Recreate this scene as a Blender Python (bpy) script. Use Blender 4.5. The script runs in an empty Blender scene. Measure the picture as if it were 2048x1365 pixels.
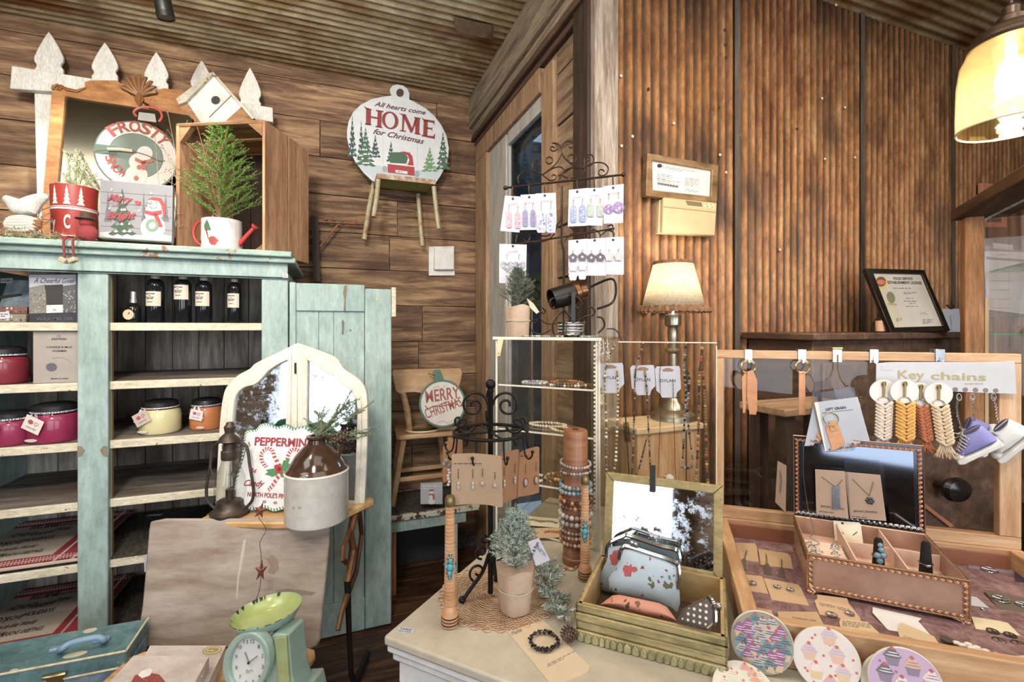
import bpy,math,random
from mathutils import Vector,Matrix
random.seed(7)
R_ = math.radians;PI = math.pi
# ---------------------------------------------------------------- camera, world, lights
FPX,CX,HY,YAW = 950.0,1024.0,655.0,R_(21)
CAM = Vector((0,0,1.5))
FW = Vector((math.sin(YAW),math.cos(YAW),0));RT = Vector((math.cos(YAW),-math.sin(YAW),0));UP = Vector((0,0,1))
sc = bpy.context.scene;col = sc.collection
cd = bpy.data.cameras.new('camera');cam = bpy.data.objects.new('camera',cd);col.objects.link(cam)
cam.location = CAM;cam.rotation_euler = (R_(90),0,-YAW)
cd.sensor_width = 36;cd.lens = 36 * FPX / 2048;cd.shift_y = -(682.5 - HY) / 2048;cd.clip_start = 0.02
sc.camera = cam
w = bpy.data.worlds.new('world');sc.world = w;w.use_nodes = True
w.node_tree.nodes['Background'].inputs[0].default_value = (0.86,0.93,1.0,1)
w.node_tree.nodes['Background'].inputs[1].default_value = 0.9
vs = sc.view_settings;vs.view_transform = 'Standard';vs.look = 'None';vs.gamma = 1;vs.exposure = 0.12;vs.use_curve_mapping = False
def area(name,loc,target,sx,sy,power,colr):
 l = bpy.data.lights.new(name,'AREA');l.shape = 'RECTANGLE';l.size = sx;l.size_y = sy;l.energy = power;l.color = colr
 o = bpy.data.objects.new(name,l);col.objects.link(o);o.location = loc
 o.rotation_euler = (Vector(target) - Vector(loc)).to_track_quat('-Z','Y').to_euler();return o
def point(name,loc,power,colr,r=0.03):
 l = bpy.data.lights.new(name,'POINT');l.energy = power;l.color = colr;l.shadow_soft_size = r
 o = bpy.data.objects.new(name,l);col.objects.link(o);o.location = loc;return o
def spot(name,loc,target,power,colr,ang,blend=0.5,r=0.03):
 l = bpy.data.lights.new(name,'SPOT');l.energy = power;l.color = colr;l.spot_size = R_(ang);l.spot_blend = blend;l.shadow_soft_size = r
 o = bpy.data.objects.new(name,l);col.objects.link(o);o.location = loc
 o.rotation_euler = (Vector(target) - Vector(loc)).to_track_quat('-Z','Y').to_euler();return o
def window_light(name,loc,target,sx,sy,power,colr): return area(name,loc,target,sx,sy,power,colr)
window_light('shop_window_daylight',(-.6,-2.95,1.7),(-.6,3.0,1.7),2.1,1.85,55,(0.88,0.94,1.0))
window_light('second_shop_window_daylight',(2.2,-2.95,1.7),(2.2,3.0,1.7),1.95,1.85,50,(0.9,0.95,1.0))
window_light('side_window_daylight',(-3.28,-1.85,1.65),(3,-1.85,1.65),1.6,1.7,34,(0.86,0.93,1.0))
area('ceiling_fill_mid',(0.3,.5,3.03),(0.3,.5,0),1.6,1.0,16,(1.0,0.92,0.82))  # added soft fill from above the frame, no fixture, evens out the light
area('ceiling_fill_right',(2.1,-.2,3.03),(2.1,.1,0),1.2,1.2,26,(1.0,0.88,0.74))  # added fill over the right side, no lamp hangs here
area('ceiling_fill_left',(-1.9,.8,3.03),(-1.9,.9,0),1.2,1.2,30,(1.0,0.94,0.86))  # added fill over the left side, no lamp hangs here
point('ceiling_uplight_fill',(-.9,1.3,2.68),38,(1.0,.88,.68),.12)  # added unseen uplight that brightens the ceiling, no pendant here
point('room_beyond_fill',(1.4,2.5,1.4),10,(.95,.97,1.0),.1)  # light added to brighten the otherwise unlit room behind the door
spot('wall_fill_right',(0.5,-.5,2.9),(1.9,1.6,1.9),190,(1.0,.90,.76),75,1.0,.25)  # added fill spot without a fixture, brightens the rusted wall
spot('wall_fill_back',(-.6,-.3,2.9),(-.2,3.1,1.9),290,(1.0,.93,.82),80,1.0,.25)  # added fill spot without a fixture, brightens the board wall

# ---------------------------------------------------------------- pixel rays to real places
def ray(px,py): return FW + RT * ((px - CX) / FPX) + UP * ((HY - py) / FPX)
def P(px,py,t): return CAM + ray(px,py) * t
def at_Y(px,py,Y): d = ray(px,py);return CAM + d * ((Y - CAM.y) / d.y)
def at_X(px,py,X): d = ray(px,py);return CAM + d * ((X - CAM.x) / d.x)
def at_Z(px,py,Z): d = ray(px,py);return CAM + d * ((Z - CAM.z) / d.z)
def CC(l,f,z): v = RT * l + FW * f;return Vector((v.x,v.y,z))
def MX(o,x,y,z):
 m = Matrix.Identity(4)
 for i,c in enumerate((x,y,z)):
  for j in range(3): m[j][i] = c[j]
 for j in range(3): m[j][3] = o[j]
 return m
def frame(o,yaw=0.0,tilt=0.0,roll=0.0):      # yaw 0 faces the camera squarely, 21 is parallel to the walls; tilt leans the top backwards
 return Matrix.Translation(o) @ Matrix.Rotation(-YAW + R_(yaw),4,'Z') @ Matrix.Rotation(R_(-tilt),4,'X') @ Matrix.Rotation(R_(roll),4,'Y')
def flat(o,yaw=0.0):                            # lying on a top: local z points away from the viewer, local y down
 return Matrix.Translation(o) @ Matrix.Rotation(-YAW + R_(yaw),4,'Z') @ Matrix.Rotation(R_(-90),4,'X')
def wallp(px,py,Y): return frame(at_Y(px,py,Y),21)
def fp(px,py,t,yaw=0.0,tilt=0.0): return frame(P(px,py,t),yaw,tilt)
def L2(M,px,py):
 mi = M.inverted();o = mi @ CAM;d = (mi.to_3x3() @ ray(px,py));s = -o.y / d.y
 return (o.x + d.x * s,o.z + d.z * s)
def L2s(M,pts): return [L2(M,*p) for p in pts]

# ---------------------------------------------------------------- mesh builder
class MB:
 def __init__(s): s.V = [];s.F = [];s.I = [];s.m = 0;s.T = Matrix.Identity(4)
 def add(s,vs,fs):
  n = len(s.V);T = s.T
  s.V += [tuple(T @ Vector(v)) for v in vs]
  for f in fs: s.F.append([i + n for i in f]);s.I.append(s.m)
  return s
 def box(s,x0,x1,y0,y1,z0,z1,M=None):
  v = [(x0,y0,z0),(x1,y0,z0),(x1,y1,z0),(x0,y1,z0),(x0,y0,z1),(x1,y0,z1),(x1,y1,z1),(x0,y1,z1)]
  if M: v = [M @ Vector(p) for p in v]
  return s.add(v,[(0,3,2,1),(4,5,6,7),(0,1,5,4),(1,2,6,5),(2,3,7,6),(3,0,4,7)])
 def cbox(s,c,sz,M=None):
  return s.box(c[0]-sz[0]/2,c[0]+sz[0]/2,c[1]-sz[1]/2,c[1]+sz[1]/2,c[2]-sz[2]/2,c[2]+sz[2]/2,M)
 def prism(s,pts,y0,y1):                  # outline in local xz, extruded along y
  a = sum(pts[i-1][0]*pts[i][1] - pts[i][0]*pts[i-1][1] for i in range(len(pts)))
  if a < 0: pts = pts[::-1]
  n = len(pts);v = [(p[0],y0,p[1]) for p in pts] + [(p[0],y1,p[1]) for p in pts]
  f = [list(range(n)),list(range(2*n-1,n-1,-1))]
  f += [(i,n+i,n+(i+1)%n,(i+1)%n) for i in range(n)]
  return s.add(v,f)
 def ring(s,outer,inner,y0,y1):          # frame between two outlines with the same number of points
  n = len(outer)
  v = [(p[0],y0,p[1]) for p in outer] + [(p[0],y0,p[1]) for p in inner] + [(p[0],y1,p[1]) for p in outer] + [(p[0],y1,p[1]) for p in inner]
  f = []
  for i in range(n):
   j = (i+1) % n
   f += [(i,j,n+j,n+i),(2*n+i,3*n+i,3*n+j,2*n+j),(i,2*n+i,2*n+j,j),(n+i,n+j,3*n+j,3*n+i)]
  return s.add(v,f)
 def lathe(s,prof,c=(0,0,0),seg=20,M=None,cap=True,sx=1,sy=1):
  v = [];f = []
  for r,z in prof:
   for k in range(seg):
    a = 2*PI*k/seg;p = Vector((c[0]+r*sx*math.cos(a),c[1]+r*sy*math.sin(a),c[2]+z));v.append(M @ p if M else p)
  for i in range(len(prof)-1):
   for k in range(seg):
    a = i*seg+k;b = i*seg+(k+1)%seg;f.append((a,b,b+seg,a+seg))
  if cap:
   if prof[0][0] > 1e-5: f.append(list(range(seg-1,-1,-1)))
   if prof[-1][0] > 1e-5: n = (len(prof)-1)*seg;f.append([n+k for k in range(seg)])
  return s.add(v,f)
 def tube(s,pts,r,seg=8,closed=False,cap=True):
  pts = [Vector(p) for p in pts];n = len(pts);rr = r if isinstance(r,(list,tuple)) else [r]*n
  v = [];f = [];prev = None
  for i,p in enumerate(pts):
   if closed: t = pts[(i+1)%n] - pts[i-1]
   else: t = pts[min(i+1,n-1)] - pts[max(i-1,0)]
   if t.length < 1e-9: t = Vector((0,0,1))
   t.normalize()
   if prev is None:
    a = Vector((0,0,1)) if abs(t.z) < 0.9 else Vector((1,0,0));u = t.cross(a).normalized()
   else:
    u = prev - t * prev.dot(t);u = u.normalized() if u.length > 1e-6 else t.orthogonal().normalized()
   prev = u;w_ = t.cross(u)
   for k in range(seg):
    a = 2*PI*k/seg;v.append(p + (u*math.cos(a) + w_*math.sin(a))*rr[i])
  m = n if closed else n-1
  for i in range(m):
   for k in range(seg):
    a = i*seg+k;b = i*seg+(k+1)%seg;j = ((i+1)%n)*seg;f.append((a,b,j+(k+1)%seg,j+k))
  if cap and not closed: f.append(list(range(seg-1,-1,-1)));f.append([(n-1)*seg+k for k in range(seg)])
  return s.add(v,f)
 def ball(s,c,r,seg=8,sc_=(1,1,1),M=None):
  rings = max(3,seg//2 + 1);v = [];f = []
  v.append((0,0,-1))
  for i in range(1,rings):
   ph = -PI/2 + PI*i/rings
   for k in range(seg): a = 2*PI*k/seg;v.append((math.cos(ph)*math.cos(a),math.cos(ph)*math.sin(a),math.sin(ph)))
  v.append((0,0,1));N = len(v)-1
  for k in range(seg): f.append((0,1+(k+1)%seg,1+k));f.append((N,N-seg+k,N-seg+(k+1)%seg))
  for i in range(rings-2):
   for k in range(seg): a = 1+i*seg+k;b = 1+i*seg+(k+1)%seg;f.append((a,b,b+seg,a+seg))
  q = [Vector((p[0]*r*sc_[0],p[1]*r*sc_[1],p[2]*r*sc_[2])) for p in v]
  if M: q = [M.to_3x3() @ p for p in q]
  return s.add([p + Vector(c) for p in q],f)
 def text(s,txt,A,B,h,y0=-0.0012,y1=-0.0002,bold=0.0,shear=0.0):
  """lettering in the local xz plane, baseline from A to B, capital height h"""
  V,Fs,x0,x1,hh = glyphs(txt,bold,shear)
  dx,dz = B[0]-A[0],B[1]-A[1];L = math.hypot(dx,dz);ux,uz = dx/L,dz/L;k = L/(x1-x0);kh = h/hh
  vv = []
  for y in (y0,y1):
   for (x,z) in V:
    a = (x-x0)*k;b = z*kh;vv.append((A[0]+ux*a-uz*b,y,A[1]+uz*a+ux*b))
  n = len(V);fs = [list(f) for f in Fs]
  return s.add(vv,fs)
 def arc_text(s,txt,c,r,a0,a1,h,y=-0.001,bold=0.02,inner=False):
  """letters one by one round an arc, from angle a0 to a1 (degrees), upright outwards (inner: feet outwards)"""
  n = len(txt)
  for i,ch in enumerate(txt):
   if ch == ' ': continue
   a = R_(a0 + (a1-a0)*(i+0.5)/n);wd = abs(R_(a1-a0))*r/n*0.78
   cx,cz = c[0]+r*math.cos(a),c[1]+r*math.sin(a)
   tx,tz = (math.sin(a),-math.cos(a)) if not inner else (-math.sin(a),math.cos(a))
   s.text(ch,(cx-tx*wd/2,cz-tz*wd/2),(cx+tx*wd/2,cz+tz*wd/2),h,y-0.001,y,bold)
  return s
 def build(s,name,mats,parent=None,M=None,bevel=0,sub=0,sharp=35,smooth=True):
  me = bpy.data.meshes.new(name);me.from_pydata(s.V,[],s.F)
  for m in (mats if isinstance(mats,(list,tuple)) else [mats]): me.materials.append(m)
  me.polygons.foreach_set('material_index',s.I)
  if smooth:
   me.polygons.foreach_set('use_smooth',[True]*len(me.polygons));me.update()
   me.set_sharp_from_angle(angle=R_(sharp))
  me.update()
  o = bpy.data.objects.new(name,me);col.objects.link(o)
  if parent: o.parent = parent
  if M: o.matrix_local = M
  if bevel:
   b = o.modifiers.new('bevel','BEVEL');b.width = bevel;b.segments = 2;b.limit_method = 'ANGLE';b.angle_limit = R_(50)
  if sub: q = o.modifiers.new('sub','SUBSURF');q.levels = sub;q.render_levels = sub
  return o
def pillow(mb,pts,th,y0=0.0,rings=4,back=True):
 """soft cushion shape over an outline in local xz"""
 a = sum(pts[i-1][0]*pts[i][1] - pts[i][0]*pts[i-1][1] for i in range(len(pts)))
 if a < 0: pts = pts[::-1]
 n = len(pts);cx = sum(p[0] for p in pts)/n;cz = sum(p[1] for p in pts)/n
 for sgn in ((-1,1) if back else (-1,)):
  v = [];f = []
  for k in range(rings+1):
   t = k/rings;sc_ = math.cos(t*PI/2)**.75 if k < rings else 0;y = y0+sgn*th*math.sin(t*PI/2)
   if k == rings: v.append((cx,y,cz));break
   v += [(cx+(p[0]-cx)*sc_,y,cz+(p[1]-cz)*sc_) for p in pts]
  for k in range(rings-1):
   for i in range(n):
    j = (i+1) % n;q = (k*n+i,k*n+j,(k+1)*n+j,(k+1)*n+i);f.append(q if sgn < 0 else q[::-1])
  t = (rings-1)*n
  for i in range(n):
   q = (t+i,t+(i+1)%n,rings*n);f.append(q if sgn < 0 else q[::-1])
  mb.add(v,f)
def needle(mb,p,d,l,r=.0007):
 d = d.normalized();u = d.orthogonal().normalized();w_ = d.cross(u);q = p + d*l
 mb.add([p+u*r,p-u*r*.5+w_*r*.87,p-u*r*.5-w_*r*.87,q],[(0,1,3),(1,2,3),(2,0,3)])
def branch(mb,a,b,n,l,rn,r=.0012,spread=.9,sag=0.0,stem=.0012,mi=(0,1,1),taper=.5):
 a = Vector(a);b = Vector(b);d = (b-a);dn = d.normalized();u = dn.orthogonal().normalized();w_ = dn.cross(u)
 mb.m = mi[0];mid = (a+b)/2 + Vector((0,0,sag));mb.tube([a,mid,b],[stem,stem*.8,stem*.5],4)
 for i in range(n):
  t = (i+.5)/n;p = a*(1-t)**2 + mid*2*t*(1-t)*1 + b*t*t if sag else a+d*t
  an = rn.uniform(0,2*PI);q = dn*rn.uniform(.35,.8)+(u*math.cos(an)+w_*math.sin(an))*spread
  mb.m = mi[1] if rn.random() < .6 else mi[2]
  needle(mb,p,q,l*(1-taper*t)*rn.uniform(.75,1.15),r)
def beads(mb,pts,r,rn=None,mats=(0,),seg=6,jit=.0,sz=(1,1)):
 rn = rn or random.Random(1)
 for i,p in enumerate(pts):
  mb.m = mats[i % len(mats)] if jit == 0 else rn.choice(mats);k = r*rn.uniform(*sz);mb.ball(p,k,seg)
def along(pts,step):
 pts = [Vector(p) for p in pts];out = [];acc = 0
 for a,b in zip(pts,pts[1:]):
  L = (b-a).length;s = acc
  while s < L: out.append(a.lerp(b,s/L));s += step
  acc = s-L
 return out
def catmull(pts,n=6):
 pts = [Vector(p) for p in pts];P_ = [pts[0]]+pts+[pts[-1]];out = []
 for i in range(1,len(P_)-2):
  for k in range(n):
   t = k/n;a,b,c,d = P_[i-1],P_[i],P_[i+1],P_[i+2]
   out.append(.5*((2*b)+(c-a)*t+(2*a-5*b+4*c-d)*t*t+(3*b-a-3*c+d)*t*t*t))
 out.append(pts[-1]);return out
def wire(mb,M,pxs,r,y=0.0,seg=6,n=5,closed=False):
 pts = [(p[0],y,p[1]) for p in L2s(M,pxs)]
 mb.tube(catmull(pts,n) if not closed else pts,r,seg,closed)
def circ(c,r,n=32,a0=0,a1=360,rz=None): return [(c[0]+r*math.cos(R_(a0+(a1-a0)*i/(n if a1-a0==360 else n-1))),c[1]+(rz or r)*math.sin(R_(a0+(a1-a0)*i/(n if a1-a0==360 else n-1)))) for i in range(n)]
def ellpx(M,cx,cy,rx,ry,n=32,rot=0):
 return L2s(M,[(cx+rx*math.cos(2*PI*i/n)*math.cos(R_(rot))-ry*math.sin(2*PI*i/n)*math.sin(R_(rot)),cy+rx*math.cos(2*PI*i/n)*math.sin(R_(rot))+ry*math.sin(2*PI*i/n)*math.cos(R_(rot))) for i in range(n)])
_g = {}
def glyphs(txt,bold,shear):
 key = (txt,bold,shear)
 if key not in _g:
  c = bpy.data.curves.new('t','FONT');c.body = txt;c.size = 1;c.offset = bold;c.shear = shear;c.resolution_u = 3
  o = bpy.data.objects.new('t',c);me = o.to_mesh()
  V = [(v.co.x,v.co.y) for v in me.vertices];Fs = [tuple(p.vertices) for p in me.polygons]
  o.to_mesh_clear();bpy.data.objects.remove(o);bpy.data.curves.remove(c)
  xs = [v[0] for v in V] or [0,1]
  _g[key] = (V,Fs,min(xs),max(xs),0.70)
 return _g[key]
def px_text(mb,M,txt,A,B,hpx,y=-0.001,bold=0.0,shear=0.0):
 a = L2(M,*A);b = L2(M,*B);c = L2(M,A[0],A[1]-hpx)
 mb.text(txt,a,b,math.hypot(c[0]-a[0],c[1]-a[1]),y-0.0006,y,bold,shear)
def px_lines(mb,M,x0,y0,x1,dy,rows,th=1.2,y=-0.001,slope=0.0,seed=1):
 rn = random.Random(seed)
 for i in range(rows):
  a = x0;yy = y0+dy*i;end = x1 if i < rows-1 else x0+(x1-x0)*.6
  while a < end:
   b = min(end,a+rn.uniform(4,11));q = (a-x0)*slope;q2 = (b-x0)*slope
   mb.prism(L2s(M,[(a,yy+q),(b,yy+q2),(b,yy+q2+th),(a,yy+q+th)]),y-0.0004,y);a = b+2.2

# ---------------------------------------------------------------- things
def tag(o,label,cat=None,group=None,kind=None):
 if label: o['label'] = label
 if cat: o['category'] = cat
 if group: o['group'] = group
 if kind: o['kind'] = kind
 return o
def thing(name,label,cat,M,group=None):
 o = bpy.data.objects.new(name,None);col.objects.link(o);o.empty_display_size = 0.05
 o.matrix_world = M;tag(o,label,cat,group);o['_'] = 1;del o['_']
 return o
def copy_tree(o,M,label,group=None):
 c = o.copy();col.objects.link(c);c.matrix_world = M
 if label: c['label'] = label
 if group: c['group'] = group
 for ch in list(o.children):
  d = ch.copy();col.objects.link(d);d.parent = c;d.matrix_local = ch.matrix_local.copy()
  for g in list(ch.children):
   e = g.copy();col.objects.link(e);e.parent = d;e.matrix_local = g.matrix_local.copy()
 return c

# ---------------------------------------------------------------- materials
def lin(h,raw=False):
 if isinstance(h,str):
  h = h.lstrip('#');h = [int(h[i:i+2],16)/255 for i in (0,2,4)]
 v = [(c/12.92 if c <= 0.04045 else ((c+0.055)/1.055)**2.4) for c in h];y = .21*v[0]+.72*v[1]+.07*v[2]
 v = [c*.88+y*.12 for c in v]
 return tuple((c if raw else c*1.25/(1+.55*c)) for c in v) + (1,)
MC = {}
def newmat(name):
 m = bpy.data.materials.new(name);m.use_nodes = True;nt = m.node_tree;b = nt.nodes['Principled BSDF'];return m,nt,b
def N(nt,t,**k):
 n = nt.nodes.new(t)
 for a,b in k.items(): setattr(n,a,b)
 return n
def plain(hexc,rough=0.6,metal=0.0,name=None,spec=0.5):
 k = ('p',hexc,rough,metal,spec)
 if k not in MC:
  m,nt,b = newmat(name or 'paint_' + hexc.strip('#'));b.inputs['Base Color'].default_value = lin(hexc)
  b.inputs['Roughness'].default_value = rough;b.inputs['Metallic'].default_value = metal;b.inputs['Specular IOR Level'].default_value = spec
  # faint wear in the tone so that no surface is dead flat
  tc = N(nt,'ShaderNodeTexCoord');no = N(nt,'ShaderNodeTexNoise');no.inputs['Scale'].default_value = 22;no.inputs['Detail'].default_value = 3
  hs = N(nt,'ShaderNodeHueSaturation');mr = N(nt,'ShaderNodeMapRange');mr.inputs[3].default_value = 0.88;mr.inputs[4].default_value = 1.12
  hs.inputs['Color'].default_value = lin(hexc)
  nt.links.new(tc.outputs['Object'],no.inputs['Vector']);nt.links.new(no.outputs[0],mr.inputs[0]);nt.links.new(mr.outputs[0],hs.inputs['Value']);nt.links.new(hs.outputs[0],b.inputs['Base Color'])
  MC[k] = m
 return MC[k]
def ramp_mat(name,stops,scale=(1,1,1),nscale=5,detail=8,rough=0.7,metal=0,bump=0.15,dist=0.0,chips=None,island=0.0,coord='Object',bdist=0.004,rough2=None,streak=None,valley=None,grain=None):
 if grain is None: grain = .28 if bump >= .2 else .12
 """noise through a colour ramp; scale stretches it into grain; chips=(colour, threshold, scale) lays worn-through flakes over it"""
 if name in MC: return MC[name]
 m,nt,b = newmat(name);lk = nt.links.new
 tc = N(nt,'ShaderNodeTexCoord');mp = N(nt,'ShaderNodeMapping');mp.inputs['Scale'].default_value = scale
 lk(tc.outputs[coord],mp.inputs['Vector'])
 vec = mp.outputs[0]
 if island:
  g = N(nt,'ShaderNodeNewGeometry');ml = N(nt,'ShaderNodeMath',operation='MULTIPLY');ml.inputs[1].default_value = 37.0
  lk(g.outputs['Random Per Island'],ml.inputs[0]);cb = N(nt,'ShaderNodeCombineXYZ')
  for i in range(3): lk(ml.outputs[0],cb.inputs[i])
  va = N(nt,'ShaderNodeVectorMath',operation='ADD');lk(vec,va.inputs[0]);lk(cb.outputs[0],va.inputs[1]);vec = va.outputs[0]
 no = N(nt,'ShaderNodeTexNoise');no.inputs['Scale'].default_value = nscale;no.inputs['Detail'].default_value = detail;no.inputs['Roughness'].default_value = 0.65;no.inputs['Distortion'].default_value = dist
 lk(vec,no.inputs['Vector'])
 cr = N(nt,'ShaderNodeValToRGB');cr.color_ramp.elements.remove(cr.color_ramp.elements[0])
 for i,(p,c) in enumerate(stops):
  e = cr.color_ramp.elements[0] if i == 0 else cr.color_ramp.elements.new(p);e.position = p;e.color = lin(c)
 lk(no.outputs[0],cr.inputs[0]);out = cr.outputs[0]
 if island:
  hs = N(nt,'ShaderNodeHueSaturation');mr = N(nt,'ShaderNodeMapRange');mr.inputs[3].default_value = 1-island;mr.inputs[4].default_value = 1+island
  lk(g.outputs['Random Per Island'],mr.inputs[0]);lk(mr.outputs[0],hs.inputs['Value']);lk(out,hs.inputs['Color']);out = hs.outputs[0]
 if grain:
  ng = N(nt,'ShaderNodeTexNoise');ng.inputs['Scale'].default_value = nscale*6;ng.inputs['Detail'].default_value = 5;ng.inputs['Roughness'].default_value = .7;lk(vec,ng.inputs['Vector'])
  rg = N(nt,'ShaderNodeMapRange');rg.inputs[1].default_value = .3;rg.inputs[2].default_value = .7;rg.inputs[3].default_value = 1-grain;rg.inputs[4].default_value = 1+grain*.8;lk(ng.outputs[0],rg.inputs[0])
  hg = N(nt,'ShaderNodeHueSaturation');lk(rg.outputs[0],hg.inputs['Value']);lk(out,hg.inputs['Color']);out = hg.outputs[0]
 if streak:                                     # (colour, scale vector, noise scale, low, high)
  m2 = N(nt,'ShaderNodeMapping');m2.inputs['Scale'].default_value = streak[1];lk(tc.outputs[coord],m2.inputs['Vector'])
  n3 = N(nt,'ShaderNodeTexNoise');n3.inputs['Scale'].default_value = streak[2];n3.inputs['Detail'].default_value = 6;lk(m2.outputs[0],n3.inputs['Vector'])
  r3 = N(nt,'ShaderNodeMapRange');r3.inputs[1].default_value = streak[3];r3.inputs[2].default_value = streak[4];lk(n3.outputs[0],r3.inputs[0])
  mx = N(nt,'ShaderNodeMixRGB');lk(r3.outputs[0],mx.inputs[0]);lk(out,mx.inputs[1]);mx.inputs[2].default_value = lin(streak[0]);out = mx.outputs[0]
 if valley:                                     # darker colour mixed into the grooves of the sheet (depth read from the sheet itself)
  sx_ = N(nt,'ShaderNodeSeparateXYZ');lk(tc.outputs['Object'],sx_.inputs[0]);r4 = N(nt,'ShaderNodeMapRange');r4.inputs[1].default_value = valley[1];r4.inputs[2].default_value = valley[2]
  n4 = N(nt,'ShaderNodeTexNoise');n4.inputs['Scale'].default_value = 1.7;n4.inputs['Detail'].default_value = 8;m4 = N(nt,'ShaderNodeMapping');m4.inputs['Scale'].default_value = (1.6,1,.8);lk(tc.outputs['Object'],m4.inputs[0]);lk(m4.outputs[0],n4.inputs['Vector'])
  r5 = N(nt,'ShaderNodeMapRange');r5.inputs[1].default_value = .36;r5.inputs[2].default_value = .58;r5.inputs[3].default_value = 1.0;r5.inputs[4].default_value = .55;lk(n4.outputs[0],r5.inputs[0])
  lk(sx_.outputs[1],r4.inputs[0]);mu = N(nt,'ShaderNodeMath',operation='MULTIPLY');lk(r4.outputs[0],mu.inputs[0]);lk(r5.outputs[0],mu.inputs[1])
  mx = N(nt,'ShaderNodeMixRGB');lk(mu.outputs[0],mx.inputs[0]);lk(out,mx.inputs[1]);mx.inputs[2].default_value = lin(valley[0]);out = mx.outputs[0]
 if chips:
  n2 = N(nt,'ShaderNodeTexNoise');n2.inputs['Scale'].default_value = chips[2];n2.inputs['Detail'].default_value = 9;n2.inputs['Roughness'].default_value = 0.7;lk(tc.outputs[coord],n2.inputs['Vector'])
  r2 = N(nt,'ShaderNodeMapRange');r2.inputs[1].default_value = chips[1];r2.inputs[2].default_value = chips[1]+0.015;lk(n2.outputs[0],r2.inputs[0])
  mx = N(nt,'ShaderNodeMixRGB');lk(r2.outputs[0],mx.inputs[0]);lk(out,mx.inputs[1]);mx.inputs[2].default_value = lin(chips[0]);out = mx.outputs[0]
 lk(out,b.inputs['Base Color']);b.inputs['Roughness'].default_value = rough;b.inputs['Metallic'].default_value = metal
 if bump:
  bp = N(nt,'ShaderNodeBump');bp.inputs['Strength'].default_value = bump;bp.inputs['Distance'].default_value = bdist
  lk(no.outputs[0],bp.inputs['Height']);lk(bp.outputs[0],b.inputs['Normal'])
 MC[name] = m;return m
def spots(name,base,layers,rough=.6,coord='Object'):
 """printed cloth: layers of (scale, radius, [colours], randomness)"""
 if name in MC: return MC[name]
 m,nt,b = newmat(name);lk = nt.links.new;tc = N(nt,'ShaderNodeTexCoord');prev = None
 for i,(scl,thr,cols,rnd) in enumerate(layers):
  vo = N(nt,'ShaderNodeTexVoronoi');vo.inputs['Scale'].default_value = scl;vo.inputs['Randomness'].default_value = rnd
  mp = N(nt,'ShaderNodeMapping');mp.inputs['Location'].default_value = (i*.37,0.11*i,i*.21);lk(tc.outputs[coord],mp.inputs[0]);src = mp.outputs[0]
  if rnd > 0:
   no = N(nt,'ShaderNodeTexNoise');no.inputs['Scale'].default_value = scl*2.5;lk(src,no.inputs['Vector']);vm = N(nt,'ShaderNodeVectorMath',operation='SCALE');vm.inputs[3].default_value = .8/scl;lk(no.outputs['Color'],vm.inputs[0])
   va = N(nt,'ShaderNodeVectorMath',operation='ADD');lk(src,va.inputs[0]);lk(vm.outputs[0],va.inputs[1]);src = va.outputs[0]
  lk(src,vo.inputs['Vector']);ls = N(nt,'ShaderNodeMath',operation='LESS_THAN');ls.inputs[1].default_value = thr;lk(vo.outputs['Distance'],ls.inputs[0])
  cr = N(nt,'ShaderNodeValToRGB');cr.color_ramp.interpolation = 'CONSTANT';cr.color_ramp.elements.remove(cr.color_ramp.elements[0])
  for k,c in enumerate(cols):
   e = cr.color_ramp.elements[0] if k == 0 else cr.color_ramp.elements.new(k/len(cols));e.position = k/len(cols);e.color = lin(c)
  sp = N(nt,'ShaderNodeSeparateColor');lk(vo.outputs['Color'],sp.inputs[0]);lk(sp.outputs[0],cr.inputs[0])
  mx = N(nt,'ShaderNodeMixRGB');lk(ls.outputs[0],mx.inputs[0]);lk(cr.outputs[0],mx.inputs[2])
  if prev: lk(prev,mx.inputs[1])
  else: mx.inputs[1].default_value = lin(base)
  prev = mx.outputs[0]
 lk(prev,b.inputs['Base Color']);b.inputs['Roughness'].default_value = rough;MC[name] = m;return m
def glass(name='clear_glass',tint='#ffffff',rough=0.02,ior=1.3,alpha=None):
 """thin clear sheet: mostly see-through with a mirror-like sheen"""
 if name in MC: return MC[name]
 m = bpy.data.materials.new(name);m.use_nodes = True;nt = m.node_tree;nt.nodes.clear();lk = nt.links.new
 o = N(nt,'ShaderNodeOutputMaterial');mx = N(nt,'ShaderNodeMixShader');tr = N(nt,'ShaderNodeBsdfTransparent');gl = N(nt,'ShaderNodeBsdfGlossy')
 gl.inputs['Roughness'].default_value = rough;tr.inputs[0].default_value = lin(tint,True);fr = N(nt,'ShaderNodeFresnel');ge = N(nt,'ShaderNodeNewGeometry');mr = N(nt,'ShaderNodeMapRange');mr.inputs[3].default_value = ior;mr.inputs[4].default_value = 1/ior;lk(ge.outputs['Backfacing'],mr.inputs[0]);lk(mr.outputs[0],fr.inputs[0])
 lk(fr.outputs[0],mx.inputs[0]);lk(tr.outputs[0],mx.inputs[1]);lk(gl.outputs[0],mx.inputs[2]);out = mx.outputs[0]
 if alpha:                                      # a little body that catches the light of the bulb within
  t2 = N(nt,'ShaderNodeBsdfTranslucent');t2.inputs[0].default_value = lin('#f6e6bd' if 'amber' in name else '#fff6e0',True);m2 = N(nt,'ShaderNodeMixShader');m2.inputs[0].default_value = alpha;lk(out,m2.inputs[1]);lk(t2.outputs[0],m2.inputs[2]);out = m2.outputs[0]
 lk(out,o.inputs[0]);MC[name] = m;return m
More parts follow.
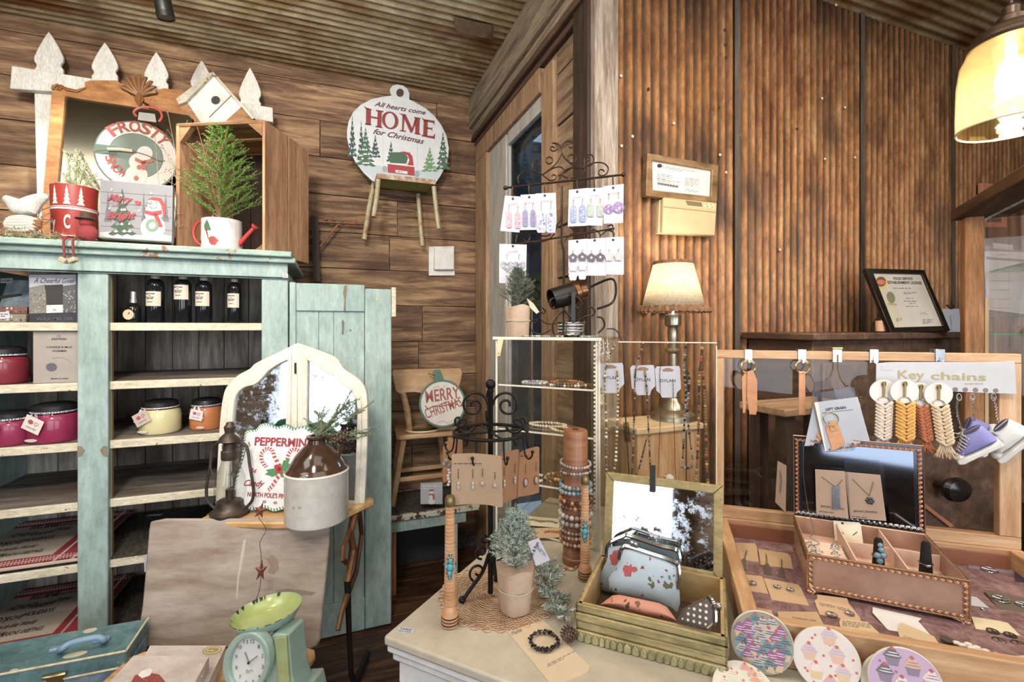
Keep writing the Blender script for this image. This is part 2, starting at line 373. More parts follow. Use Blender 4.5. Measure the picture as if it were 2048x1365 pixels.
def mirror(name='mirror_glass',tint='#c2cad2',foxing=True,rough=0.03):
 if name in MC: return MC[name]
 m,nt,b = newmat(name);lk = nt.links.new;b.inputs['Metallic'].default_value = 1;b.inputs['Roughness'].default_value = rough;b.inputs['Base Color'].default_value = lin(tint,True)
 if foxing:
  tc = N(nt,'ShaderNodeTexCoord');no = N(nt,'ShaderNodeTexNoise');no.inputs['Scale'].default_value = 24;no.inputs['Detail'].default_value = 12;no.inputs['Roughness'].default_value = .8
  lk(tc.outputs['Object'],no.inputs['Vector']);r = N(nt,'ShaderNodeMapRange');r.inputs[1].default_value = .60;r.inputs[2].default_value = .66;lk(no.outputs[0],r.inputs[0])
  mx = N(nt,'ShaderNodeMixRGB');lk(r.outputs[0],mx.inputs[0]);mx.inputs[1].default_value = lin(tint,True);mx.inputs[2].default_value = lin('#4a4a48');lk(mx.outputs[0],b.inputs['Base Color'])
  r2 = N(nt,'ShaderNodeMapRange');r2.inputs[1].default_value = .5;r2.inputs[2].default_value = .66;r2.inputs[3].default_value = rough;r2.inputs[4].default_value = .5;lk(no.outputs[0],r2.inputs[0]);lk(r2.outputs[0],b.inputs['Roughness'])
 MC[name] = m;return m
def emit(name,hexc,strength):
 if name in MC: return MC[name]
 m,nt,b = newmat(name);b.inputs['Emission Color'].default_value = lin(hexc);b.inputs['Emission Strength'].default_value = strength;b.inputs['Base Color'].default_value = lin(hexc);MC[name] = m;return m

BARN = ramp_mat('barn_board',[(.25,'#33231a'),(.42,'#644733'),(.55,'#8f6c4b'),(.68,'#b08a60'),(.8,'#c8a67a')],(0.9,6,9),2.6,10,.85,0,.5,.6,island=.28,streak=('#4a3026',(1.2,2,3),2.0,.5,.75))
BARNS = ramp_mat('barn_board_side',[(.25,'#443024'),(.45,'#71573f'),(.6,'#8f745a'),(.8,'#ab9173')],(6,0.9,9),2.6,10,.85,0,.5,.6,island=.2)
GREYW = ramp_mat('weathered_grey_wood',[(.25,'#453a33'),(.45,'#78695d'),(.62,'#a09184'),(.8,'#b9aa9b')],(14,14,1.2),3,10,.9,0,.6,.5,island=.12)
BEAMW = ramp_mat('weathered_beam',[(.3,'#52453b'),(.5,'#85735f'),(.72,'#a89680')],(9,0.8,9),3,10,.9,0,.5,.5,island=.15)
DARKW = ramp_mat('dark_old_wood',[(.3,'#34241a'),(.55,'#523a2a'),(.75,'#73543c')],(9,1.2,9),3,8,.7,0,.3,.4)
DARKV = ramp_mat('dark_upright_wood',[(.3,'#1d130d'),(.55,'#352318'),(.75,'#4c3322')],(9,9,1),3,8,.65,0,.3,.4)
OAKV = ramp_mat('orange_oak_upright',[(.3,'#7c4a26'),(.5,'#a86b3a'),(.7,'#c98a50')],(12,12,1.2),3,8,.5,0,.2,.4)
OAKH = ramp_mat('orange_oak',[(.3,'#7d4b27'),(.5,'#ab6d3b'),(.7,'#c98b50')],(1.2,12,12),3,8,.5,0,.2,.4)
PINE = ramp_mat('pine_frame_wood',[(.3,'#a06c43'),(.5,'#c18d5e'),(.7,'#dcae7e')],(1.5,14,14),3,8,.45,0,.15,.3)
PINEV = ramp_mat('pine_frame_upright',[(.3,'#a06c43'),(.5,'#c18d5e'),(.7,'#dcae7e')],(14,14,1.5),3,8,.45,0,.15,.3)
PINEY = ramp_mat('pine_frame_sides',[(.3,'#9c683f'),(.5,'#bd8959'),(.7,'#d8a977')],(14,1.5,14),3,8,.45,0,.15,.3)
CRATEW = ramp_mat('crate_wood',[(.3,'#7e4f33'),(.5,'#b07a52'),(.7,'#d09c70')],(9,9,1.0),2.5,8,.8,0,.3,.5,island=.12)
CRATEI = ramp_mat('crate_wood_level',[(.3,'#5e3d27'),(.5,'#94683f'),(.7,'#bd905f')],(1.2,9,9),2.5,8,.8,0,.3,.5,island=.12)
TEAL = ramp_mat('worn_teal_paint',[(.3,'#7a9794'),(.5,'#8eaba7'),(.7,'#a1bdb9')],(3,3,1),2,8,.55,0,.2,.3,chips=('#4f3d30',.70,17),streak=('#9b9484',(3,3,.5),2.2,.62,.9))
CREAM = ramp_mat('worn_cream_paint',[(.3,'#c5b796'),(.5,'#dccfae'),(.7,'#eadfc4')],(2,6,6),3,8,.6,0,.25,.3,chips=('#5a4736',.645,26))
SHELFT = ramp_mat('stained_shelf_top',[(.3,'#3d3735'),(.5,'#6b625c'),(.72,'#9b8d7c')],(1.1,5,5),2.2,8,.75,0,.2,.9,streak=('#6a4a33',(1,3,3),1.5,.55,.8))
BEAD = ramp_mat('streaky_beadboard',[(.25,'#4a4038'),(.42,'#857b6d'),(.55,'#b0a899'),(.72,'#d6d0c0')],(7,7,.7),2.4,8,.7,0,.2,.6,island=.2,streak=('#3b2e22',(2,2,.8),1.3,.5,.72))
WHITEW = ramp_mat('whitewashed_wood',[(.3,'#d6d2c6'),(.5,'#ebe8e0'),(.7,'#f8f6f0')],(9,9,2),4,8,.7,0,.3,.3)
TOPC = ramp_mat('cream_tabletop',[(.3,'#a1957f'),(.5,'#b8ad97'),(.7,'#c4baa6')],(1,1,1),2.5,8,.5,0,.08,.3,chips=('#8e7d66',.70,30))
WHITEP = ramp_mat('white_furniture_paint',[(.3,'#d3d2cd'),(.6,'#e9e8e4')],(1,1,1),3,6,.5,0,.08,.3,chips=('#6b5a46',.73,34))
BLACKI = plain('#1c1a1a',.45,.6,'black_iron')
BROWNI = plain('#3a2c24',.4,.8,'bronze_iron')
SILVER = plain('#b9bcc0',.22,1,'polished_silver')
CHROME = plain('#c9ccd0',.12,1,'chrome')
BRASS = plain('#b09355',.3,1,'aged_brass')
KRAFT = plain('#ac8868',.8,0,'kraft_card')
KRAFTD = plain('#94643f',.8,0,'brown_kraft_card')
PAPER = plain('#bdbdcc',.6,0,'white_card')
INK = plain('#2b2826',.7,0,'black_ink')
GREYINK = plain('#77736f',.7,0,'grey_ink')
REDINK = plain('#9c3a34',.6,0,'brick_red_print')
WHITE = plain('#dddcd8',.6,0,'white_print')
GREEN = plain('#3f6b48',.6,0,'green_print')
DKGREEN = plain('#33504a',.6,0,'dark_green_print')
SNOWB = plain('#cfdce6',.6,0,'pale_blue_snow')
RED = plain('#b5262a',.5,0,'bright_red')
MIRROR = mirror();CLEAN = mirror('clean_mirror','#cfd6d8',False)
GLASS = glass();ACRYL = glass('clear_acrylic','#fbfbf8',.05,1.25,.035)
ACRE = ramp_mat('acrylic_edge',[(.3,'#e6dcc2'),(.7,'#f6f0dc')],rough=.2,bump=0)
# ================================================================ ROOM
WY,SX,CY,CZ = 3.15,0.96,1.60,3.08        # back wall, side wall, corrugated wall, ceiling
def st(o): o['kind'] = 'structure';return o
# floor: old dark planks
b = MB();rn = random.Random(3);y = -3.0
while y < 3.3:
 x = -3.6 + rn.uniform(-1,0)
 while x < 5:
  l = rn.uniform(.9,1.8);b.box(x,x+l-.003,y,y+.117,-.03,rn.uniform(-.001,0));x += l
 y += .12
FLW = ramp_mat('dark_floor_planks',[(.25,'#1e120c'),(.45,'#3f2718'),(.62,'#6b452b'),(.8,'#8b6140')],(1.2,9,9),2.4,9,.45,0,.2,.8,island=.25)
st(b.build('floor',FLW))
def corr(x0,x1,z0,z1,pitch,amp,n=8):      # sine sheet, ribs along z, in local xz with depth y
 v = [];f = [];k = int((x1-x0)/pitch*n);j = 0
 for i in range(k+1):
  x = x0+(x1-x0)*i/k;y = amp*math.sin(2*PI*x/pitch);v += [(x,y,z0),(x,y,z1)]
 for i in range(k): f.append((2*i,2*i+2,2*i+3,2*i+1))
 return v,f
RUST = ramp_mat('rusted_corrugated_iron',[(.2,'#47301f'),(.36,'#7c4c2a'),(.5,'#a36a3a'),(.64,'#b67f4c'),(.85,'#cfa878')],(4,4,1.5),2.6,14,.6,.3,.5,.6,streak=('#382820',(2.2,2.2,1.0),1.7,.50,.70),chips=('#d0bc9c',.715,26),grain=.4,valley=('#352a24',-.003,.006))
TIN = ramp_mat('weathered_tin_ceiling',[(.25,'#6a5136'),(.42,'#a38a60'),(.56,'#c9b68c'),(.7,'#dccca6'),(.85,'#b07840')],(1.4,3,3),2.0,12,.5,.3,.4,.4,streak=('#7a4a20',(.8,2.5,2.5),2.2,.5,.68),chips=('#e3d6b4',.70,20))
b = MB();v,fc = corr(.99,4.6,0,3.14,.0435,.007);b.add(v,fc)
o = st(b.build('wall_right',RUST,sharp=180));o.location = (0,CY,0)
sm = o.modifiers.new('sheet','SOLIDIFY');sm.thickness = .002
b = MB()                                        # overlapping sheet edges
for px in (1470,1722,1905):
 x = at_Y(px,600,CY-.012).x;b.box(x,x+.028,CY-.013,CY-.010,0,3.08)
st(b.build('trim_1',ramp_mat('seam_strip',[(.3,'#3b3532'),(.6,'#6f655c'),(.8,'#8d7a66')],(5,5,.6),2,8,.5,.6,.2)))
# ceiling: corrugations run along x
b = MB();v,fc = corr(-3.2,WY+.05,-4.2,4.8,.052,.008)
b.add([(p[2],p[0],CZ + p[1]) for p in v],[f[::-1] for f in fc]);o = st(b.build('ceiling',TIN,sharp=180));o.modifiers.new('sheet','SOLIDIFY').thickness = .002
b = MB();m = at_Z(938,50,CZ-.012)            # a torn, bent flap of tin
b.add([m+Vector(q) for q in ((-.09,-.03,0),(.12,-.05,-.004),(.14,.03,-.03),(-.06,.03,-.035),(.02,0,-.05))],[(0,1,4),(1,2,4),(2,3,4),(3,0,4)])
st(b.build('trim_2',ramp_mat('torn_tin',[(.3,'#241a14'),(.6,'#5a4332'),(.8,'#8a7458')],bump=.3)))
# back wall boards
zs = [3.10,3.0,2.774,2.55,2.32,2.09,1.866,1.638,1.403,1.18,.95,.72,.49,.26,.09]
b = MB();rn = random.Random(5)
for i in range(len(zs)-1):
 x = -4.2 + rn.uniform(-1,0)
 while x < SX:
  l = rn.uniform(1.6,3.4);x1 = min(SX,x+l-.003);b.box(x,x1,WY+rn.uniform(0,.006),WY+.04,zs[i+1]+.004,zs[i]);x += l
b.box(-4.2,SX,WY+.03,WY+.06,0,3.1)
st(b.build('wall_back',BARN,bevel=.003))
st(MB().box(-4.2,SX,WY-.02,WY,0,.1).build('baseboard_back',ramp_mat('speckled_slate',[(.4,'#2c2d32'),(.6,'#4b4d55'),(.75,'#8d9098')],(1,1,1),30,6,.5,0,.2),bevel=.002))
# side wall (X = SX) from the corner to the post
def yx(px): return at_X(px,600,SX).y
def zx(px,py): return at_X(px,py,SX).z
y_far0,y_grey,y_op0,y_op1,y_cas,y_post = WY,yx(981),yx(1018),yx(1089),yx(1113),yx(1160)
b = MB();rn = random.Random(9);zc = 3.1
while zc > 0:
 for a,c in ((CY+.04,y_cas),):
  b.box(SX+rn.uniform(0,.005),SX+.03,a,c,zc-.226,zc-.004)
 if zc > 2.72: b.box(SX,SX+.03,y_cas,WY,zc-.226,zc-.004)
 zc -= .23
b.box(SX+.03,SX+.06,CY+.04,y_op1-.01,0,3.1);b.box(SX+.03,SX+.06,y_op0+.02,WY,0,3.1);b.box(SX+.03,SX+.06,y_op1-.02,y_op0,2.5,3.1)
st(b.build('wall_side',BARNS,bevel=.003))
b = MB();b.box(SX-.07,SX+.03,CY-.02,WY-.001,2.86,3.1);b.box(SX-.05,SX+.02,CY,WY-.001,2.815,2.858)
st(b.build('trim_3',BEAMW,bevel=.006))
b = MB()
for k,(d,z0,z1) in enumerate(((.045,2.80,2.83),(.055,2.775,2.80),(.03,2.745,2.775))): b.box(SX-d,SX,CY+.02,WY-.001,z0,z1)
st(b.build('trim_4',DARKW,bevel=.008))
# door casing, frame and opening
GRYP = ramp_mat('grey_painted_frame',[(.3,'#8b8883'),(.6,'#b3b0aa')],(6,6,1),3,6,.5,0,.1)
d = MB();d.box(SX-.03,SX+.03,y_grey,WY-.03,0,2.62);d.box(SX-.03,SX+.03,y_op1,WY-.03,2.62,2.74)
d.box(SX-.018,SX+.03,y_cas,y_op1,0,zx(1100,135)+.0)
door = st(d.build('door_1',ramp_mat('brown_door_casing',[(.3,'#6f523c'),(.5,'#94704f'),(.7,'#b08a66')],(12,12,1.2),3,8,.6,0,.25),bevel=.004))
g = MB();g.box(SX-.008,SX+.05,y_op0+.03,y_grey,0,2.62);g.box(SX+.0,SX+.02,y_op0,y_op0+.02,0,2.56);g.box(SX-.008,SX+.05,y_op1,y_op0,2.545,2.62)
g.build('door_frame',GRYP,door,bevel=.003)
g = MB();g.box(SX+.012,SX+.016,y_op1-.01,y_op0+.02,.25,2.56);g.build('glass_pane',glass('dark_pane','#c3d0dc',.03,1.12),door)
st(MB().box(1.75,1.8,1.75,3.8,0,3.1).box(SX+.03,1.8,3.75,3.8,0,3.1).build('wall_beyond',ramp_mat('slate_wall_beyond',[(.3,'#4b525a'),(.7,'#727a82')],bump=0)))
M = Matrix.Translation(at_X(1075,600,1.2)) @ Matrix.Rotation(R_(-90),4,'Z')
sg = thing('window_sign','olive gold sign with a black letter S seen through the door glass','sign',M)
MB().prism([(-.19,-.035),(.12,-.035),(.12,.16),(-.19,.16)],0,.01).build('board',plain('#8d8a3e',.6),sg)
a = MB();pts = [(.032*math.cos(R_(q)),.004-.006,.085+.028*math.sin(R_(q))) for q in range(20,280,20)] + [(.032*math.cos(R_(q)),.004-.006,.029+.028*math.sin(R_(q))) for q in range(90,-170,-20)]
a.tube(pts,.005,5);a.build('letter',INK,sg)
MB().box(-.16,-.12,.01,.02,-1.2,.03).build('stake',OAKV,sg)
# corner post facing the room, dark strip beside it
b = MB();xa = SX;
b.box(xa-.0,xa+.012,CY-.015,CY+.04,0,3.08);st(b.build('trim_5',OAKV,bevel=.002))
b = MB();x0 = at_Y(1191,600,CY-.035).x;x1 = at_Y(1238,600,CY-.035).x;b.box(x0,x1,CY-.035,CY+.02,0,3.08);st(b.build('trim_6',GREYW,bevel=.006))
b = MB();b.box(SX-.035,SX,CY,yx(1160),0,2.9);st(b.build('trim_7',DARKV,bevel=.006))
# rest of the room behind the camera: rear wall with the shop windows, left and right walls
b = MB();zc = 3.08
for z0,z1,xs in ((0,.75,[(-4.2,4.8)]),(.75,2.65,[(-4.2,-1.7),(.5,1.2),(3.2,4.8)]),(2.65,3.1,[(-4.2,4.8)])):
 for p,q in xs: b.box(p,q,-3.1,-3.0,z0,z1)
st(b.build('wall_rear',BARN))
b = MB();b.box(-3.35,-3.3,-3.1,-2.7,0,3.1);b.box(-3.35,-3.3,-1.0,3.2,0,3.1);b.box(-3.35,-3.3,-2.7,-1.0,0,.75);b.box(-3.35,-3.3,-2.7,-1.0,2.55,3.1);st(b.build('wall_left',BARNS))
st(MB().box(4.7,4.75,-3.1,1.7,0,3.1).build('wall_far_right',BARNS))
# ================================================================ TRACK LIGHTS, BOX, BRACKET
def track_light(px,py,t,label,tx,on):
 c = P(px,py,t);M = Matrix.Translation(c)
 o = thing('track_light',label,'light fixture',M,'track spotlights on the ceiling')
 d = (Vector(tx)-c).normalized();q = d.to_track_quat('Z','Y').to_matrix().to_4x4()
 MB().lathe([(.030,-.13),(.033,-.12),(.033,-.005),(.031,0)],seg=20,M=q).build('lamp_housing',plain('#1d1c1c',.4),o)
 MB().lathe([(.0305,-.012),(.0305,-.010)],seg=20,M=q).build('lens',emit('track_lens','#fff4e0',18),o)
 MB().lathe([(.0345,-.02),(.0345,.003),(.031,.003),(.031,-.02)],seg=20,M=q,cap=False).build('rim',plain('#1d1c1c',.4),o)
 s = MB();top = CZ-.02-c.z;s.tube([q @ Vector((0,0,-.07)),Vector((-.02,0,.04)),Vector((-.02,0,top))],.009,8);s.cbox((-.02,0,top),(.05,.3,.03));s.build('stem',plain('#1d1c1c',.4),o)
 spot('track_beam',c + d*.03,tx,on,(1.0,.93,.82),62,.6,.03)
track_light(332,36,2.05,'black cylindrical track spotlight hanging from tin ceiling, in full view',(-.52,2.56,1.9),26)
track_light(138,-12,2.1,'black cylindrical track spotlight at the top edge above the fence',(-1.35,2.9,1.9),50)
track_light(-160,-60,1.9,'black track spotlight left of the others',(-1.9,2.7,1.9),40)
M = wallp(857,552,WY-.001)
o = thing('junction_cover','white wooden utility box cover screwed to board wall below the stool','cover',M)
MB().prism(L2s(M,[(857,552),(857,494),(908,493),(909,552)]),-.012,0).build('base_plate',WHITEP,o,bevel=.003)
MB().prism(L2s(M,[(866,541),(867,498),(905,498),(905,541)]),-.045,-.012).build('raised_box',WHITEP,o,bevel=.004)
# ================================================================ TEAL HUTCH
CF,CB = 2.45,3.05                              # front plane, inner back
def X_(px,Y=CF): return at_Y(px,700,Y).x
def Z_(px,py,Y=CF): return at_Y(px,py,Y).z
M0 = Matrix.Translation((X_(216),CF,0));ox = X_(216)
hutch = thing('hutch','large open teal painted hutch with six cream edged shelves against board wall','cabinet',M0)
xl,xr = X_(-150)-ox,X_(576)-ox;ctop = 1.845
b = MB();b.box(xl,xr+.02,-.075,.66,ctop-.026,ctop);b.box(xl,xr+.035,-.05,.66,ctop-.05,ctop-.026)
b.build('crown',ramp_mat('teal_crown',[(.3,'#7b9890'),(.5,'#93b3a9'),(.7,'#a9c4ba')],(1,4,4),2,8,.6,0,.25,.4,chips=('#8a6244',.60,9)),hutch,bevel=.005)
zo = Z_(216,548);b = MB();b.box(xl,xr,-.018,.01,ctop-.115,ctop-.05);b.box(xl,xr,-.006,.01,zo,ctop-.117);b.build('frieze',TEAL,hutch,bevel=.004)
for a,c,nm in ((154,216,'post'),(-150,-105,'post'),(523,576,'post')):
 MB().box(X_(a)-ox,X_(c)-ox,0,.03,0,zo).build(nm,TEAL,hutch,bevel=.005)
b = MB();b.box(X_(210)-ox,X_(217)-ox,.03,.05,0,zo);b.build('post_backing',plain('#8a7a52',.7),hutch)
MB().box(xr-.02,xr,.03,.62,0,zo+.03).build('side_panel',TEAL,hutch);MB().box(xl,xl+.02,.03,.62,0,zo+.03).build('side_panel',TEAL,hutch)
b = MB();x = xl+.02;rn = random.Random(4)
while x < xr-.02: b.box(x,min(x+.118,xr-.02),.6,.615,.05,ctop-.05);x += .121
b.build('back_panel',BEAD,hutch,bevel=.002)
ZS = [1.519,1.271,1.022,.775,.520,.19]
for z in ZS:
 s_ = MB().box(xl+.02,xr-.02,.035,.6,z-.02,z).build('shelf',SHELFT,hutch)
 MB().box(xl+.02,xr-.02,.022,.035,z-.034,z+.0005).build('cream_edge',CREAM,s_,bevel=.003)
for px_,c_ in ((163,1),(206,-1)):            # worn corbels on the post
 MB().prism(L2s(Matrix.Translation((ox,CF-.001,0)),[(px_-8*c_,893),(px_,893),(px_+6*c_,901),(px_+1*c_,911),(px_-8*c_,914)]),-.003,.001).build('worn_patch',ramp_mat('bare_wood_patch',[(.3,'#4b3a2c'),(.7,'#9d8b74')]),hutch)
def leaf_door():
 xo = X_(579);M = Matrix.Translation((xo,CF-.004,0));o = thing('cabinet_door','open teal plank and frame cabinet door hanging right of the hutch','door',M)
 x = lambda p: X_(p)-xo;zt = 1.712;W_ = x(783)
 b = MB();
 for a,c in ((583,637),(637.6,667),(667.6,729)): b.box(x(a),x(c),.012,.026,.16,zt-.12)
 b.build('panel_board',TEAL,o,bevel=.002)
 b = MB();b.box(x(730),W_,0,.03,.008,zt-.02);b.build('stile',TEAL,o,bevel=.006)
 b = MB();b.box(0,x(592),0,.03,.008,zt);b.build('stile',TEAL,o,bevel=.004)
 MB().box(x(592)+.001,x(729.5),0,.03,zt-.135,zt-.003).build('rail',TEAL,o,bevel=.004)
 MB().box(x(592)+.001,x(729.5),0,.03,.008,.165).build('rail',TEAL,o,bevel=.004)
 MB().box(W_+.0005,W_+.022,.0,.02,Z_(788,634),Z_(788,575)).build('latch_strip',CREAM,o,bevel=.002)
 a = MB();pts = [(688,572),(694,571),(693,590),(691,600),(692,623),(687,622),(689,600),(686,588)];a.prism(L2s(M,pts),-.0012,0)
 a.prism(L2s(M,[(684,640),(687,642),(686,668),(684,668)]),-.0008,.011);a.build('peeled_paint',ramp_mat('bare_wood_patch',[]),o)
 s_ = MB();s_.lathe([(.008,-.002),(.008,0)],c=(x(754),0,Z_(754,599)),M=None);q = MB();q.tube([(x(754),-.002,Z_(754,599)),(x(754),.002,Z_(754,599))],.007,12);q.build('screw_head',BRASS,o)
leaf_door()
# ================================================================ BENCH AND CHAIR BY THE DOOR
zb = .449
M = Matrix.Translation((X_(790,2.69),2.69,0));bx = M.translation.x
bench = thing('low_shelf_bench','low painted bench shelf with chipped cream edge below the oak chair','bench',M)
x1 = at_Y(960,1000,2.69).x-bx
MB().box(-.25,x1,.0,.42,zb-.03,zb).build('top',ramp_mat('chipped_cream_edge',[(.3,'#b9b39c'),(.6,'#dcd6c0')],(1.5,5,5),3,8,.7,0,.3,chips=('#4a3526',.53,20)),bench,bevel=.004)
MB().box(-.2,x1-.08,.015,.035,zb-.095,zb-.03).build('apron',TEAL,bench,bevel=.003)
MB().box(x1-.2,x1-.13,.02,.06,0,zb-.095).build('leg',ramp_mat('leg_cream',[(.3,'#a9b4a6'),(.6,'#d8d5c4')]),bench,bevel=.003)
MB().box(-.03,.01,.02,.06,0,zb-.095).build('leg',OAKV,bench,bevel=.003)
MB().box(-.2,x1-.1,.36,.40,0,zb-.03).build('back_board',plain('#2c2c30',.6),bench)
def ribbed_mat(M,w,d,label,group=None,name='ribbed_mat'):
 o = thing(name,label,'mat',M,group);b = MB();n = int(d/.0125)
 b.box(0,w,0,d,0,.003)
 for i in range(n): b.tube([(0,.006+i*.0125,.0045),(w,.006+i*.0125,.0045)],.0042,6)
 b.build('woven_field',ramp_mat('dark_ribbed_weave',[(.35,'#1d1b1b'),(.55,'#38332c'),(.7,'#6a5c40')],(40,4,4),6,5,.95,0,.4),o)
 f = MB();rn = random.Random(2)
 for i in range(int(w/.008)): f.tube([(i*.008,0,.004),(i*.008+rn.uniform(-.003,.003),-rn.uniform(.008,.015),.0015)],.0011,3)
 f.build('fringe',plain('#6f6555',.95),o);return o
ribbed_mat(Matrix.Translation((bx-.2,2.72,zb)),x1+.17,.36,'black and tan ribbed woven mat on the low bench under the chair')
cw = Matrix.Translation((at_Y(855,880,2.86).x,2.86,zb+.009)) @ Matrix.Rotation(R_(0),4,'Z')
chair = thing('oak_chair','small worn oak chair standing on the bench with curved back panel','chair',cw)
CHW = ramp_mat('honey_chair_wood',[(.3,'#a87145'),(.5,'#c4905f'),(.7,'#dcb184')],(2,6,6),2,7,.45,0,.1)
def lx(px,py,Y): p = at_Y(px,py,Y);return (cw.inverted() @ p)
sh = .375
b = MB();sp = [(-.185,.0),(-.165,-.02),(.165,-.02),(.185,0),(.165,.3),(-.165,.3)]
b.add([(x,y,sh) for x,y in sp]+[(x,y,sh+.03) for x,y in sp],[list(range(5,-1,-1)),list(range(6,12))]+[(i,(i+1)%6,6+(i+1)%6,6+i) for i in range(6)])
b.build('seat',CHW,chair,bevel=.008)
bk = Matrix.Translation((0,.02,0))
Mb = frame(cw @ Vector((0,.0,0)),21);
pts = [(787,740),(921,737),(925,745),(922,762),(916,781),(901,789),(880,792),(858,790),(830,785),(812,786),(800,789),(791,782),(787,762),(784,745)]
pl = [(x,z) for x,z in L2s(Mb,pts)]
def bend(pts,y0,y1,curve=.03):
 m = MB();m.prism(pts,y0,y1);xs = [p[0] for p in pts];c = (min(xs)+max(xs))/2;h = (max(xs)-min(xs))/2
 return m
b = MB();b.prism(pl,.0,.02);b.build('backrest',CHW,chair,M=Matrix.Translation((0,.20,0)) if False else None,bevel=.004)
for p0,p1 in (((806,785,0),(820,862,.06)),((905,785,0),(893,865,.06))):
 a = lx(p0[0],p0[1],2.87);c = lx(p1[0],p1[1],2.92);MB().tube([a,(a+c)/2+Vector((.006,.005,0)),c],[.017,.02,.016],4).build('back_upright',CHW,chair,bevel=.003)
for tx,bx_ in (((-.14,.02),(-.21,-.03)),((.14,.02),(.2,-.03)),((-.13,.26),(-.17,.2+.08)),((.13,.26),(.17,.28))):
 MB().tube([(tx[0],tx[1],sh),(bx_[0],bx_[1],0)],[.02,.016],8).build('leg',CHW,chair)
for y_,z_ in ((.0,.14),(.25,.12)): MB().box(-.165,.165,y_-.008,y_+.008,z_-.013,z_+.013).build('stretcher',CHW,chair,bevel=.003)
# card sign, ornament sign and hand mirror
M = fp(863,1015,2.68,6,4)
M.translation.z = zb+.007
o = thing('snowman_card_sign','small square grey sign with snowman in striped scarf on the bench mat','sign',M)
MB().prism(L2s(M,[(841,1009),(841,968),(885,966),(885,1009)]),0,.02).build('block',plain('#a9acb8',.6),o)
a = MB();cx,cz = L2(M,863,1003);r = .014
for dz,rr in ((0,1.3),(.028,1.0),(.047,.75)): a.prism([(cx+r*rr*math.cos(k*PI/8),cz+dz+r*rr*math.sin(k*PI/8)) for k in range(16)],-.001-dz*.01,0)
px_lines(a,M,846,972,881,5,2,1.8);a.m = 1;a.prism(L2s(M,[(858,983),(868,983),(867,979),(859,979)]),-.002,0);a.prism(L2s(M,[(857,991),(869,991),(868,988),(858,988)]),-.002,0);a.prism(L2s(M,[(865,991),(869,991),(869,1000),(866,1000)]),-.002,0)
a.build('snowman_print',[WHITE,plain('#a3504c')],o)
M = fp(885,855,2.842,21,2)
o = thing('merry_christmas_ornament_sign','round green rimmed sign reading Merry Christmas leaning on the chair','sign',M)
MB().prism(ellpx(M,885,808,47,48),.001,.008).build('rim',plain('#4f7566',.6),o,bevel=.001)
MB().prism(ellpx(M,885,808,43,44),-.0005,.001).build('face',plain('#efe6da',.6),o)
MB().prism(L2s(M,[(869,763),(868,755),(866,746),(869,741),(876,739),(882,742),(883,750),(888,759),(886,764)]),.0,.008).build('cap',plain('#4f7566',.6),o,bevel=.001)
a = MB();px_text(a,M,'MERRY',(852,806),(920,796),24,-.0012,.015);px_text(a,M,'CHRISTMAS',(853,838),(925,812),20,-.0012,.01)
b = MB();b.tube([(p[0],y,p[1]) for y,p in zip((-.004,.012),L2s(M,[(858,748),(859,748)]))],.004,8);b.tube([(p[0],.0,p[1]) for p in L2s(M,[(858,748),(870,752)])],.0015,5);b.build('hanging_nail',BROWNI,o)
a.tube([(p[0],-.002,p[1]) for p in L2s(M,[(850,812),(856,818),(866,813),(885,812),(905,808),(918,800)])],.003,5)
for q in (((866,777),(875,773),(884,778),(890,772)),((874,846),(886,842),(896,847),(905,841))): a.tube([(p[0],-.001,p[1]) for p in L2s(M,q)],.001,4)
a.build('lettering',plain('#a8564a',.6),o)
M = Matrix.Translation(cw @ Vector((-.02,.05,sh+.03))) @ Matrix.Rotation(R_(-6),4,'Z')
o = thing('hand_mirror','antique gold hand mirror lying on the chair seat','mirror',M)
b = MB();b.lathe([(.02,0),(.085,.001),(.095,.008),(.09,.016),(.078,.014)],seg=36,cap=False,sx=1.1,sy=.8);b.lathe([(0,.002),(.08,.002)],seg=36,cap=False,sx=1.1,sy=.8);b.build('rim',plain('#d8bd84',.4),o)
b = MB();b.lathe([(0,.0145),(.08,.0145)],seg=36,cap=False,sx=1.1,sy=.8);b.build('glass',CLEAN,o)
b = MB();b.tube([(.095,0,.009),(.13,0,.009),(.17,-.004,.011),(.23,-.012,.01)],[.018,.009,.013,.015],10);b.build('handle',plain('#d8bd84',.4),o)
# ================================================================ SCHOOL DESK
tz = .76
c0 = at_Z(560,1034,tz)
M = frame(Vector((c0.x,c0.y,0)),2)
desk = thing('school_desk','antique school desk with folded grey worn seat panel and iron stand','desk',M)
DY = 0.0
MI = M.inverted()
topw = ramp_mat('golden_desk_top',[(.3,'#a8713a'),(.5,'#cf9a58'),(.7,'#e2b878')],(1.2,8,8),2.5,8,.4,0,.1)
tp = [MI @ at_Z(px,py,tz) for px,py in ((385,1042),(440,1018),(728,1015),(700,1040),(668,1064),(640,1075),(420,1070))]
b = MB();n = len(tp);v = [(p.x,p.y,tz-.025) for p in tp]+[(p.x,p.y,tz) for p in tp]
# widen backwards so that the mirror stands on it
v = [];outl = [(-.28,-.035),(-.30,.0),(-.27,.16),(-.24,.2),(.31,.2),(.32,.16),(.23,-.0),(.17,-.06),(.0,-.06)]
n = len(outl);b.add([(x,y,tz-.025) for x,y in outl]+[(x,y,tz) for x,y in outl],[list(range(n)),list(range(2*n-1,n-1,-1))]+[(i,n+i,n+(i+1)%n,(i+1)%n) for i in range(n)]);b.build('desk_top',topw,desk,bevel=.006)
Mp = frame(P(465,1298,1.735),2,-10) ;
Mp = frame(P(465,1298,1.70),2,15)
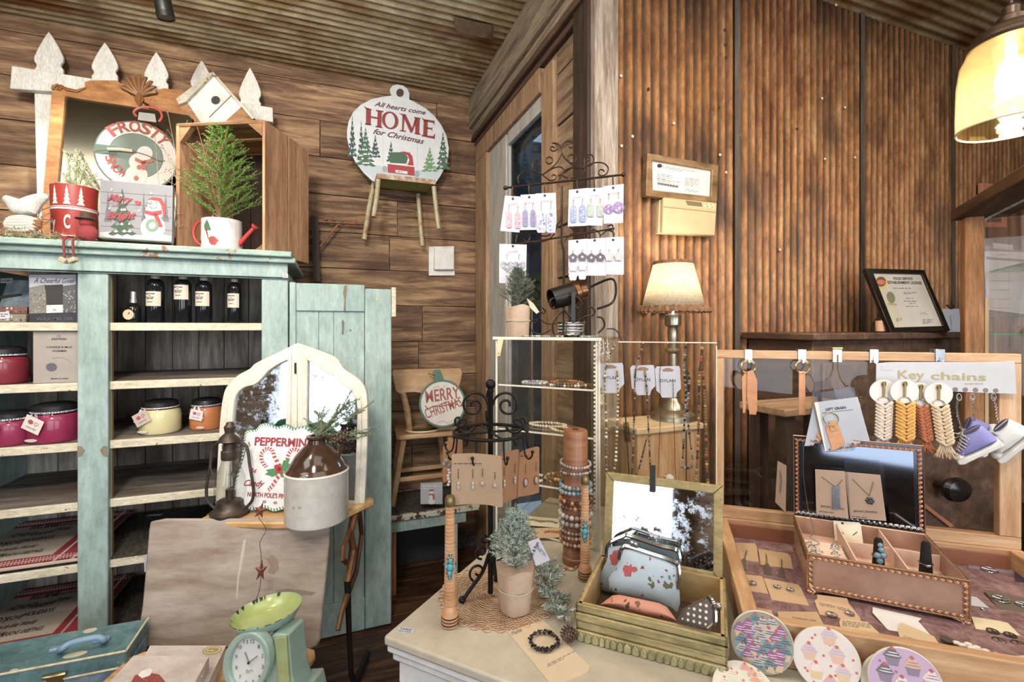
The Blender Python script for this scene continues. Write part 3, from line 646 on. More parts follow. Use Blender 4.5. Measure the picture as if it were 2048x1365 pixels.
# grey seat panel: bottom nearer, top leaning away
SEATG = ramp_mat('worn_grey_varnish',[(.28,'#6b5446'),(.45,'#8b7a6d'),(.6,'#a09185'),(.75,'#b6a89a')],(1.2,1.2,6),2.2,10,.42,0,.08,.3,streak=('#8a5a38',(1.2,1,1),1.6,.56,.8),chips=('#cfc6ba',.735,40))
pp = [(300,1044),(330,1038),(640,1038),(652,1043),(660,1054),(658,1085),(652,1150),(644,1230),(640,1280),(634,1294),(620,1301),(590,1301),(450,1297),(300,1297),(283,1292),(275,1280),(276,1262),(284,1210),(292,1120),(297,1060)]
pl = L2s(Mp,pp);o = MB().prism(pl,0,.016).build('seat_panel',SEATG,desk,M=MI @ Mp,bevel=.006)
b = MB()                                          # scratches and a dark stain on the panel
b.prism(L2s(Mp,[(487,1082),(492,1078),(489,1105),(482,1140),(478,1160),(475,1198),(472,1197),(475,1155),(480,1120)]),-.0005,.0002);b.build('scratch',plain('#b3a899',.6),o)
b = MB();b.prism(L2s(Mp,[(532,1118),(545,1110),(556,1120),(558,1138),(548,1150),(536,1146),(540,1132)]),-.0004,.0002);b.prism(L2s(Mp,[(548,1181),(575,1178),(610,1182),(634,1186),(622,1192),(590,1190),(560,1186)]),-.0004,.0002);b.build('dark_stain',plain('#7f6d5d',.5),o)
ir = ramp_mat('rust_iron',[(.3,'#33261d'),(.6,'#7a4a26'),(.8,'#a86f38')],rough=.6,metal=.4,bump=.2)
for sx_ in (-1,1):
 b = MB();x = .29*sx_-.03
 b.tube([(x,.1,tz-.03),(x,.04,.68),(x+.005,.06,.6),(x,.0,.5)],[.018,.014,.016,.013],8);b2 = MB();b2.tube([(x,.0,.505),(x,.02,.3),(x,.05,.1),(x,.1,.02)],[.013,.011,.011,.014],8);b2.build('lower_leg',plain('#1f1b19',.5,.4),desk)
 b.tube([(x,.03,.69),(x,-.05,.66),(x,-.06,.62),(x,-.01,.58)],.01,6);b2 = MB();b2.tube([(x,-.15,.016),(x,.3,.016)],.014,6);b2.build('foot_rail',plain('#1f1b19',.5,.4),desk)
 b.tube([(x,0,.45),(x,-.07,.42),(x,-.11,.38)],[.012,.010,.009],6);b.tube([(x,.16,tz-.03),(x,.2,.6),(x,.12,.48),(x,.02,.45)],.01,6)
 b.build('iron_leg',ir,desk)
# second seat board in front carrying the scale
sz = .42
c1 = at_Z(455,1345,sz);Ms = frame(Vector((c1.x,c1.y,0)),2)
st2 = thing('wooden_stool','low wooden stool with worn rounded seat carrying the green scale','stool',Ms)
outl = [(-.34,-.3),(-.36,-.25),(-.36,.08),(-.33,.11),(.2,.11),(.232,.098),(.245,.07),(.235,-.1),(.225,-.27),(.2,-.3)];n = len(outl)
MB().add([(x,y,sz-.022) for x,y in outl]+[(x,y,sz) for x,y in outl],[list(range(n-1,-1,-1)),list(range(n,2*n))]+[(i,(i+1)%n,n+(i+1)%n,n+i) for i in range(n)]).build('seat',topw,st2,bevel=.006)
for x,y in ((-.32,-.26),(.19,-.26),(-.32,.07),(.2,.07)): MB().tube([(x*.92,y*.92,sz-.02),(x,y,0)],[.02,.016],10).build('leg',DARKV,st2)
# blue suitcase on a crate
# ================================================================ WHITE COUNTER
cz = .85
C0 = Vector((.106,1.03,0));cu = Vector((.675,-.738,0)).normalized();cv = Vector((-cu.y,cu.x,0))
MC_ = MX(C0,cu,cv,UP)
counter = thing('display_counter','long white painted counter with cream top and moulded edge','counter',MC_)
MB().box(0,1.36,0,.92,cz-.02,cz).build('top',TOPC,counter,bevel=.005)
b = MB();b.box(.004,1.356,.004,.916,cz-.036,cz-.02);b.box(.012,1.348,.012,.908,cz-.055,cz-.036);b.build('moulding',WHITEP,counter,bevel=.005)
MB().box(.022,1.338,.022,.9,.05,cz-.055).build('body',WHITEP,counter,bevel=.004)
MB().box(.04,1.32,.04,.88,0,.05).build('plinth',plain('#8d8c88'),counter)
M = flat(at_Z(811,1262,cz+.0003),-10)
o = thing('price_sticker','tiny white hand lettered sticker at the left corner of counter','sticker',M)
MB().prism([(-.0185,-.009),(.0185,-.009),(.0185,.009),(-.0185,.009)],-.0004,0).build('paper',PAPER,o)
b = MB();b.text('TABLE',(-.014,.001),(.012,.001),.005,-.0008,-.0004);b.text('NOT 4 SALE',(-.015,-.006),(.014,-.006),.004,-.0008,-.0004);b.build('writing',INK,o)
# pedestal under the lamp
pz = 1.15
xa,xb = at_Y(1274,840,1.37).x,at_Y(1408,840,1.37).x
M = Matrix.Translation(((xa+xb)/2,1.37,0));hw = (xb-xa)/2
pd = thing('lamp_pedestal','tall narrow pine box pedestal under the table lamp','pedestal',M)
MB().box(-hw+.01,hw-.01,.01,.19,0,pz-.022).build('box',PINEV,pd,bevel=.003)
MB().box(-hw,hw,0,.2,pz-.022,pz).build('top',ramp_mat('pale_pine_top',[(.3,'#c49a6c'),(.7,'#e8c898')],(2,8,8)),pd,bevel=.004)
for d_ in (.0,):
 MB().box(hw-.075,hw-.072,.006,.012,.7,pz-.03).build('seam',DARKW,pd)
 k = MB();k.lathe([(.004,0),(.006,.012),(.015,.022),(.013,.032),(0,.036)],seg=16,M=Matrix.Translation((-.02,.01,.97)) @ Matrix.Rotation(R_(90),4,'X'));k.build('knob',WHITE,pd)
# dark cabinet behind, under the licence
M = Matrix.Translation((1.72,1.28,0))
dk = thing('dark_cabinet','dark brown wooden cabinet with paneled door standing against rusted iron wall','cabinet',M)
MB().box(0,.98,0,.30,0,1.45).build('body',DARKW,dk,bevel=.004)
MB().box(-.03,1.01,-.03,.31,1.45,1.478).build('top',DARKW,dk,bevel=.006)
MB().box(.04,.94,-.015,.0,.8,1.36).build('door',DARKW,dk,bevel=.004)
# plank table seen through the display lid
M = Matrix.Translation((1.34,1.09,0))
tb = thing('plank_table','plain plank table behind the glass lid, against the iron wall','table',M)
MB().box(0,.36,0,.18,1.215,1.24).build('table_top',ramp_mat('dusty_plank',[(.3,'#6e5138'),(.6,'#9d7c5b')],(1,8,8)),tb,bevel=.004)
for x,y in ((.05,.04),(.31,.04),(.05,.14),(.31,.14)): MB().box(x-.02,x+.02,y-.02,y+.02,0,1.215).build('leg',DARKV,tb)
# ================================================================ ON THE COUNTER
CTZ = cz
def crop(ox_,oy_,k): return lambda pts: [(ox_+x*k,oy_+y*k) for x,y in pts]
def hook_tube(mb,M,px,py,y=-.002,s_=.006,r=.0009):
 c = L2(M,px,py);mb.tube([(c[0]+s_*.5*math.sin(a),y-.004*math.sin(a*.5),c[1]+s_*math.cos(a)) for a in [i*PI/6 for i in range(-2,8)]],r,5)
# ---- acrylic tower
o0 = at_Z(992,1060,CTZ);Mt = MX(o0,cu,cv,UP);Mt.translation.z = CTZ
tw,td,th_ = .335,.29,.612
tower = thing('acrylic_display_tower','tall clear acrylic jewelry tower with four shelves on the counter','display stand',Mt)
MB().box(0,.004,0,td,0,th_).build('side_panel',ACRYL,tower);MB().box(tw-.004,tw,0,td,0,th_).build('side_panel',ACRYL,tower)
MB().box(.004,tw-.004,td-.004,td,0,th_).build('back_panel',ACRYL,tower)
MB().box(-.006,tw+.012,-.006,td+.006,th_,th_+.007).build('top',glass('acrylic_top','#f1ead6',.08,1.6),tower)
e = MB();e.box(-.0075,tw+.0135,-.0085,-.0065,th_-.001,th_+.008)
for x in (0,tw-.006,tw+.002): e.box(x,x+.006 if x else .006,-.0025,-.0005,0,th_)
e.box(tw+.004,tw+.0055,0,.004,0,th_);e.build('polished_edge',ACRE,tower)
TS = [.004,.16,.322,.463]
for z in TS:
 s_ = MB().box(.006,tw-.006,.006,td-.006,z,z+.005).build('shelf',ACRYL,tower);MB().box(.006,tw-.006,.0035,.0058,z,z+.005).build('shelf_edge',ACRE,s_)
g = MB();
for i in range(46): g.box(tw-.011,tw-.0065,-.0035,-.0015,.03+i*.0125,.036+i*.0125)
g.build('tooth_strip',ACRE,tower)
M = Mt @ Matrix.Translation((.012,-.009,th_-.0005));o = thing('price_tag','yellowed string price tag hanging at the top left corner of the acrylic tower','tag',M)
b = MB();b.prism([(0,0),(.02,0),(.008,-.052),(-.006,-.054)],-.001,0);b.build('tag_card',plain('#e8d39a',.7),o);MB().prism(circ((.003,-.045),.002,8),-.0016,-.001).build('eyelet',INK,o)
BC = [plain(c,.35) for c in ('#8a4a2c','#3e3a38','#c9b79a','#7f8f96','#6a5038','#d9cfbd','#5f8a8c','#b86f3c','#9a8fa0','#c9a24e')]
def loop_pts(r,rz,n,wob=.0,seed=1,h=.004):
 rn = random.Random(seed);return [(r*math.cos(2*PI*i/n)*(1+rn.uniform(-wob,wob)),rz*math.sin(2*PI*i/n)*(1+rn.uniform(-wob,wob)),h) for i in range(n)]
def flat_bracelet(M,r,rz,br,mats,label,seed=1,string=None,name='beaded_bracelet',group='beaded bracelets on the acrylic shelves'):
 o = thing(name,label,'bracelet',M,group);n = int(2*PI*(r+rz)/2/(br*1.9));p = loop_pts(r,rz,n,.04,seed,br)
 br *= 1.3;b = MB();beads(b,p,br,random.Random(seed),list(range(len(mats))),6,1,(.8,1.05));b.build('beads',mats,o)
 c = MB();c.tube(p,br*.25,4,True)
 if string: c.tube([(r,0,br),(r+.03,.01,.002),(r+.06,-.004,.001)],.0012,4);c.tube([(r,0,br),(r+.03,-.014,.002),(r+.055,-.02,.001)],.0012,4)
 c.build('cord',plain('#7c5a3a',.8),o);return o
tl = lambda x,y,z,rz=0: Mt @ Matrix.Translation((x,y,z)) @ Matrix.Rotation(R_(rz),4,'Z')
for i,(x,y,z,a,r,rz,br,ms,lb) in enumerate([
 (.11,.06,TS[3]+.006,10,.04,.03,.0036,(8,5,3),'lilac and silver beaded bracelet on upper acrylic shelf, left of others'),
 (.20,.11,TS[3]+.006,-10,.05,.035,.004,(0,4,7),'brown beaded bracelet with leather ties on upper acrylic shelf, middle'),
 (.23,.04,TS[3]+.006,20,.055,.028,.0042,(1,2,4),'black and tan tubular bead bracelet at right front of upper acrylic shelf'),
 (.14,.10,TS[2]+.006,5,.06,.03,.004,(5,2),'long bone bead bracelet on middle acrylic shelf, left one'),
 (.21,.05,TS[2]+.006,-30,.05,.025,.004,(2,9,5),'cream and gold bead bracelet on middle acrylic shelf, right one'),
 (.19,.07,TS[1]+.006,0,.045,.035,.005,(0,9,7),'amber bead bracelet topmost of the pile on lower acrylic shelf'),
 (.20,.06,TS[1]+.017,20,.042,.034,.005,(4,0,9),'gold brown bracelet lying over the amber one on lower acrylic shelf'),
 (.11,.05,TS[1]+.006,-12,.045,.03,.0042,(1,5,1),'dark wire bracelet with white pearls on lower acrylic shelf'),]):
 flat_bracelet(tl(x,y,z,a),r,rz,br,[BC[k] for k in ms],lb,i+1,i in (1,3,4))
for i,(x,y,a,lb) in enumerate([(.12,.10,14,'cream jewelry card with green leaf bracelet in base of acrylic tower'),(.20,.05,30,'tan jewelry card with coral string on floor of the acrylic tower')]):
 o = thing('jewelry_card',lb,'card',tl(x,y,TS[0]+.0055,a));MB().box(-.075,.075,-.035,.035,0,.0015).build('card',plain('#ead9b4' if i == 0 else '#d3a97c',.7),o)
 b = MB()
 for k in range(22): needle(b,Vector((-.05+k*.0045,.0+.006*math.sin(k*.5),.003)),Vector((1,1 if k%2 else -1,.1)),.012,.0018)
 b.tube([(-.05,0,.003),(.0,.006,.003),(.05,0,.003)],.001,4);b.build('bracelet',plain('#6f7f55' if i == 0 else '#b3563f',.5,.3),o)
# ---- big bobbin with bracelets
c = at_Z(1151,1124,CTZ);Mb = Matrix.Translation(Vector((c.x,c.y,CTZ)))
bob = thing('wooden_bobbin','thick dark brown wooden textile bobbin used as a bracelet post','bobbin',Mb)
BOBW = ramp_mat('bobbin_wood',[(.3,'#5e3420'),(.5,'#8a5332'),(.7,'#a96f45')],(1,1,9),3,7,.4,0,.15)
prof = [(.036,0),(.037,.004),(.037,.018)]
for i in range(17): z = .022+i*.0052;prof += [(.0325,z),(.0345,z+.002)]
prof += [(.034,.112),(.0335,.36),(.031,.366),(.0,.367)]
MB().lathe(prof,seg=28).build('spool',BOBW,bob);MB().lathe([(.009,.3672),(.009,.368)],seg=12).build('bore',INK,bob)
def worn_bracelet(z,br,mats,lb,tilt=0,seed=0,R0=.038,zig=0):
 o = thing('stretch_bracelet',lb,'bracelet',Mb @ Matrix.Translation((0,0,z)) @ Matrix.Rotation(R_(tilt),4,'X'),'bracelets round the bobbin')
 R1 = R0+br*.6;n = int(2*PI*R1/(br*1.95));b = MB();beads(b,[(R1*math.cos(2*PI*i/n),R1*math.sin(2*PI*i/n),0) for i in range(n)],br,random.Random(seed),list(range(len(mats))),8,1,(.9,1.04));b.build('beads',mats,o);
 c = MB();c.tube([(R1*math.cos(a*PI/10),R1*math.sin(a*PI/10),0) for a in range(20)],br*.3,4,True);c.build('elastic',plain('#5b4b40'),o)
Zb = lambda y: (1124-y)*1.33/950
TQ = plain('#6fa0a8',.35);
for i,(y,br,cs,lb,tl_) in enumerate([(928,.0042,('#b58e86','#c9aaa0','#8d8a8c'),'pink bead bracelet, topmost on the thick bobbin',6),(944,.004,('#9b9690','#5b544f','#b9b2aa'),'silver and dark bead bracelet, second from top of bobbin',-4),
 (969,.0058,('#7d98a4','#9bb1ba','#5e7682'),'blue grey marbled bead bracelet, upper of the blue pair',3),(981,.0058,('#8aa7b3','#64808c','#a6bac2'),'blue grey marbled bead bracelet, lower of the blue pair',-3),
 (997,.006,('#a05a35','#d2885a','#3e2c24'),'orange agate bead bracelet under the blue pair',4),(1010,.0062,('#8a4c30','#5f4634','#c88a5e'),'rust brown stone bracelet below the orange agate one',-2),
 (1026,.0068,('#c9c3b9','#9a9488','#d8d2c8'),'chunky cream cube bead bracelet, upper of the two',2),(1041,.0068,('#b9b0a2','#d8d4cc','#8a857c'),'chunky cream cube bead bracelet, lower of the two',-2),
 (1056,.0052,('#7c7064','#b0a290','#8f8578'),'grey jasper bead bracelet under the cream cubes',3),(1068,.0052,('#a1714e','#c39a75','#8a5c3e'),'tan wood bead bracelet, second lowest on the bobbin',-3),(1079,.0055,('#8f5c3a','#b98a5e','#c9a47c'),'brown wood bead bracelet, lowest on the bobbin',2)]):
 worn_bracelet(Zb(y),br,[plain(q,.35) for q in cs],lb,tl_,i)
# ---- spindles with turquoise rings
SPW = ramp_mat('spindle_wood',[(.3,'#a5663a'),(.5,'#c98a58'),(.7,'#dca878')],(2,2,7),3,6,.4,0,.1)
def spindle(px,py,h,lb,ringz,lb2,k=1):
 c = at_Z(px,py,CTZ);M = Matrix.Translation((c.x,c.y,CTZ));o = thing('textile_spindle',lb,'spindle',M,'wooden spindles on the counter')
 pr = [(.0,0),(.014,0),(.0175,.003),(.0185,.012),(.018,.03),(.015,.036),(.0115,.045)]
 for i in range(26): z = .05+i*(h-.075)/26;t = i/26;pr += [(.0135-.0035*t,z),(.0128-.0035*t,z+.001)]
 pr += [(.0105,h-.022)];MB().lathe([(r*k,z) for r,z in pr],seg=22).build('shaft',SPW,o)
 MB().lathe([(r*k,z) for r,z in [(.0105,h-.022),(.0112,h-.02),(.0112,h-.006),(.008,h),(0,h)]],seg=20).build('metal_tip',plain('#7a6a3e',.35,.7),o)
 b = MB()
 for z in (.008,.015,.022): b.lathe([(.0182*k,z-.0015),(.0192*k,z),(.0182*k,z+.0015)],seg=22,cap=False)
 b.build('base_ring',plain('#3c3430',.3,.8),o)
 d = (CAM-c);d.z = 0;d.normalize();Mr = MX(c+d*.0125*k,Vector((-d.y,d.x,0)),-d,UP);Mr.translation.z = CTZ+ringz
 q = thing('turquoise_ring',lb2,'ring',Mr,'turquoise rings on the spindles');b = MB();rn = random.Random(int(px))
 for x,z,sx,sz in ((0,0,.008,.010),(.001,.014,.006,.007),(-.001,-.013,.006,.007),(-.008,.002,.004,.006),(.008,.001,.004,.006),(.001,.024,.003,.005),(0,-.023,.003,.005),(-.006,.012,.003,.004),(.006,-.011,.003,.004)): b.ball((x,-.004,z),1,8,(sx*.8,.003,sz*.8))
 b.build('stones',plain('#3f9fb2',.3),q);b = MB()
 for x,z,sx,sz in ((0,0,.008,.010),(.001,.014,.006,.007),(-.001,-.013,.006,.007),(.001,.024,.003,.005),(0,-.023,.003,.005)): b.tube([(x+sx*math.cos(a*PI/6),-.003,z+sz*math.sin(a*PI/6)) for a in range(12)],.0009,4,True)
 for i in range(14): b.ball((rn.uniform(-.012,.012),-.003,rn.uniform(-.026,.028)),.0016,5)
 b.tube([(.0125*math.cos(a*PI/10),.012+.0125*math.sin(a*PI/10)+.0,0) for a in range(20)],.0015,5,True);b.build('setting',SILVER,q)
spindle(900,1252,.283,'wooden textile spindle standing at left front of counter',.135,'turquoise cluster ring slipped on the front left spindle',1)
spindle(1170,1160,.268,'wooden textile spindle standing beside the gold box',.13,'turquoise cluster ring slipped on the spindle beside gold box',.95)
# ---- doily
c = at_Z(998,1190,CTZ);M = Matrix.Translation((c.x,c.y,CTZ))
o = thing('crochet_doily','round tan crocheted doily under the pot and iron stand','doily',M)
b = MB();rn = random.Random(6)
for k,r in enumerate([.012+.0065*i for i in range(20)]):
 n = max(10,int(2*PI*r/.008));pts = [((r+.0028*math.sin(i*PI*(1 if k%3 else .5)))*math.cos(2*PI*i/n),(r+.0028*math.sin(i*PI*.5))*math.sin(2*PI*i/n),.0016+.0006*math.sin(i*2.1+k)) for i in range(n)]
 b.tube(pts,.0013,4,True)
for i in range(96):
 a = 2*PI*i/96;b.tube([(.02*math.cos(a),.02*math.sin(a),.001),(.134*math.cos(a+.06),.134*math.sin(a+.06),.0012)],.0011,3)
for i in range(30):
 a = 2*PI*i/30;b.tube([(.137*math.cos(a)+.009*math.cos(q),.137*math.sin(a)+.009*math.sin(q),.0018) for q in [j*PI/5 for j in range(10)]],.0016,4,True)
b.build('crochet',ramp_mat('tan_crochet',[(.3,'#9c6b45'),(.5,'#c0916a'),(.7,'#d8b592')],nscale=20,bump=0),o)
# ---- potted frosted tree with tag
def pot(M,lb,H,r0,r1,ph,sprigcol,branches,name='potted_evergreen',paper='#cba78a',seed=3,twine=True,nl=.016,grp=None,lean=0,pc=None,up=1.0):
 o = thing(name,lb,'plant',M,grp);b = MB();seg = 28
 b.lathe([(0,.001),(r0,.001),(r0*1.02,.002),(r1*.97,ph*.93),(r1*1.0,ph)],seg=seg);rn = random.Random(seed)
 b.V = [(x*(1+.03*math.sin(5*math.atan2(y,x))),y*(1+.03*math.sin(5*math.atan2(y,x))),z+(.006*math.sin(3*math.atan2(y,x)) if z > ph*.95 else 0)) for x,y,z in b.V]
 b.build('paper_wrap',ramp_mat('kraft_pot_'+paper.strip('#'),[(.3,paper),(.7,paper)],bump=.1,nscale=8),o)
 if twine:
  t = MB();z = ph*.52;r = r0+(r1-r0)*.55
  for q in (0,.002): t.tube([((r+.0015)*math.cos(a*PI/12),(r+.0015)*math.sin(a*PI/12),z+q+.001*math.sin(a)) for a in range(24)],.0012,5,True)
  t.build('twine',plain('#b5a88c',.9),o)
 f = MB();rn = random.Random(seed);top = Vector((lean,0,H));base = Vector((0,0,ph*.8));branch(f,base,top,60,nl,rn,stem=.003)
 for i in range(branches):
  t = (i/branches)**.85;z = ph*.9+(H-ph)*t*.92;a = i*2.4+rn.uniform(-.3,.3);L = (H-ph)*(.58*(1-t)+.10)*rn.uniform(.8,1.15)*(up if up < 1 else 1)
  p = Vector((lean*t,0,z));q = p+Vector((math.cos(a)*L*.75,math.sin(a)*L*.75,L*(.55 if up >= 1 else .3)+L*.35*t));branch(f,p,q,int(16+26*(1-t)),nl,rn)
  for s_ in (-1,1):
   m = p.lerp(q,.5);d = (q-p).cross(Vector((0,0,1)))*.38*s_;branch(f,m,m+(q-p)*.35+d,12,nl*.85,rn)
 f.build('foliage',[plain('#6b5a40',.9)]+[plain(c,.7) for c in sprigcol],o,smooth=False);return o
c = at_Z(1031,1222,CTZ);M = Matrix.Translation((c.x,c.y,CTZ+.004))
pt = pot(M,'frosted green mini tree in kraft paper pot tied with twine on doily',.24,.034,.0435,.098,('#a3b8ab','#71896f'),70,seed=3,nl=.015)
Mc = fp(1078,1120,1.03,-8,5);c_ = MB().prism(L2s(Mc,[(1056,1084),(1078,1077),(1100,1121),(1072,1133)]),0,.0006)
tg = c_.build('hang_tag',PAPER,pt,M=pt.matrix_world.inverted() @ Mc) if False else None
o = thing('business_card','white jewelry business card tucked into the frosted potted tree','card',Mc);c_.build('card',PAPER,o)
a = MB();px_text(a,Mc,'Leon & Roo',(1062,1122),(1078,1086),6,-.0006,.02);px_lines(a,Mc,1074,1088,1092,4,3,1,-.0006,1.2);a.build('print',INK,o)
# ---- iron earring stand
ps = at_Z(981,1195,CTZ);Ms = frame(Vector((ps.x,ps.y,CTZ+.004)),0)
es = thing('iron_earring_stand','black wrought iron scroll earring stand with round hook ring on counter','display stand',Ms)
tS = 1.145;u_ = tS/950
zz = lambda y: (1195-y)*u_
b = MB();b.lathe([(.0062,zz(1190)),(.0062,zz(790)),(.0075,zz(788)),(.0075,zz(782))],seg=12);b.ball((0,0,zz(773)),.0125,12);b.build('pole',BLACKI,es)
R1 = .088;zr = zz(868)
b = MB()
b.tube([(R1*math.cos(a*PI/20),R1*math.sin(a*PI/20),zr) for a in range(40)],.0042,8,True)
for a in (0,90,180,270): b.tube([(0,0,zr),(R1*math.cos(R_(a+20)),R1*math.sin(R_(a+20)),zr)],.003,6)
b.build('ring',BLACKI,es)
def scroll(mb,c,r0,r1,a0,a1,plane,rad,n=22):
 pts = []
 for i in range(n+1):
  t = i/n;a = R_(a0+(a1-a0)*t);r = r0+(r1-r0)*t;pts.append(plane(c[0]+r*math.cos(a),c[1]+r*math.sin(a)))
 mb.tube(pts,rad,6);return pts
for az in (352,188,100):
 pl_ = lambda x,z,az=az: Vector((x*math.cos(R_(az)),x*math.sin(R_(az)),z));s_ = MB()
 scroll(s_,(.04,zr+.065),.034,.006,180,180-560,pl_,.0033,34)
 scroll(s_,(.062,zr+.022),.006,.026,520,200,pl_,.0033,24)
 scroll(s_,(.075,zr+.03),.005,.018,470,170,pl_,.003,20)
 s_.build('scroll',BLACKI,es)
b = MB()
for k in range(9):
 a = R_(k*40+12);x,y = R1*math.cos(a),R1*math.sin(a);d = Vector((math.cos(a),math.sin(a),0))
 pts = [Vector((x,y,zr)),Vector((x,y,zr-.025))+d*.002,Vector((x,y,zr-.045))+d*.006,Vector((x,y,zr-.052))+d*.014,Vector((x,y,zr-.045))+d*.022,Vector((x,y,zr-.035))+d*.024]
 h_ = MB();h_.tube(catmull(pts,3),.0022,6);h_.ball(pts[-1],.0042,8);h_.build('hook',BLACKI,es)
for az in (200,320,80):
 pl_ = lambda x,z,az=az: Vector((x*math.cos(R_(az)),x*math.sin(R_(az)),z));l = MB()
 l.tube(catmull([pl_(.004,.10),pl_(.02,.06),pl_(.045,.03),pl_(.068,.002)],5),.0045,8);l.ball(pl_(.07,.003),.0085,10)
 scroll(l,(.032,.062),.022,.005,-60,330,pl_,.0028);scroll(l,(.022,.108),.017,.004,-90,330,pl_,.0028);scroll(l,(.014,.14),.012,.004,200,560,pl_,.0025)
 l.build('leg',BLACKI,es)
def earring_dangle(o,M,px,py0,py1,bead,mats,y=-.003,name='earring'):
 e = MB();a = L2(M,px,py0);c = L2(M,px,py1);L = a[1]-c[1]
 e.m = 0;e.tube([(a[0]+.0018,y,a[1]-.003),(a[0]+.001,y,a[1]),(a[0]-.001,y,a[1]-.001),(a[0],y,a[1]-.006),(a[0],y,a[1]-L*.45)],.0005,4)
 for k in range(5): e.ball((a[0],y,a[1]-L*.2-k*L*.06),.0011,5)
 e.m = 1
 if bead == 'round': e.ball((c[0],y,c[1]+.005),.0052,10)
 elif bead == 'tube':
  for k in range(4): e.m = 1+k%2;e.ball((c[0],y,c[1]+.003+k*.004),.0028,7)
 elif bead == 'oval': e.ball((c[0],y,c[1]+.008),1,10,(.005,.003,.009));e.m = 0;e.tube([(c[0]+.006*math.cos(q*PI/8),y,c[1]+.008+.010*math.sin(q*PI/8)) for q in range(16)],.0008,4,True)
 e.build(name,mats,o)
EM = [plain('#5d4a35',.35,.8),plain('#a48f8c',.3),plain('#b7c4b8',.3)]
def kraft_card(pts,M,lb,mat,ear,hooks,curl=0,nm='earring_card',grp='earring cards on the iron stand',text=None):
 o = thing(nm,lb,'earring card',M,grp);b = MB();b.prism(L2s(M,pts),0,.0008);b.build('card',mat,o)
 for px,a,c,bd in ear: earring_dangle(o,M,px,a,c,bd,EM)
 if text:
  t = MB();px_lines(t,M,*text);t.build('print',INK,o)
 return o
Mk = fp(955,912,1.045,0);K = crop(860,640,.29297)
kraft_card(K([(148,925),(160,916),(300,912),(400,920),(480,930),(490,938),(497,1275),(480,1283),(400,1265),(280,1258),(160,1268),(145,1255)]),Mk,'large tan card with four dangling earrings, front of the iron stand',KRAFT,
 [(917,938,980,'tube'),(946,938,980,'tube'),(965,938,972,'round'),(990,944,976,'round')],2,text=(908,927,1000,5,1,1.3))
Mk = fp(1020,905,1.10,25)
kraft_card(K([(470,935),(480,915),(590,885),(608,890),(600,1215),(500,1252),(492,1240)]),Mk,'brown card with two earrings, right next to the large tan card',KRAFTD,[(1008,934,975,'tube'),(1029,928,968,'tube')],2,text=(1003,918,1030,5,1,1.2))
Mk = fp(1060,895,1.13,40)
kraft_card(K([(612,910),(640,890),(730,865),(747,872),(745,1180),(700,1195),(598,1212)]),Mk,'brown card with two stone earrings, rightmost on the iron stand',KRAFTD,[(1050,928,972,'oval'),(1071,924,967,'oval')],2,text=(1040,912,1070,5,1,1.2))
Mk = fp(905,880,1.22,-30)
kraft_card([(886,895),(890,885),(908,878),(925,880),(925,955),(886,965)],Mk,'brown card seen edgewise at back left of the iron stand',KRAFTD,[],1)
M = fp(893,905,1.08,0);M = M @ Matrix.Translation((0,0,0));o = thing('cluster_earring','single long pearl and stone cluster earring hanging left on the iron stand','earring',M)
b = MB();b.m = 0
for p in ((0,-.02),(-.004,-.028),(.006,-.03)): b.ball((p[0],0,p[1]),.006,8)
b.m = 1
for k in range(6): b.ball((.005+.0015*math.sin(k*2),0,-.04-k*.0068),.0034,8)
b.m = 2;b.tube([(0,0,0),(.001,0,.006),(.004,0,.002),(.002,0,-.02),(.005,0,-.075)],.0008,5);b.build('stones',[plain('#7d706c',.25),WHITE,BRASS],o)
c = at_Z(1150,1134,CTZ+.001);M = Matrix.Translation(c);o = thing('coral_bead_strand','short strand of coral and cream beads curled at the foot of the bobbin','jewelry',M)
b = MB();beads(b,[((k-9)*.0045,.006*math.sin(k*.8)-.012,.0035) for k in range(18)],.0032,random.Random(5),(0,1),6,1,(.7,1.1));b.build('beads',[plain('#b5604c',.4),plain('#e0d2bd',.4)],o)
# ---- pine garland with cone
def garland(pts,lb,seed,spread=.035,n=10,cols=('#6f7f66','#aebdb0','#e3e8e0'),nl=.022,name='pine_garland',cat='garland',berries=None,k=26,up=.35):
 c = pts[0];M = Matrix.Translation(c);o = thing(name,lb,cat,M);rn = random.Random(seed);L = [p-c for p in pts];f = MB();f.m = 0;f.tube(catmull(L,4),.002,5);cl = catmull(L,n)
 for i,p in enumerate(cl):
  for q in range(2):
   a = rn.uniform(0,2*PI);d = Vector((math.cos(a),math.sin(a),rn.uniform(.0,up*2)))*spread*rn.uniform(.6,1.1);branch(f,p,p+d,k,nl,rn,.0017,.7,mi=(0,1,2 if rn.random() < .6 else 3))
 ms = [plain('#6b5a40',.9)]+[plain(c_,.7) for c_ in cols]
 f.build('sprigs',ms,o,smooth=False)
 if berries:
  b = MB();
  for i in range(berries[1]):
   p = rn.choice(cl);b.ball(p+Vector((rn.uniform(-1,1),rn.uniform(-1,1),rn.uniform(0,1)))*spread*.8,rn.uniform(.0022,.0036),6)
  b.build('berries',plain(berries[0],.35),o)
 return o
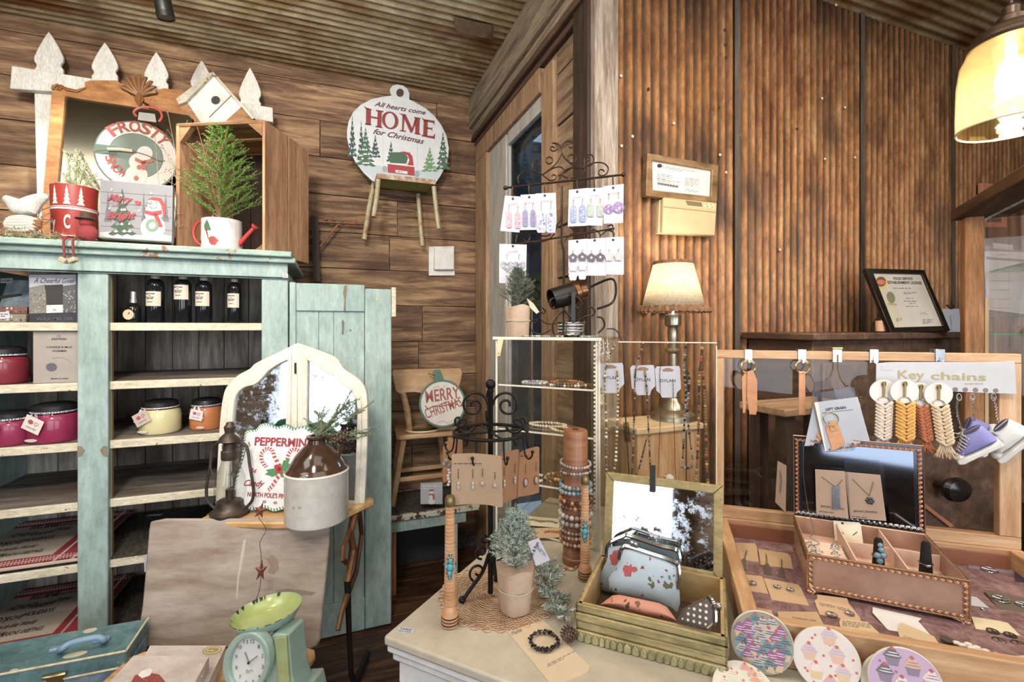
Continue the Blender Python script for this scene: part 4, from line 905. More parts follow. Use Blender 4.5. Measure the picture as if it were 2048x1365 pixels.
def cone(M,L,r,lb,cols=('#5d4636','#cfc9c2'),par=None):
 o = par or thing('pine_cone',lb,'pine cone',M);b = MB();n = 74
 for i in range(n):
  t = i/n;a = i*2.39996;rr = r*math.sin(PI*min(1,.12+t*.86))**.8;z = L*t;d = Vector((math.cos(a),math.sin(a),.25));p = Vector((math.cos(a)*rr*.55,math.sin(a)*rr*.55,z));q = p+d*rr*.55;s_ = Vector((-math.sin(a),math.cos(a),0))*L*.06;up = Vector((0,0,1))*L*.022
  b.m = 0;b.add([p-s_*.5,p+s_*.5,q+s_-up,q-s_-up,q+s_*.3+up*2,q-s_*.3+up*2],[(0,1,2,3),(3,2,4,5),(0,5,4,1)]);b.m = 1;b.add([q-s_*.8,q+s_*.8,q+s_*.4+up*2.4,q-s_*.4+up*2.4],[(0,1,2,3)])
 b.m = 0;b.lathe([(.001,0),(r*.5,L*.2),(r*.5,L*.7),(.002,L*.98)],seg=8)
 b.build('scales',[plain(c,.8) for c in cols],o,smooth=False);return o
g0 = [at_Z(px,py,CTZ+.014) for px,py in ((1080,1128),(1098,1150),(1108,1185),(1118,1225))]
garland(g0,'frosted pine garland lying on the counter between doily and gold box',4,.044,7,('#7f9384','#b9c8bd','#e6ebe4'),.02,k=30)
c = at_Z(1142,1262,CTZ+.016);cone(MX(c,RT,UP,-(FW*.4+RT*.5).normalized()).copy() @ Matrix.Rotation(0,4,'X'),.036,.015,'snowy pine cone at the near end of the counter garland')
# ---- card with black bracelet
q = [at_Z(*p,CTZ) for p in ((1016,1266),(1084,1243),(1096,1252),(1180,1336),(1176,1345),(1105,1375))]
c = sum(q,Vector())/6;M = Matrix.Translation((c.x,c.y,CTZ))
o = thing('bracelet_card','large tan jewelry card lying flat at the front of the counter','card',M);n = 6
b = MB();L = [p-c for p in q];b.add([(p.x,p.y,.0) for p in L]+[(p.x,p.y,.002) for p in L],[list(range(n)),list(range(2*n-1,n-1,-1))]+[(i,n+i,n+(i+1)%n,(i+1)%n) for i in range(n)]);b.build('card',plain('#d5b996',.7),o)
Mf = flat(at_Z(1060,1260,CTZ+.0022),0);t = MB();px_text(t,Mf,'Model',(1026,1272),(1047,1262),7,-.0002,0,.4);px_lines(t,Mf,1095,1330,1150,4,2,1,-.0002,-.5);t.build('print',GREYINK,o,M=o.matrix_world.inverted() @ Mf)
c2 = at_Z(1088,1287,CTZ+.0025);o = thing('black_chip_bracelet','shiny black stone chip bracelet lying on the tan card','bracelet',Matrix.Translation(c2));b = MB();rn = random.Random(3)
for i in range(150):
 a = rn.uniform(0,2*PI);r = .028+rn.uniform(-.004,.004);b.ball((r*math.cos(a),r*math.sin(a)*1.0,.004+rn.uniform(0,.004)),rn.uniform(.002,.0036),5,(1,rn.uniform(.5,1),rn.uniform(.5,1)))
b.build('chips',plain('#17161a',.12),o,smooth=False)
# ================================================================ GOLD BOX WITH MIRROR LID AND PURSES
B0 = at_Z(1153,1279,CTZ);B1 = at_Z(1454,1359,CTZ);bu = (B1-B0);BW = bu.length;bu.normalize();bv = Vector((-bu.y,bu.x,0));BD = .232;BH = .075
MBx = MX(B0,bu,bv,UP)
gb = thing('gilt_wooden_box','open crackled gold wooden box with mirrored lid on the counter','box',MBx)
GILT = ramp_mat('crackled_gilt',[(.25,'#4d4a34'),(.42,'#8a7d4e'),(.55,'#b39f66'),(.7,'#8f957c'),(.85,'#c9b98a')],(1.5,6,6),3.5,10,.45,.35,.5,.5)
GILT2 = ramp_mat('gilt_inner_pine',[(.3,'#a9834a'),(.7,'#cda768')],(2,9,9),3,6,.45,0,.1)
def molded(x0,x1,y0,y1,nm):
 b = MB();b.box(x0+.004,x1-.004,y0+.004,y1-.004,0,BH);s_ = b.build(nm,GILT2,gb)
 return s_
molded(0,BW,0,.014,'front_wall');molded(0,BW,BD-.014,BD,'rear_wall');molded(0,.014,.0,BD,'side_wall');molded(BW-.014,BW,0,BD,'side_wall')
b = MB()
for z0,z1,d in ((0,.022,.003),(.024,.040,.001),(.0415,.058,.004),(.0595,.0752,.002)):
 for x0,x1,y0,y1 in ((-d,BW+d,-d,.006),(-d,.006,-d,BD),(BW-.006,BW+d,-d,BD)): b.box(x0,x1,y0,y1,z0,z1)
b.build('gilt_moulding',GILT,gb,bevel=.003)
b = MB();rn = random.Random(12)                 # carved leaf band along the foot
x = .004
while x < BW-.014:
 w_ = rn.uniform(.009,.016);b.prism([(x,.002),(x+w_*.5,.0),(x+w_,.003),(x+w_*.9,.015),(x+w_*.4,.0205),(x+w_*.05,.013)],-.0065,-.003);x += w_+.0018
b.build('carved_band',ramp_mat('carved_gilt',[(.3,'#6e6a44'),(.6,'#a9a06c'),(.8,'#c6bd90')],nscale=30,metal=.3,rough=.5),gb,bevel=.0015)
MB().box(.008,BW-.008,.008,BD-.008,.0,.006).build('bottom',plain('#4b3a26',.8),gb)
# lid
LH = .215;tiltL = 12
Ml = Matrix.Translation((.0,BD-.006,BH-.012)) @ Matrix.Rotation(R_(-tiltL),4,'X')
b = MB();b.ring([(.004,0),(BW-.004,0),(BW-.004,LH),(.004,LH)],[(.024,.02),(BW-.024,.02),(BW-.024,LH-.02),(.024,LH-.02)],0,.016);ld = b.build('lid',ramp_mat('lid_gilt',[(.3,'#7d6c3c'),(.6,'#a88f54'),(.8,'#c2ad72')],(2,4,4),metal=.25,rough=.5,bump=.2),gb,M=Ml,bevel=.002)
MB().box(.023,BW-.023,.006,.009,.019,LH-.019).build('mirror',MIRROR,ld)
b = MB()
for x,z in ((.024,.02),(BW-.024,.02),(BW-.024,LH-.02),(.024,LH-.02)):
 xe = .004 if x < .1 else BW-.004;ze = 0 if z < .1 else LH;b.tube([(x,-.0003,z),(xe,-.0003,ze)],.0008,4)
b.build('mitre_line',INK,ld)
MB().box(.115,.128,-.004,-.0005,LH-.035,LH+.03).build('black_strap',plain('#141414',.5),ld)
FLOR = spots('rose_print_cloth','#a9bfd0',[(22,.34,['#8e2b33','#b04a4c','#a9bfd0','#a9bfd0'],1),(34,.27,['#3c4a34','#5a5a3a','#a9bfd0','#a9bfd0'],1),(60,.2,['#7d2f3a','#51603f','#a9bfd0'],1)])
CORAL = spots('coral_rose_cloth','#d08068',[(26,.36,['#6f4a2c','#d08068','#8a5030'],1),(44,.25,['#4b3f28','#d08068','#a5583c'],1)])
DOTS = spots('dotted_cloth','#4a3f3a',[(95,.26,['#d8cfc4'],0)])
G = crop(1180,960,.2198)
def purse(pxs,rim,t,yaw,tilt,mat,lb,th,clasp,dz=0):
 cx_ = sum(p[0] for p in pxs)/len(pxs);by = max(p[1] for p in pxs);M = fp(cx_,by,t,yaw,tilt)
 o = thing('coin_purse',lb,'purse',M,'coin purses in the gold box');b = MB();pillow(b,L2s(M,pxs),th);b.build('pouch',mat,o)
 if rim:
  f = MB();wire(f,M,rim,.0042,-.004);f.build('metal_frame',CHROME,o)
  f = MB();wire(f,M,[(x,y-1) for x,y in rim],.0038,.005);f.build('metal_frame',CHROME,o)
 if clasp:
  f = MB();c = L2(M,*clasp);f.ball((c[0]-.005,-.004,c[1]+.004),.0052,10);f.ball((c[0]+.004,-.004,c[1]+.002),.0052,10)
  for k in range(8): f.ball((c[0]+.009*math.cos(k),-.005,c[1]-.002+.008*math.sin(k)),.0018,5)
  f.build('clasp',CHROME,o)
 return o
purse(G([(160,610),(300,600),(420,640),(700,700),(800,760),(810,1000),(700,1080),(300,1060),(120,1010),(90,960),(95,850),(150,740)]),G([(150,700),(155,620),(190,570),(300,520),(360,512),(620,600),(780,640),(815,700),(815,760)]),1.12,-22,10,FLOR,'pale blue rose print coin purse behind the front one in gold box',.012,G([(575,530)])[0])
purse(G([(300,625),(360,625),(700,735),(790,790),(800,850),(785,940),(815,1010),(820,1130),(795,1205),(640,1130),(440,1080),(250,1040),(180,1000),(170,900),(230,810),(270,720)]),G([(262,720),(275,650),(300,618),(350,612),(560,680),(700,725),(790,765),(810,820),(812,900),(800,990)]),1.055,-22,14,FLOR,'pale blue coin purse with red roses and silver frame, foremost upright',.016,G([(400,590)])[0])
purse(G([(90,1140),(200,1055),(260,1050),(500,1100),(640,1130),(700,1160),(760,1240),(790,1290),(500,1230),(250,1160)]),None,.965,-22,50,CORAL,'coral rose print coin purse lying low in the gold box',.012,None)
purse(G([(1075,1065),(1110,1110),(1135,1200),(1130,1310),(1070,1365),(900,1330),(790,1290),(840,1180),(950,1110)]),G([(1075,1062),(1115,1110),(1138,1200),(1135,1300),(1070,1360)]),.90,-26,30,DOTS,'brown coin purse with white polka dots in the right corner',.012,G([(1150,1150)])[0])
# ================================================================ TABLE LAMP
lx0 = at_Z(1346,852,pz);LM = Matrix.Translation((at_Y(1346,850,1.47).x,1.47,pz))
tL = (LM.translation-CAM).dot(FW);uL = tL/950
lp = thing('table_lamp','lit brass candlestick lamp with burlap shade trimmed in brown fringe','lamp',LM)
zL = lambda y: (843-y)*uL
PEW = plain('#a8a08c',.3,.9,'old_pewter')
pr = [(44,843),(44,838),(42,832),(36,828),(30,824),(24,822),(20,812),(14,806),(11,800),(12,797),(9,790),(7,780),(6,770),(8,760),(9,750),(9,730),(8,712),(14,708),(15,705),(8,700),(9,690),(10,680),(10,665),(8,660),(16,655),(17,640),(15,634),(8,632)]
MB().lathe([(a*uL,max(0,zL(b_))) for a,b_ in pr],seg=28).build('lamp_base',PEW,lp)
MB().lathe([(.016,zL(652)),(.016,zL(636))],seg=6).build('socket',BRASS,lp);MB().lathe([(.004,zL(636)),(.004,zL(625)),(.018,zL(605)),(.02,zL(590)),(.012,zL(575)),(0,zL(572))],seg=14).build('bulb',emit('lamp_bulb','#ffe2b0',14),lp)
def shade_mat():
 m = bpy.data.materials.new('burlap_shade');m.use_nodes = True;nt = m.node_tree;nt.nodes.clear();lk = nt.links.new
 o = N(nt,'ShaderNodeOutputMaterial');mx = N(nt,'ShaderNodeMixShader');d = N(nt,'ShaderNodeBsdfDiffuse');tr = N(nt,'ShaderNodeBsdfTranslucent');mx.inputs[0].default_value = .72
 tc = N(nt,'ShaderNodeTexCoord');a = N(nt,'ShaderNodeTexNoise');mp = N(nt,'ShaderNodeMapping');mp.inputs['Scale'].default_value = (1,1,30);lk(tc.outputs['Object'],mp.inputs[0]);lk(mp.outputs[0],a.inputs['Vector']);a.inputs['Scale'].default_value = 14;a.inputs['Detail'].default_value = 4
 c = N(nt,'ShaderNodeTexNoise');m2 = N(nt,'ShaderNodeMapping');m2.inputs['Scale'].default_value = (28,28,1);lk(tc.outputs['Object'],m2.inputs[0]);lk(m2.outputs[0],c.inputs['Vector']);c.inputs['Scale'].default_value = 9
 ml = N(nt,'ShaderNodeMath',operation='MULTIPLY');lk(a.outputs[0],ml.inputs[0]);lk(c.outputs[0],ml.inputs[1]);cr = N(nt,'ShaderNodeValToRGB');cr.color_ramp.elements[0].position = .16;cr.color_ramp.elements[1].position = .3;cr.color_ramp.elements[0].color = lin('#d8c4a4');cr.color_ramp.elements[1].color = lin('#f3ead8');lk(ml.outputs[0],cr.inputs[0])
 lk(cr.outputs[0],d.inputs[0]);lk(cr.outputs[0],tr.inputs[0]);lk(d.outputs[0],mx.inputs[1]);lk(tr.outputs[0],mx.inputs[2]);lk(mx.outputs[0],o.inputs[0]);return m
SHADE = shade_mat();zt,zb_ = zL(530),zL(624)
sh_ = MB();sh_.lathe([(.118,zb_),(.072,zt)],seg=40,cap=False);so = sh_.build('lamp_shade',SHADE,lp);so.modifiers.new('s','SOLIDIFY').thickness = .0015
f = MB();FR = ramp_mat('brown_fringe',[(.3,'#5b3d28'),(.6,'#8d6340'),(.8,'#b58a62')],nscale=60,rough=.9,bump=.4)
f.lathe([(.073,zt-.010),(.075,zt-.004),(.0735,zt+.004)],seg=40,cap=False);f.build('top_trim',FR,so);f = MB()
for z,r in ((zb_+.008,.122),(zb_-.006,.130),(zb_+.001,.126)):
 f.tube([((r+.003*math.sin(a*2.1))*math.cos(a*PI/45),(r+.003*math.sin(a*2.1))*math.sin(a*PI/45),z+.003*math.cos(a*2.5)) for a in range(90)],.006,5,True)
f.build('fringe_trim',FR,so)
point('table_lamp_glow',(LM.translation.x,LM.translation.y,pz+zL(556)),3.6,(1.0,.84,.64),.02)
# ================================================================ NECKLACE DISPLAY
N0 = CC(.224*1.385,1.385,CTZ);N1 = CC(.4316*1.30,1.30,CTZ);nu = (N1-N0);NW = nu.length;nu.normalize();nv = Vector((-nu.y,nu.x,0));Mn = MX(N0,nu,nv,UP)
nd = thing('necklace_display','clear acrylic necklace panel with row of pins behind gold box','display stand',Mn)
NH = L2(Mn,1330,684)[1]
b = MB();b.prism([(0,0),(NW,0),(NW,NH-.012),(NW-.012,NH),(0,NH)],0,.005);b.build('panel',ACRYL,nd)
b = MB();b.box(0,NW,-.0015,0,NH-.003,NH);b.box(NW-.0025,NW,-.0015,0,0,NH-.01);b.build('polished_edge',ACRE,nd)
MB().box(0,NW,0,.09,0,.005).build('foot',ACRYL,nd)
pins = [1229,1287,1335,1371,1404]
for px in pins:
 x,z = L2(Mn,px,689);k = MB();k.tube([(x,.004,z),(x,-.012,z),(x,-.018,z+.003)],.0013,6);k.ball((x,-.0185,z+.0035),.0028,7);k.build('pin',BRASS,nd)
def necklace(name,lb,left,right,br,mats,y=-.014,grp='necklaces on the acrylic panel',card=None,link=False,seed=1,jit=1,step=2.0):
 top = (left[0][0],left[0][1]);p0 = L2(Mn,*top);M = Mn @ Matrix.Translation((p0[0],0,p0[1]));o = thing('necklace',lb,'necklace',M,grp)
 l = [Vector((a,y,c)) for a,c in L2s(M,left)];
 pts = catmull(l,4)
 if right: pts = pts + catmull([Vector((a,y,c)) for a,c in L2s(M,right)],4)
 br *= 1.0 if link else 1.45;b = MB();q = along(pts,br*step);rn = random.Random(seed);beads(b,q,br,rn,list(range(len(mats))),5,jit,(.65,1.1));b.build('chain' if link else 'beads',mats,o,smooth=not link)
 s_ = MB();s_.tube(pts[::2]+[pts[-1]],br*.3,4);s_.build('cord',plain('#5a4630',.6,.3),o)
 if card:
  cc,txt = card;s2 = MB();s2.prism(L2s(M,cc),y+.006,y+.007);d = s2.build('card',PAPER,o);bb = [min(p[0] for p in cc),max(p[0] for p in cc),min(p[1] for p in cc),max(p[1] for p in cc)]
  t = MB();m_ = (bb[0]+bb[1])/2;yy = bb[2];px_text(t,M,txt,(m_-15,yy+32),(m_+15,yy+32),6,y+.0058,0);t.build('print',INK,d)
  t = MB();t.prism(L2s(M,[(m_-12,yy+8),(m_-4,yy+4),(m_+4,yy+4),(m_+12,yy+8),(m_+9,yy+11),(m_-9,yy+11)]),y+.0055,y+.006);t.build('hanger_slot',plain('#8a6a4a'),d)
 return o
def dcard(x0,x1,y0,y1): return [(x0+4,y0),(x1-2,y0-1),(x1,y0+4),(x1+2,y1-18),(x1-6,y1-10),(x1-9,y1),(x0+14,y1),(x0+10,y1-8),(x0+3,y1-14),(x0,y0+5)]
JM = [[plain(c,.3,m) for c in cs] for cs,m in ((('#c9b187','#8f7a58','#e8e2d2','#6b5b46'),0),(('#5d3c34','#3c3434','#8a6d5a'),0),(('#5b4838','#3a332c'),.6),(('#6d655c','#9a948a','#2e2a28'),.3),(('#b48a4a','#3c3a30','#7a5a3c','#a34d38'),.2))]
necklace('n','pale stone bead necklace on first card, leftmost on the acrylic panel',[(1229,690),(1212,740),(1212,800),(1214,850),(1213,900),(1215,950),(1219,962)],[(1219,962),(1231,930),(1234,880),(1236,830),(1237,780),(1235,740)],.0034,JM[0],card=(dcard(1196,1247,727,786),'DYLAN'),seed=1,step=2.4)
necklace('n','dark garnet bead necklace on the middle card',[(1287,690),(1272,740),(1270,800),(1268,860),(1266,920),(1262,975)],[(1262,975),(1280,930),(1296,870),(1300,920),(1303,965),(1297,850),(1294,780),(1290,740)],.0026,JM[1],card=(dcard(1261,1309,731,790),'DYLAN'),seed=2,step=1.8)
necklace('n','thin bronze chain necklace on the right card',[(1335,690),(1320,740),(1322,800),(1319,880),(1316,950)],[(1316,950),(1352,985),(1350,930),(1348,850),(1346,760)],.0016,JM[2],card=(dcard(1310,1360,733,795),'DYLAN'),link=True,seed=3,step=2.6)
necklace('n','silver and black multi strand necklace right of the cards',[(1371,690),(1368,740),(1372,790),(1368,850),(1366,900),(1363,932)],[(1363,932),(1384,930),(1380,880),(1374,820),(1378,760),(1373,740)],.0030,JM[3],seed=4,step=1.6)
necklace('n','multicolor stone bead necklace, rightmost on the panel',[(1404,690),(1398,750),(1397,820),(1395,890),(1392,950),(1389,985)],[(1389,985),(1414,986),(1412,920),(1411,850),(1408,780),(1405,740)],.0034,JM[4],seed=5,step=1.7)
# black appliance cord with plug behind the necklaces
M = Matrix.Translation(CC(.225*1.43,1.44,1.43));o = thing('power_cord','black lamp cord hanging down with clear inline plug behind the necklaces','cord',M);mi = M.inverted()
pts = [mi @ P(px,py,t) for px,py,t in ((1214,658,1.47),(1232,661,1.47),(1246,690,1.44),(1248,740,1.44),(1250,790,1.44),(1252,850,1.44),(1257,930,1.43),(1260,990,1.43),(1262,1060,1.43))]
MB().tube(catmull(pts,5),.0022,6).build('cable',plain('#1b1a19',.5),o)
k = MB();k.tube([mi @ P(1252,846,1.438),mi @ P(1255,884,1.437)],.009,8);k.build('plug',glass('plug_plastic','#cfc8b8',.2,1.5),o)
# ================================================================ PINE DISPLAY CASE WITH UPRIGHT GLASS LID
rz = .935
H0 = at_Z(1431,1030,rz);H1 = at_Z(2037,1097,rz);tu = H1-H0;TW = tu.length;tu.normalize();tv = Vector((-tu.y,tu.x,0));TD = .53
T0 = H0 - tv*TD;T0.z = CTZ+.001;MT = MX(T0,tu,tv,UP);th = rz-CTZ-.001
case = thing('pine_display_case','shallow pine jewelry display case with upright glass lid at right end of counter','display case',MT)
for a in ((0,TW,0,.022),(0,TW,TD-.022,TD)): MB().box(a[0],a[1],a[2],a[3],0,th).build('front_rail' if a[2] == 0 else 'rear_rail',PINE,case,bevel=.002)
for a in (0,TW-.03): MB().box(a,a+.03,.0225,TD-.0225,0,th-.0005).build('side_rail',PINEY,case,bevel=.002)
fb = MB();ya,yb = .0225,TD-.0225;fb.add([(.03,ya,th-.034),(TW-.03,ya,th-.034),(TW-.03,yb,th-.056),(.03,yb,th-.056),(.03,ya,th-.028),(TW-.03,ya,th-.028),(TW-.03,yb,th-.05),(.03,yb,th-.05)],[(0,3,2,1),(4,5,6,7),(0,1,5,4),(1,2,6,5),(2,3,7,6),(3,0,4,7)])
fb.build('felt_floor',ramp_mat('plum_leather_liner',[(.3,'#5a3c3e'),(.5,'#7d5a5c'),(.7,'#99787a')],nscale=18,dist=2,bump=.4,rough=.8),case)
b = MB();b.box(.03,.034,.023,TD-.023,th-.05,th-.012);b.box(.034,TW-.034,TD-.027,TD-.0225,th-.05,th-.012);b.build('inner_lip',plain('#8a4f34',.6),case,bevel=.001)
ML = MX(H0 + tv*0,tu,tv,UP);LHt = L2(ML,1431,700)[1]
lid = MB();fw = .03
lid.box(0,TW,-.012,.012,LHt-.024,LHt);lid.build('lid_rail',PINE,case,M=MT.inverted() @ ML,bevel=.002);MB().box(0,TW,-.012,.012,.0,.03).build('lid_rail',PINE,case,M=MT.inverted() @ ML,bevel=.002)
MB().box(0,.022,-.012,.012,.0305,LHt-.0245).build('lid_stile',PINEV,case,M=MT.inverted() @ ML,bevel=.002);lid = MB();lid.box(TW-.045,TW,-.012,.012,.0305,LHt-.0245);lid.build('lid_stile',PINEV,case,M=MT.inverted() @ ML,bevel=.002)
g = MB();g.box(.022,TW-.045,-.001,.002,.03,LHt-.024);g.build('glass_pane',GLASS,case,M=MT.inverted() @ ML)
# front plane used for things that hang from the lid
MH = ML @ Matrix.Translation((0,-.013,0))
def lid_thing(name,lb,cat,px,py,dy=0,grp=None):
 a,c = L2(MH,px,py);M = MH @ Matrix.Translation((a,dy,c));return thing(name,lb,cat,M,grp),M
PLAST = plain('#aeb4be',.25,.4,'clear_grey_plastic')
hk = [(1497,'first steel over-rim hook at left end of the pine lid, holding tan leather key rings'),(1604,'steel over-rim hook holding leather and black key rings, second from left'),(1748,'bare steel over-rim hook left of the key chains sign'),(1880,'steel over-rim hook carrying the key chains sign')]
for px,lb in hk:
 o,M = lid_thing('over_rim_hook',lb,'hook',px,701,0,'steel hooks on the pine lid')
 b = MB();b.box(-.0105,.0105,-.002,.0,-.035,.002);b.box(-.0105,.0105,-.002,.027,.0008,.0024);b.box(-.0105,.0105,.0255,.027,-.015,.002);b.build('plate',plain('#9aa3ad',.2,.9),o,bevel=.0008)
 b = MB();b.box(-.003,.003,-.004,-.002,-.034,-.018);b.box(-.003,.003,-.014,-.002,-.036,-.034);b.box(-.003,.003,-.0155,-.014,-.036,-.027);b.build('hook_tip',CHROME,o,bevel=.0008)
o,M = lid_thing('spring_clip','white metal clip with gold swivel hook holding clear bags','clip',1674,701,0)
b = MB();b.box(-.0115,.0115,-.004,-.001,-.034,.003);b.build('clip_plate',plain('#eceae6',.25,.3),o,bevel=.002)
b = MB();b.box(-.013,.013,-.006,.027,.0035,.008);b.build('jaw',BRASS,o,bevel=.001);b = MB();b.tube([(0,-.006,-.012),(0,-.007,-.032),(0,-.007,-.055),(0,-.03,-.080),(.0,-.07,-.092),(.002,-.082,-.088)],.0015,6);b.build('swivel_hook',BRASS,o)
# leather key rings
LEA = ramp_mat('tan_leather',[(.3,'#b06a3e'),(.6,'#cf8a5b')],nscale=9,rough=.55,bump=.1)
def ring_mesh(b,M,px,py,rpx,y,r=.0011):
 c = L2(M,px,py);k = L2(M,px+rpx,py)[0]-c[0];b.tube([(c[0]+k*math.cos(a*PI/12),y+.003*math.sin(a*PI/12),c[1]+k*math.sin(a*PI/12)) for a in range(24)],r,6,True)
Q = crop(1400,660,.31641)
def keyring(lb,cx,cy,r,flaps,grp='leather key rings on the pine lid',disc=None):
 o,M = lid_thing('leather_keychain',lb,'keychain',cx,cy,-.016,grp);b = MB();ring_mesh(b,M,cx,cy,r,0);ring_mesh(b,M,cx-1,cy+1,r-1.5,-.003);b.build('split_ring',plain('#c9a765',.25,1),o)
 for i,(pts,m) in enumerate(flaps): s_ = MB();s_.prism(L2s(M,Q(pts)),-.006-.004*i,-.003-.004*i);s_.build('leather_strap',m,o,bevel=.001)
 if disc:
  for d in disc: s_ = MB();s_.prism(ellpx(M,*Q([d[:2]])[0],d[2]*.316,d[3]*.316,24,d[4]),-.002,.001);s_.build('tag_disc',plain('#2b2420',.3),o,bevel=.0008);s_ = MB();s_.prism(ellpx(M,*Q([d[:2]])[0],d[2]*.24,d[3]*.26,20,d[4]),-.0028,-.002);s_.build('disc_print',plain('#6b5646'),o)
keyring('two tan leather straps and dark oval tag on gold ring, left hook',1497,734,15,[([(262,300),(290,262),(298,300),(290,480),(285,525),(268,525)],LEA),([(295,262),(330,255),(358,320),(358,500),(350,535),(308,532),(292,420)],LEA)],disc=[(248,325,36,60,-10)])
keyring('tan leather strap with dark oval tags on gold ring, second hook',1606,734,15,[([(622,262),(662,262),(664,540),(620,536)],LEA)],disc=[(690,340,32,65,-14)])
# clear bagged leather keychain cards
def bag(lb,pts,cardp,M,o,y=0):
 b = MB();b.prism(L2s(M,pts),y-.002,y-.0015);b.prism(L2s(M,pts),y+.0015,y+.002);b.build('clear_bag',glass('clear_bag','#f2f4f8',.12,1.25),o)
 if cardp: b = MB();b.prism(L2s(M,cardp),y-.0008,y+.0008);b.build('card',plain('#e4e3df',.6),o)
for i,(dx,dy,rot) in enumerate(((0,0,0),(-14,6,1))):
 o,M = lid_thing('bagged_leather_keychain',['white carded leather keychain shaped like Indiana in clear bag, foremost','white carded leather keychain in clear bag, half hidden behind the first'][i],'keychain',1674+dx,800,-.078+.010*i,'bagged keychains on the spring clip')
 P_ = Q([(735,400),(970,362),(1095,755),(800,775)]) if i == 0 else Q([(715,390),(760,385),(830,740),(655,735)])
 C_ = Q([(722,460),(995,425),(1088,755),(790,768)]) if i == 0 else Q([(718,470),(770,468),(810,730),(660,735)])
 bag('',P_,C_,M,o)
 y = -.0012
 s_ = MB();s_.prism(L2s(M,Q([(790,620),(800,600),(870,590),(905,690),(915,720),(880,745),(845,760),(820,765),(828,740),(815,700)] if i == 0 else [(745,640),(775,690),(760,700),(733,668)])),-.0035,y);s_.build('leather_shape',LEA,o,bevel=.0008)
 if i == 0:
  s_ = MB();s_.prism(L2s(M,Q([(812,580),(855,572),(866,630),(822,640)])),-.006,-.0035);s_.build('leather_loop',LEA,o);s_ = MB();s_.prism(ellpx(M,*Q([(852,612)])[0],3.5,3.5,12),-.0075,-.006);s_.build('rivet',BRASS,o);s_ = MB();ring_mesh(s_,M,*Q([(823,562)])[0],15,-.006);s_.build('split_ring',BRASS,o)
  t = MB();px_text(t,M,'LEFT GRAIN',Q([(795,512)])[0],Q([(922,498)])[0],5.2,y,.02);px_text(t,M,'WWW.LEFT-GRAIN.COM',Q([(812,765)])[0],Q([(1020,738)])[0],4.2,y,.015);t.prism(L2s(M,Q([(770,524),(965,504),(965,506),(770,526)])),y-.0004,y);t.build('print',INK,o)
 else: t = MB();px_text(t,M,'WWW.LEFT',Q([(690,735)])[0],Q([(770,752)])[0],4,y,.01);t.build('print',INK,o)
# key chains sign
o,M = lid_thing('key_chains_sign','pale plastic hook strip sign reading Key chains on the pine lid','sign',1890,792,-.016)
S_ = Q([(1114,212),(1205,205),(1855,205),(1990,200),(2002,408),(1910,404),(1112,372)])
b = MB();b.prism(L2s(M,S_),0,.002);b.build('plastic_strip',plain('#b7b8c0',.3,.0),o,bevel=.0006)
t = MB();px_text(t,M,'Key',(1796,757),(1849,758),16,-.0004,.01);px_text(t,M,'chains',(1862,759),(1972,762),15,-.0004,.01);px_lines(t,M,1930,767,1990,4,1,2,-.0004);t.build('lettering',plain('#9c8c52',.4,.3),o)
s_ = MB();s_.prism(L2s(M,[(1763,731),(1787,731),(1787,741),(1763,741)]),-.0008,0);s_.build('price_sticker',PAPER,o)
s_ = MB()
for k in range(12): px = 1770+k*20.2;s_.prism(ellpx(M,px-1,775.5+k*.55,5.5,4.5,14),-.0006,0)
s_.build('hook_slots',plain('#6b625c',.5),o)
# macrame keychains
def macrame(lb,px,top,bot,col_,wpx=11,disc=True,lean=0,dy=-.03):
 o,M = lid_thing('macrame_keychain',lb,'keychain',px,top-40,dy,'macrame keychains on the sign')
 k = L2(M,px+1,top)[0]-L2(M,px,top)[0];w_ = wpx*k*1.2
 if disc: b = MB();b.prism(ellpx(M,px+1,top-22,29,24,28),.004,.0046);b.build('backing_disc',plain('#d9d6d3',.35),o)
 b = MB();ring_mesh(b,M,px,top-2,12,0,.0013);b.build('ring',plain('#b09a78',.3,.9),o)
 b = MB();a = L2(M,px,top-12);c = L2(M,px,top-42);b.tube([(a[0],0,a[1]),(a[0],0,(a[1]+c[1])/2),(c[0],-.002,c[1])],[.0025,.0028,.0015],8);b.tube([(c[0]+.004*math.sin(q),0,c[1]-.006+.007*math.cos(q)) for q in [i*PI/6 for i in range(12)]],.0013,5,True);b.build('swivel_clip',BRASS,o)
 b = MB();z0 = L2(M,px,top)[1];z1 = L2(M,px+lean,bot)[1];x0 = L2(M,px,top)[0];x1 = L2(M,px+lean,bot)[0];rn = random.Random(int(px));n = 11
 for i in range(n):
  t = (i+.5)/n*.72;z = z0+(z1-z0)*t;x = x0+(x1-x0)*t
  for s_ in (-1,1):
   j_ = s_ if i%2 else -s_;b.tube([(x+j_*w_*1.05,-.002,z+.007),(x+j_*w_*.6,-.009,z+.001),(x+j_*w_*.05,-.006-.003*(s_>0),z-.007)],[.003,.0054,.0032],7)
 zf = z0+(z1-z0)*.74;xf = x0+(x1-x0)*.74
 for i in range(80):
  a = rn.uniform(-1,1);b.tube([(xf+a*w_*.6,rn.uniform(-.006,.004),zf),(xf+a*w_*1.1,rn.uniform(-.008,.004),(zf+z1)/2),(xf+a*w_*1.7+(x1-xf),rn.uniform(-.009,.006),z1+rn.uniform(0,.012))],[.0014,.0011,.0006],4)
 b.build('knotted_cord',plain(col_,.9),o)
macrame('pale pinkish cream macrame keychain with tassel, leftmost on the sign',1768,806,905,'#d9c4b4',13,True,-4,-.058)
macrame('mustard yellow macrame keychain with full tassel',1810,806,908,'#d9973c',15,True,-1,-.072)
macrame('rust orange macrame keychain partly behind the mustard one',1842,812,908,'#b3603a',10,True,14,-.050)
macrame('beige macrame keychain next to the blue sneaker',1878,812,918,'#cdb08c',14,True,16,-.064)
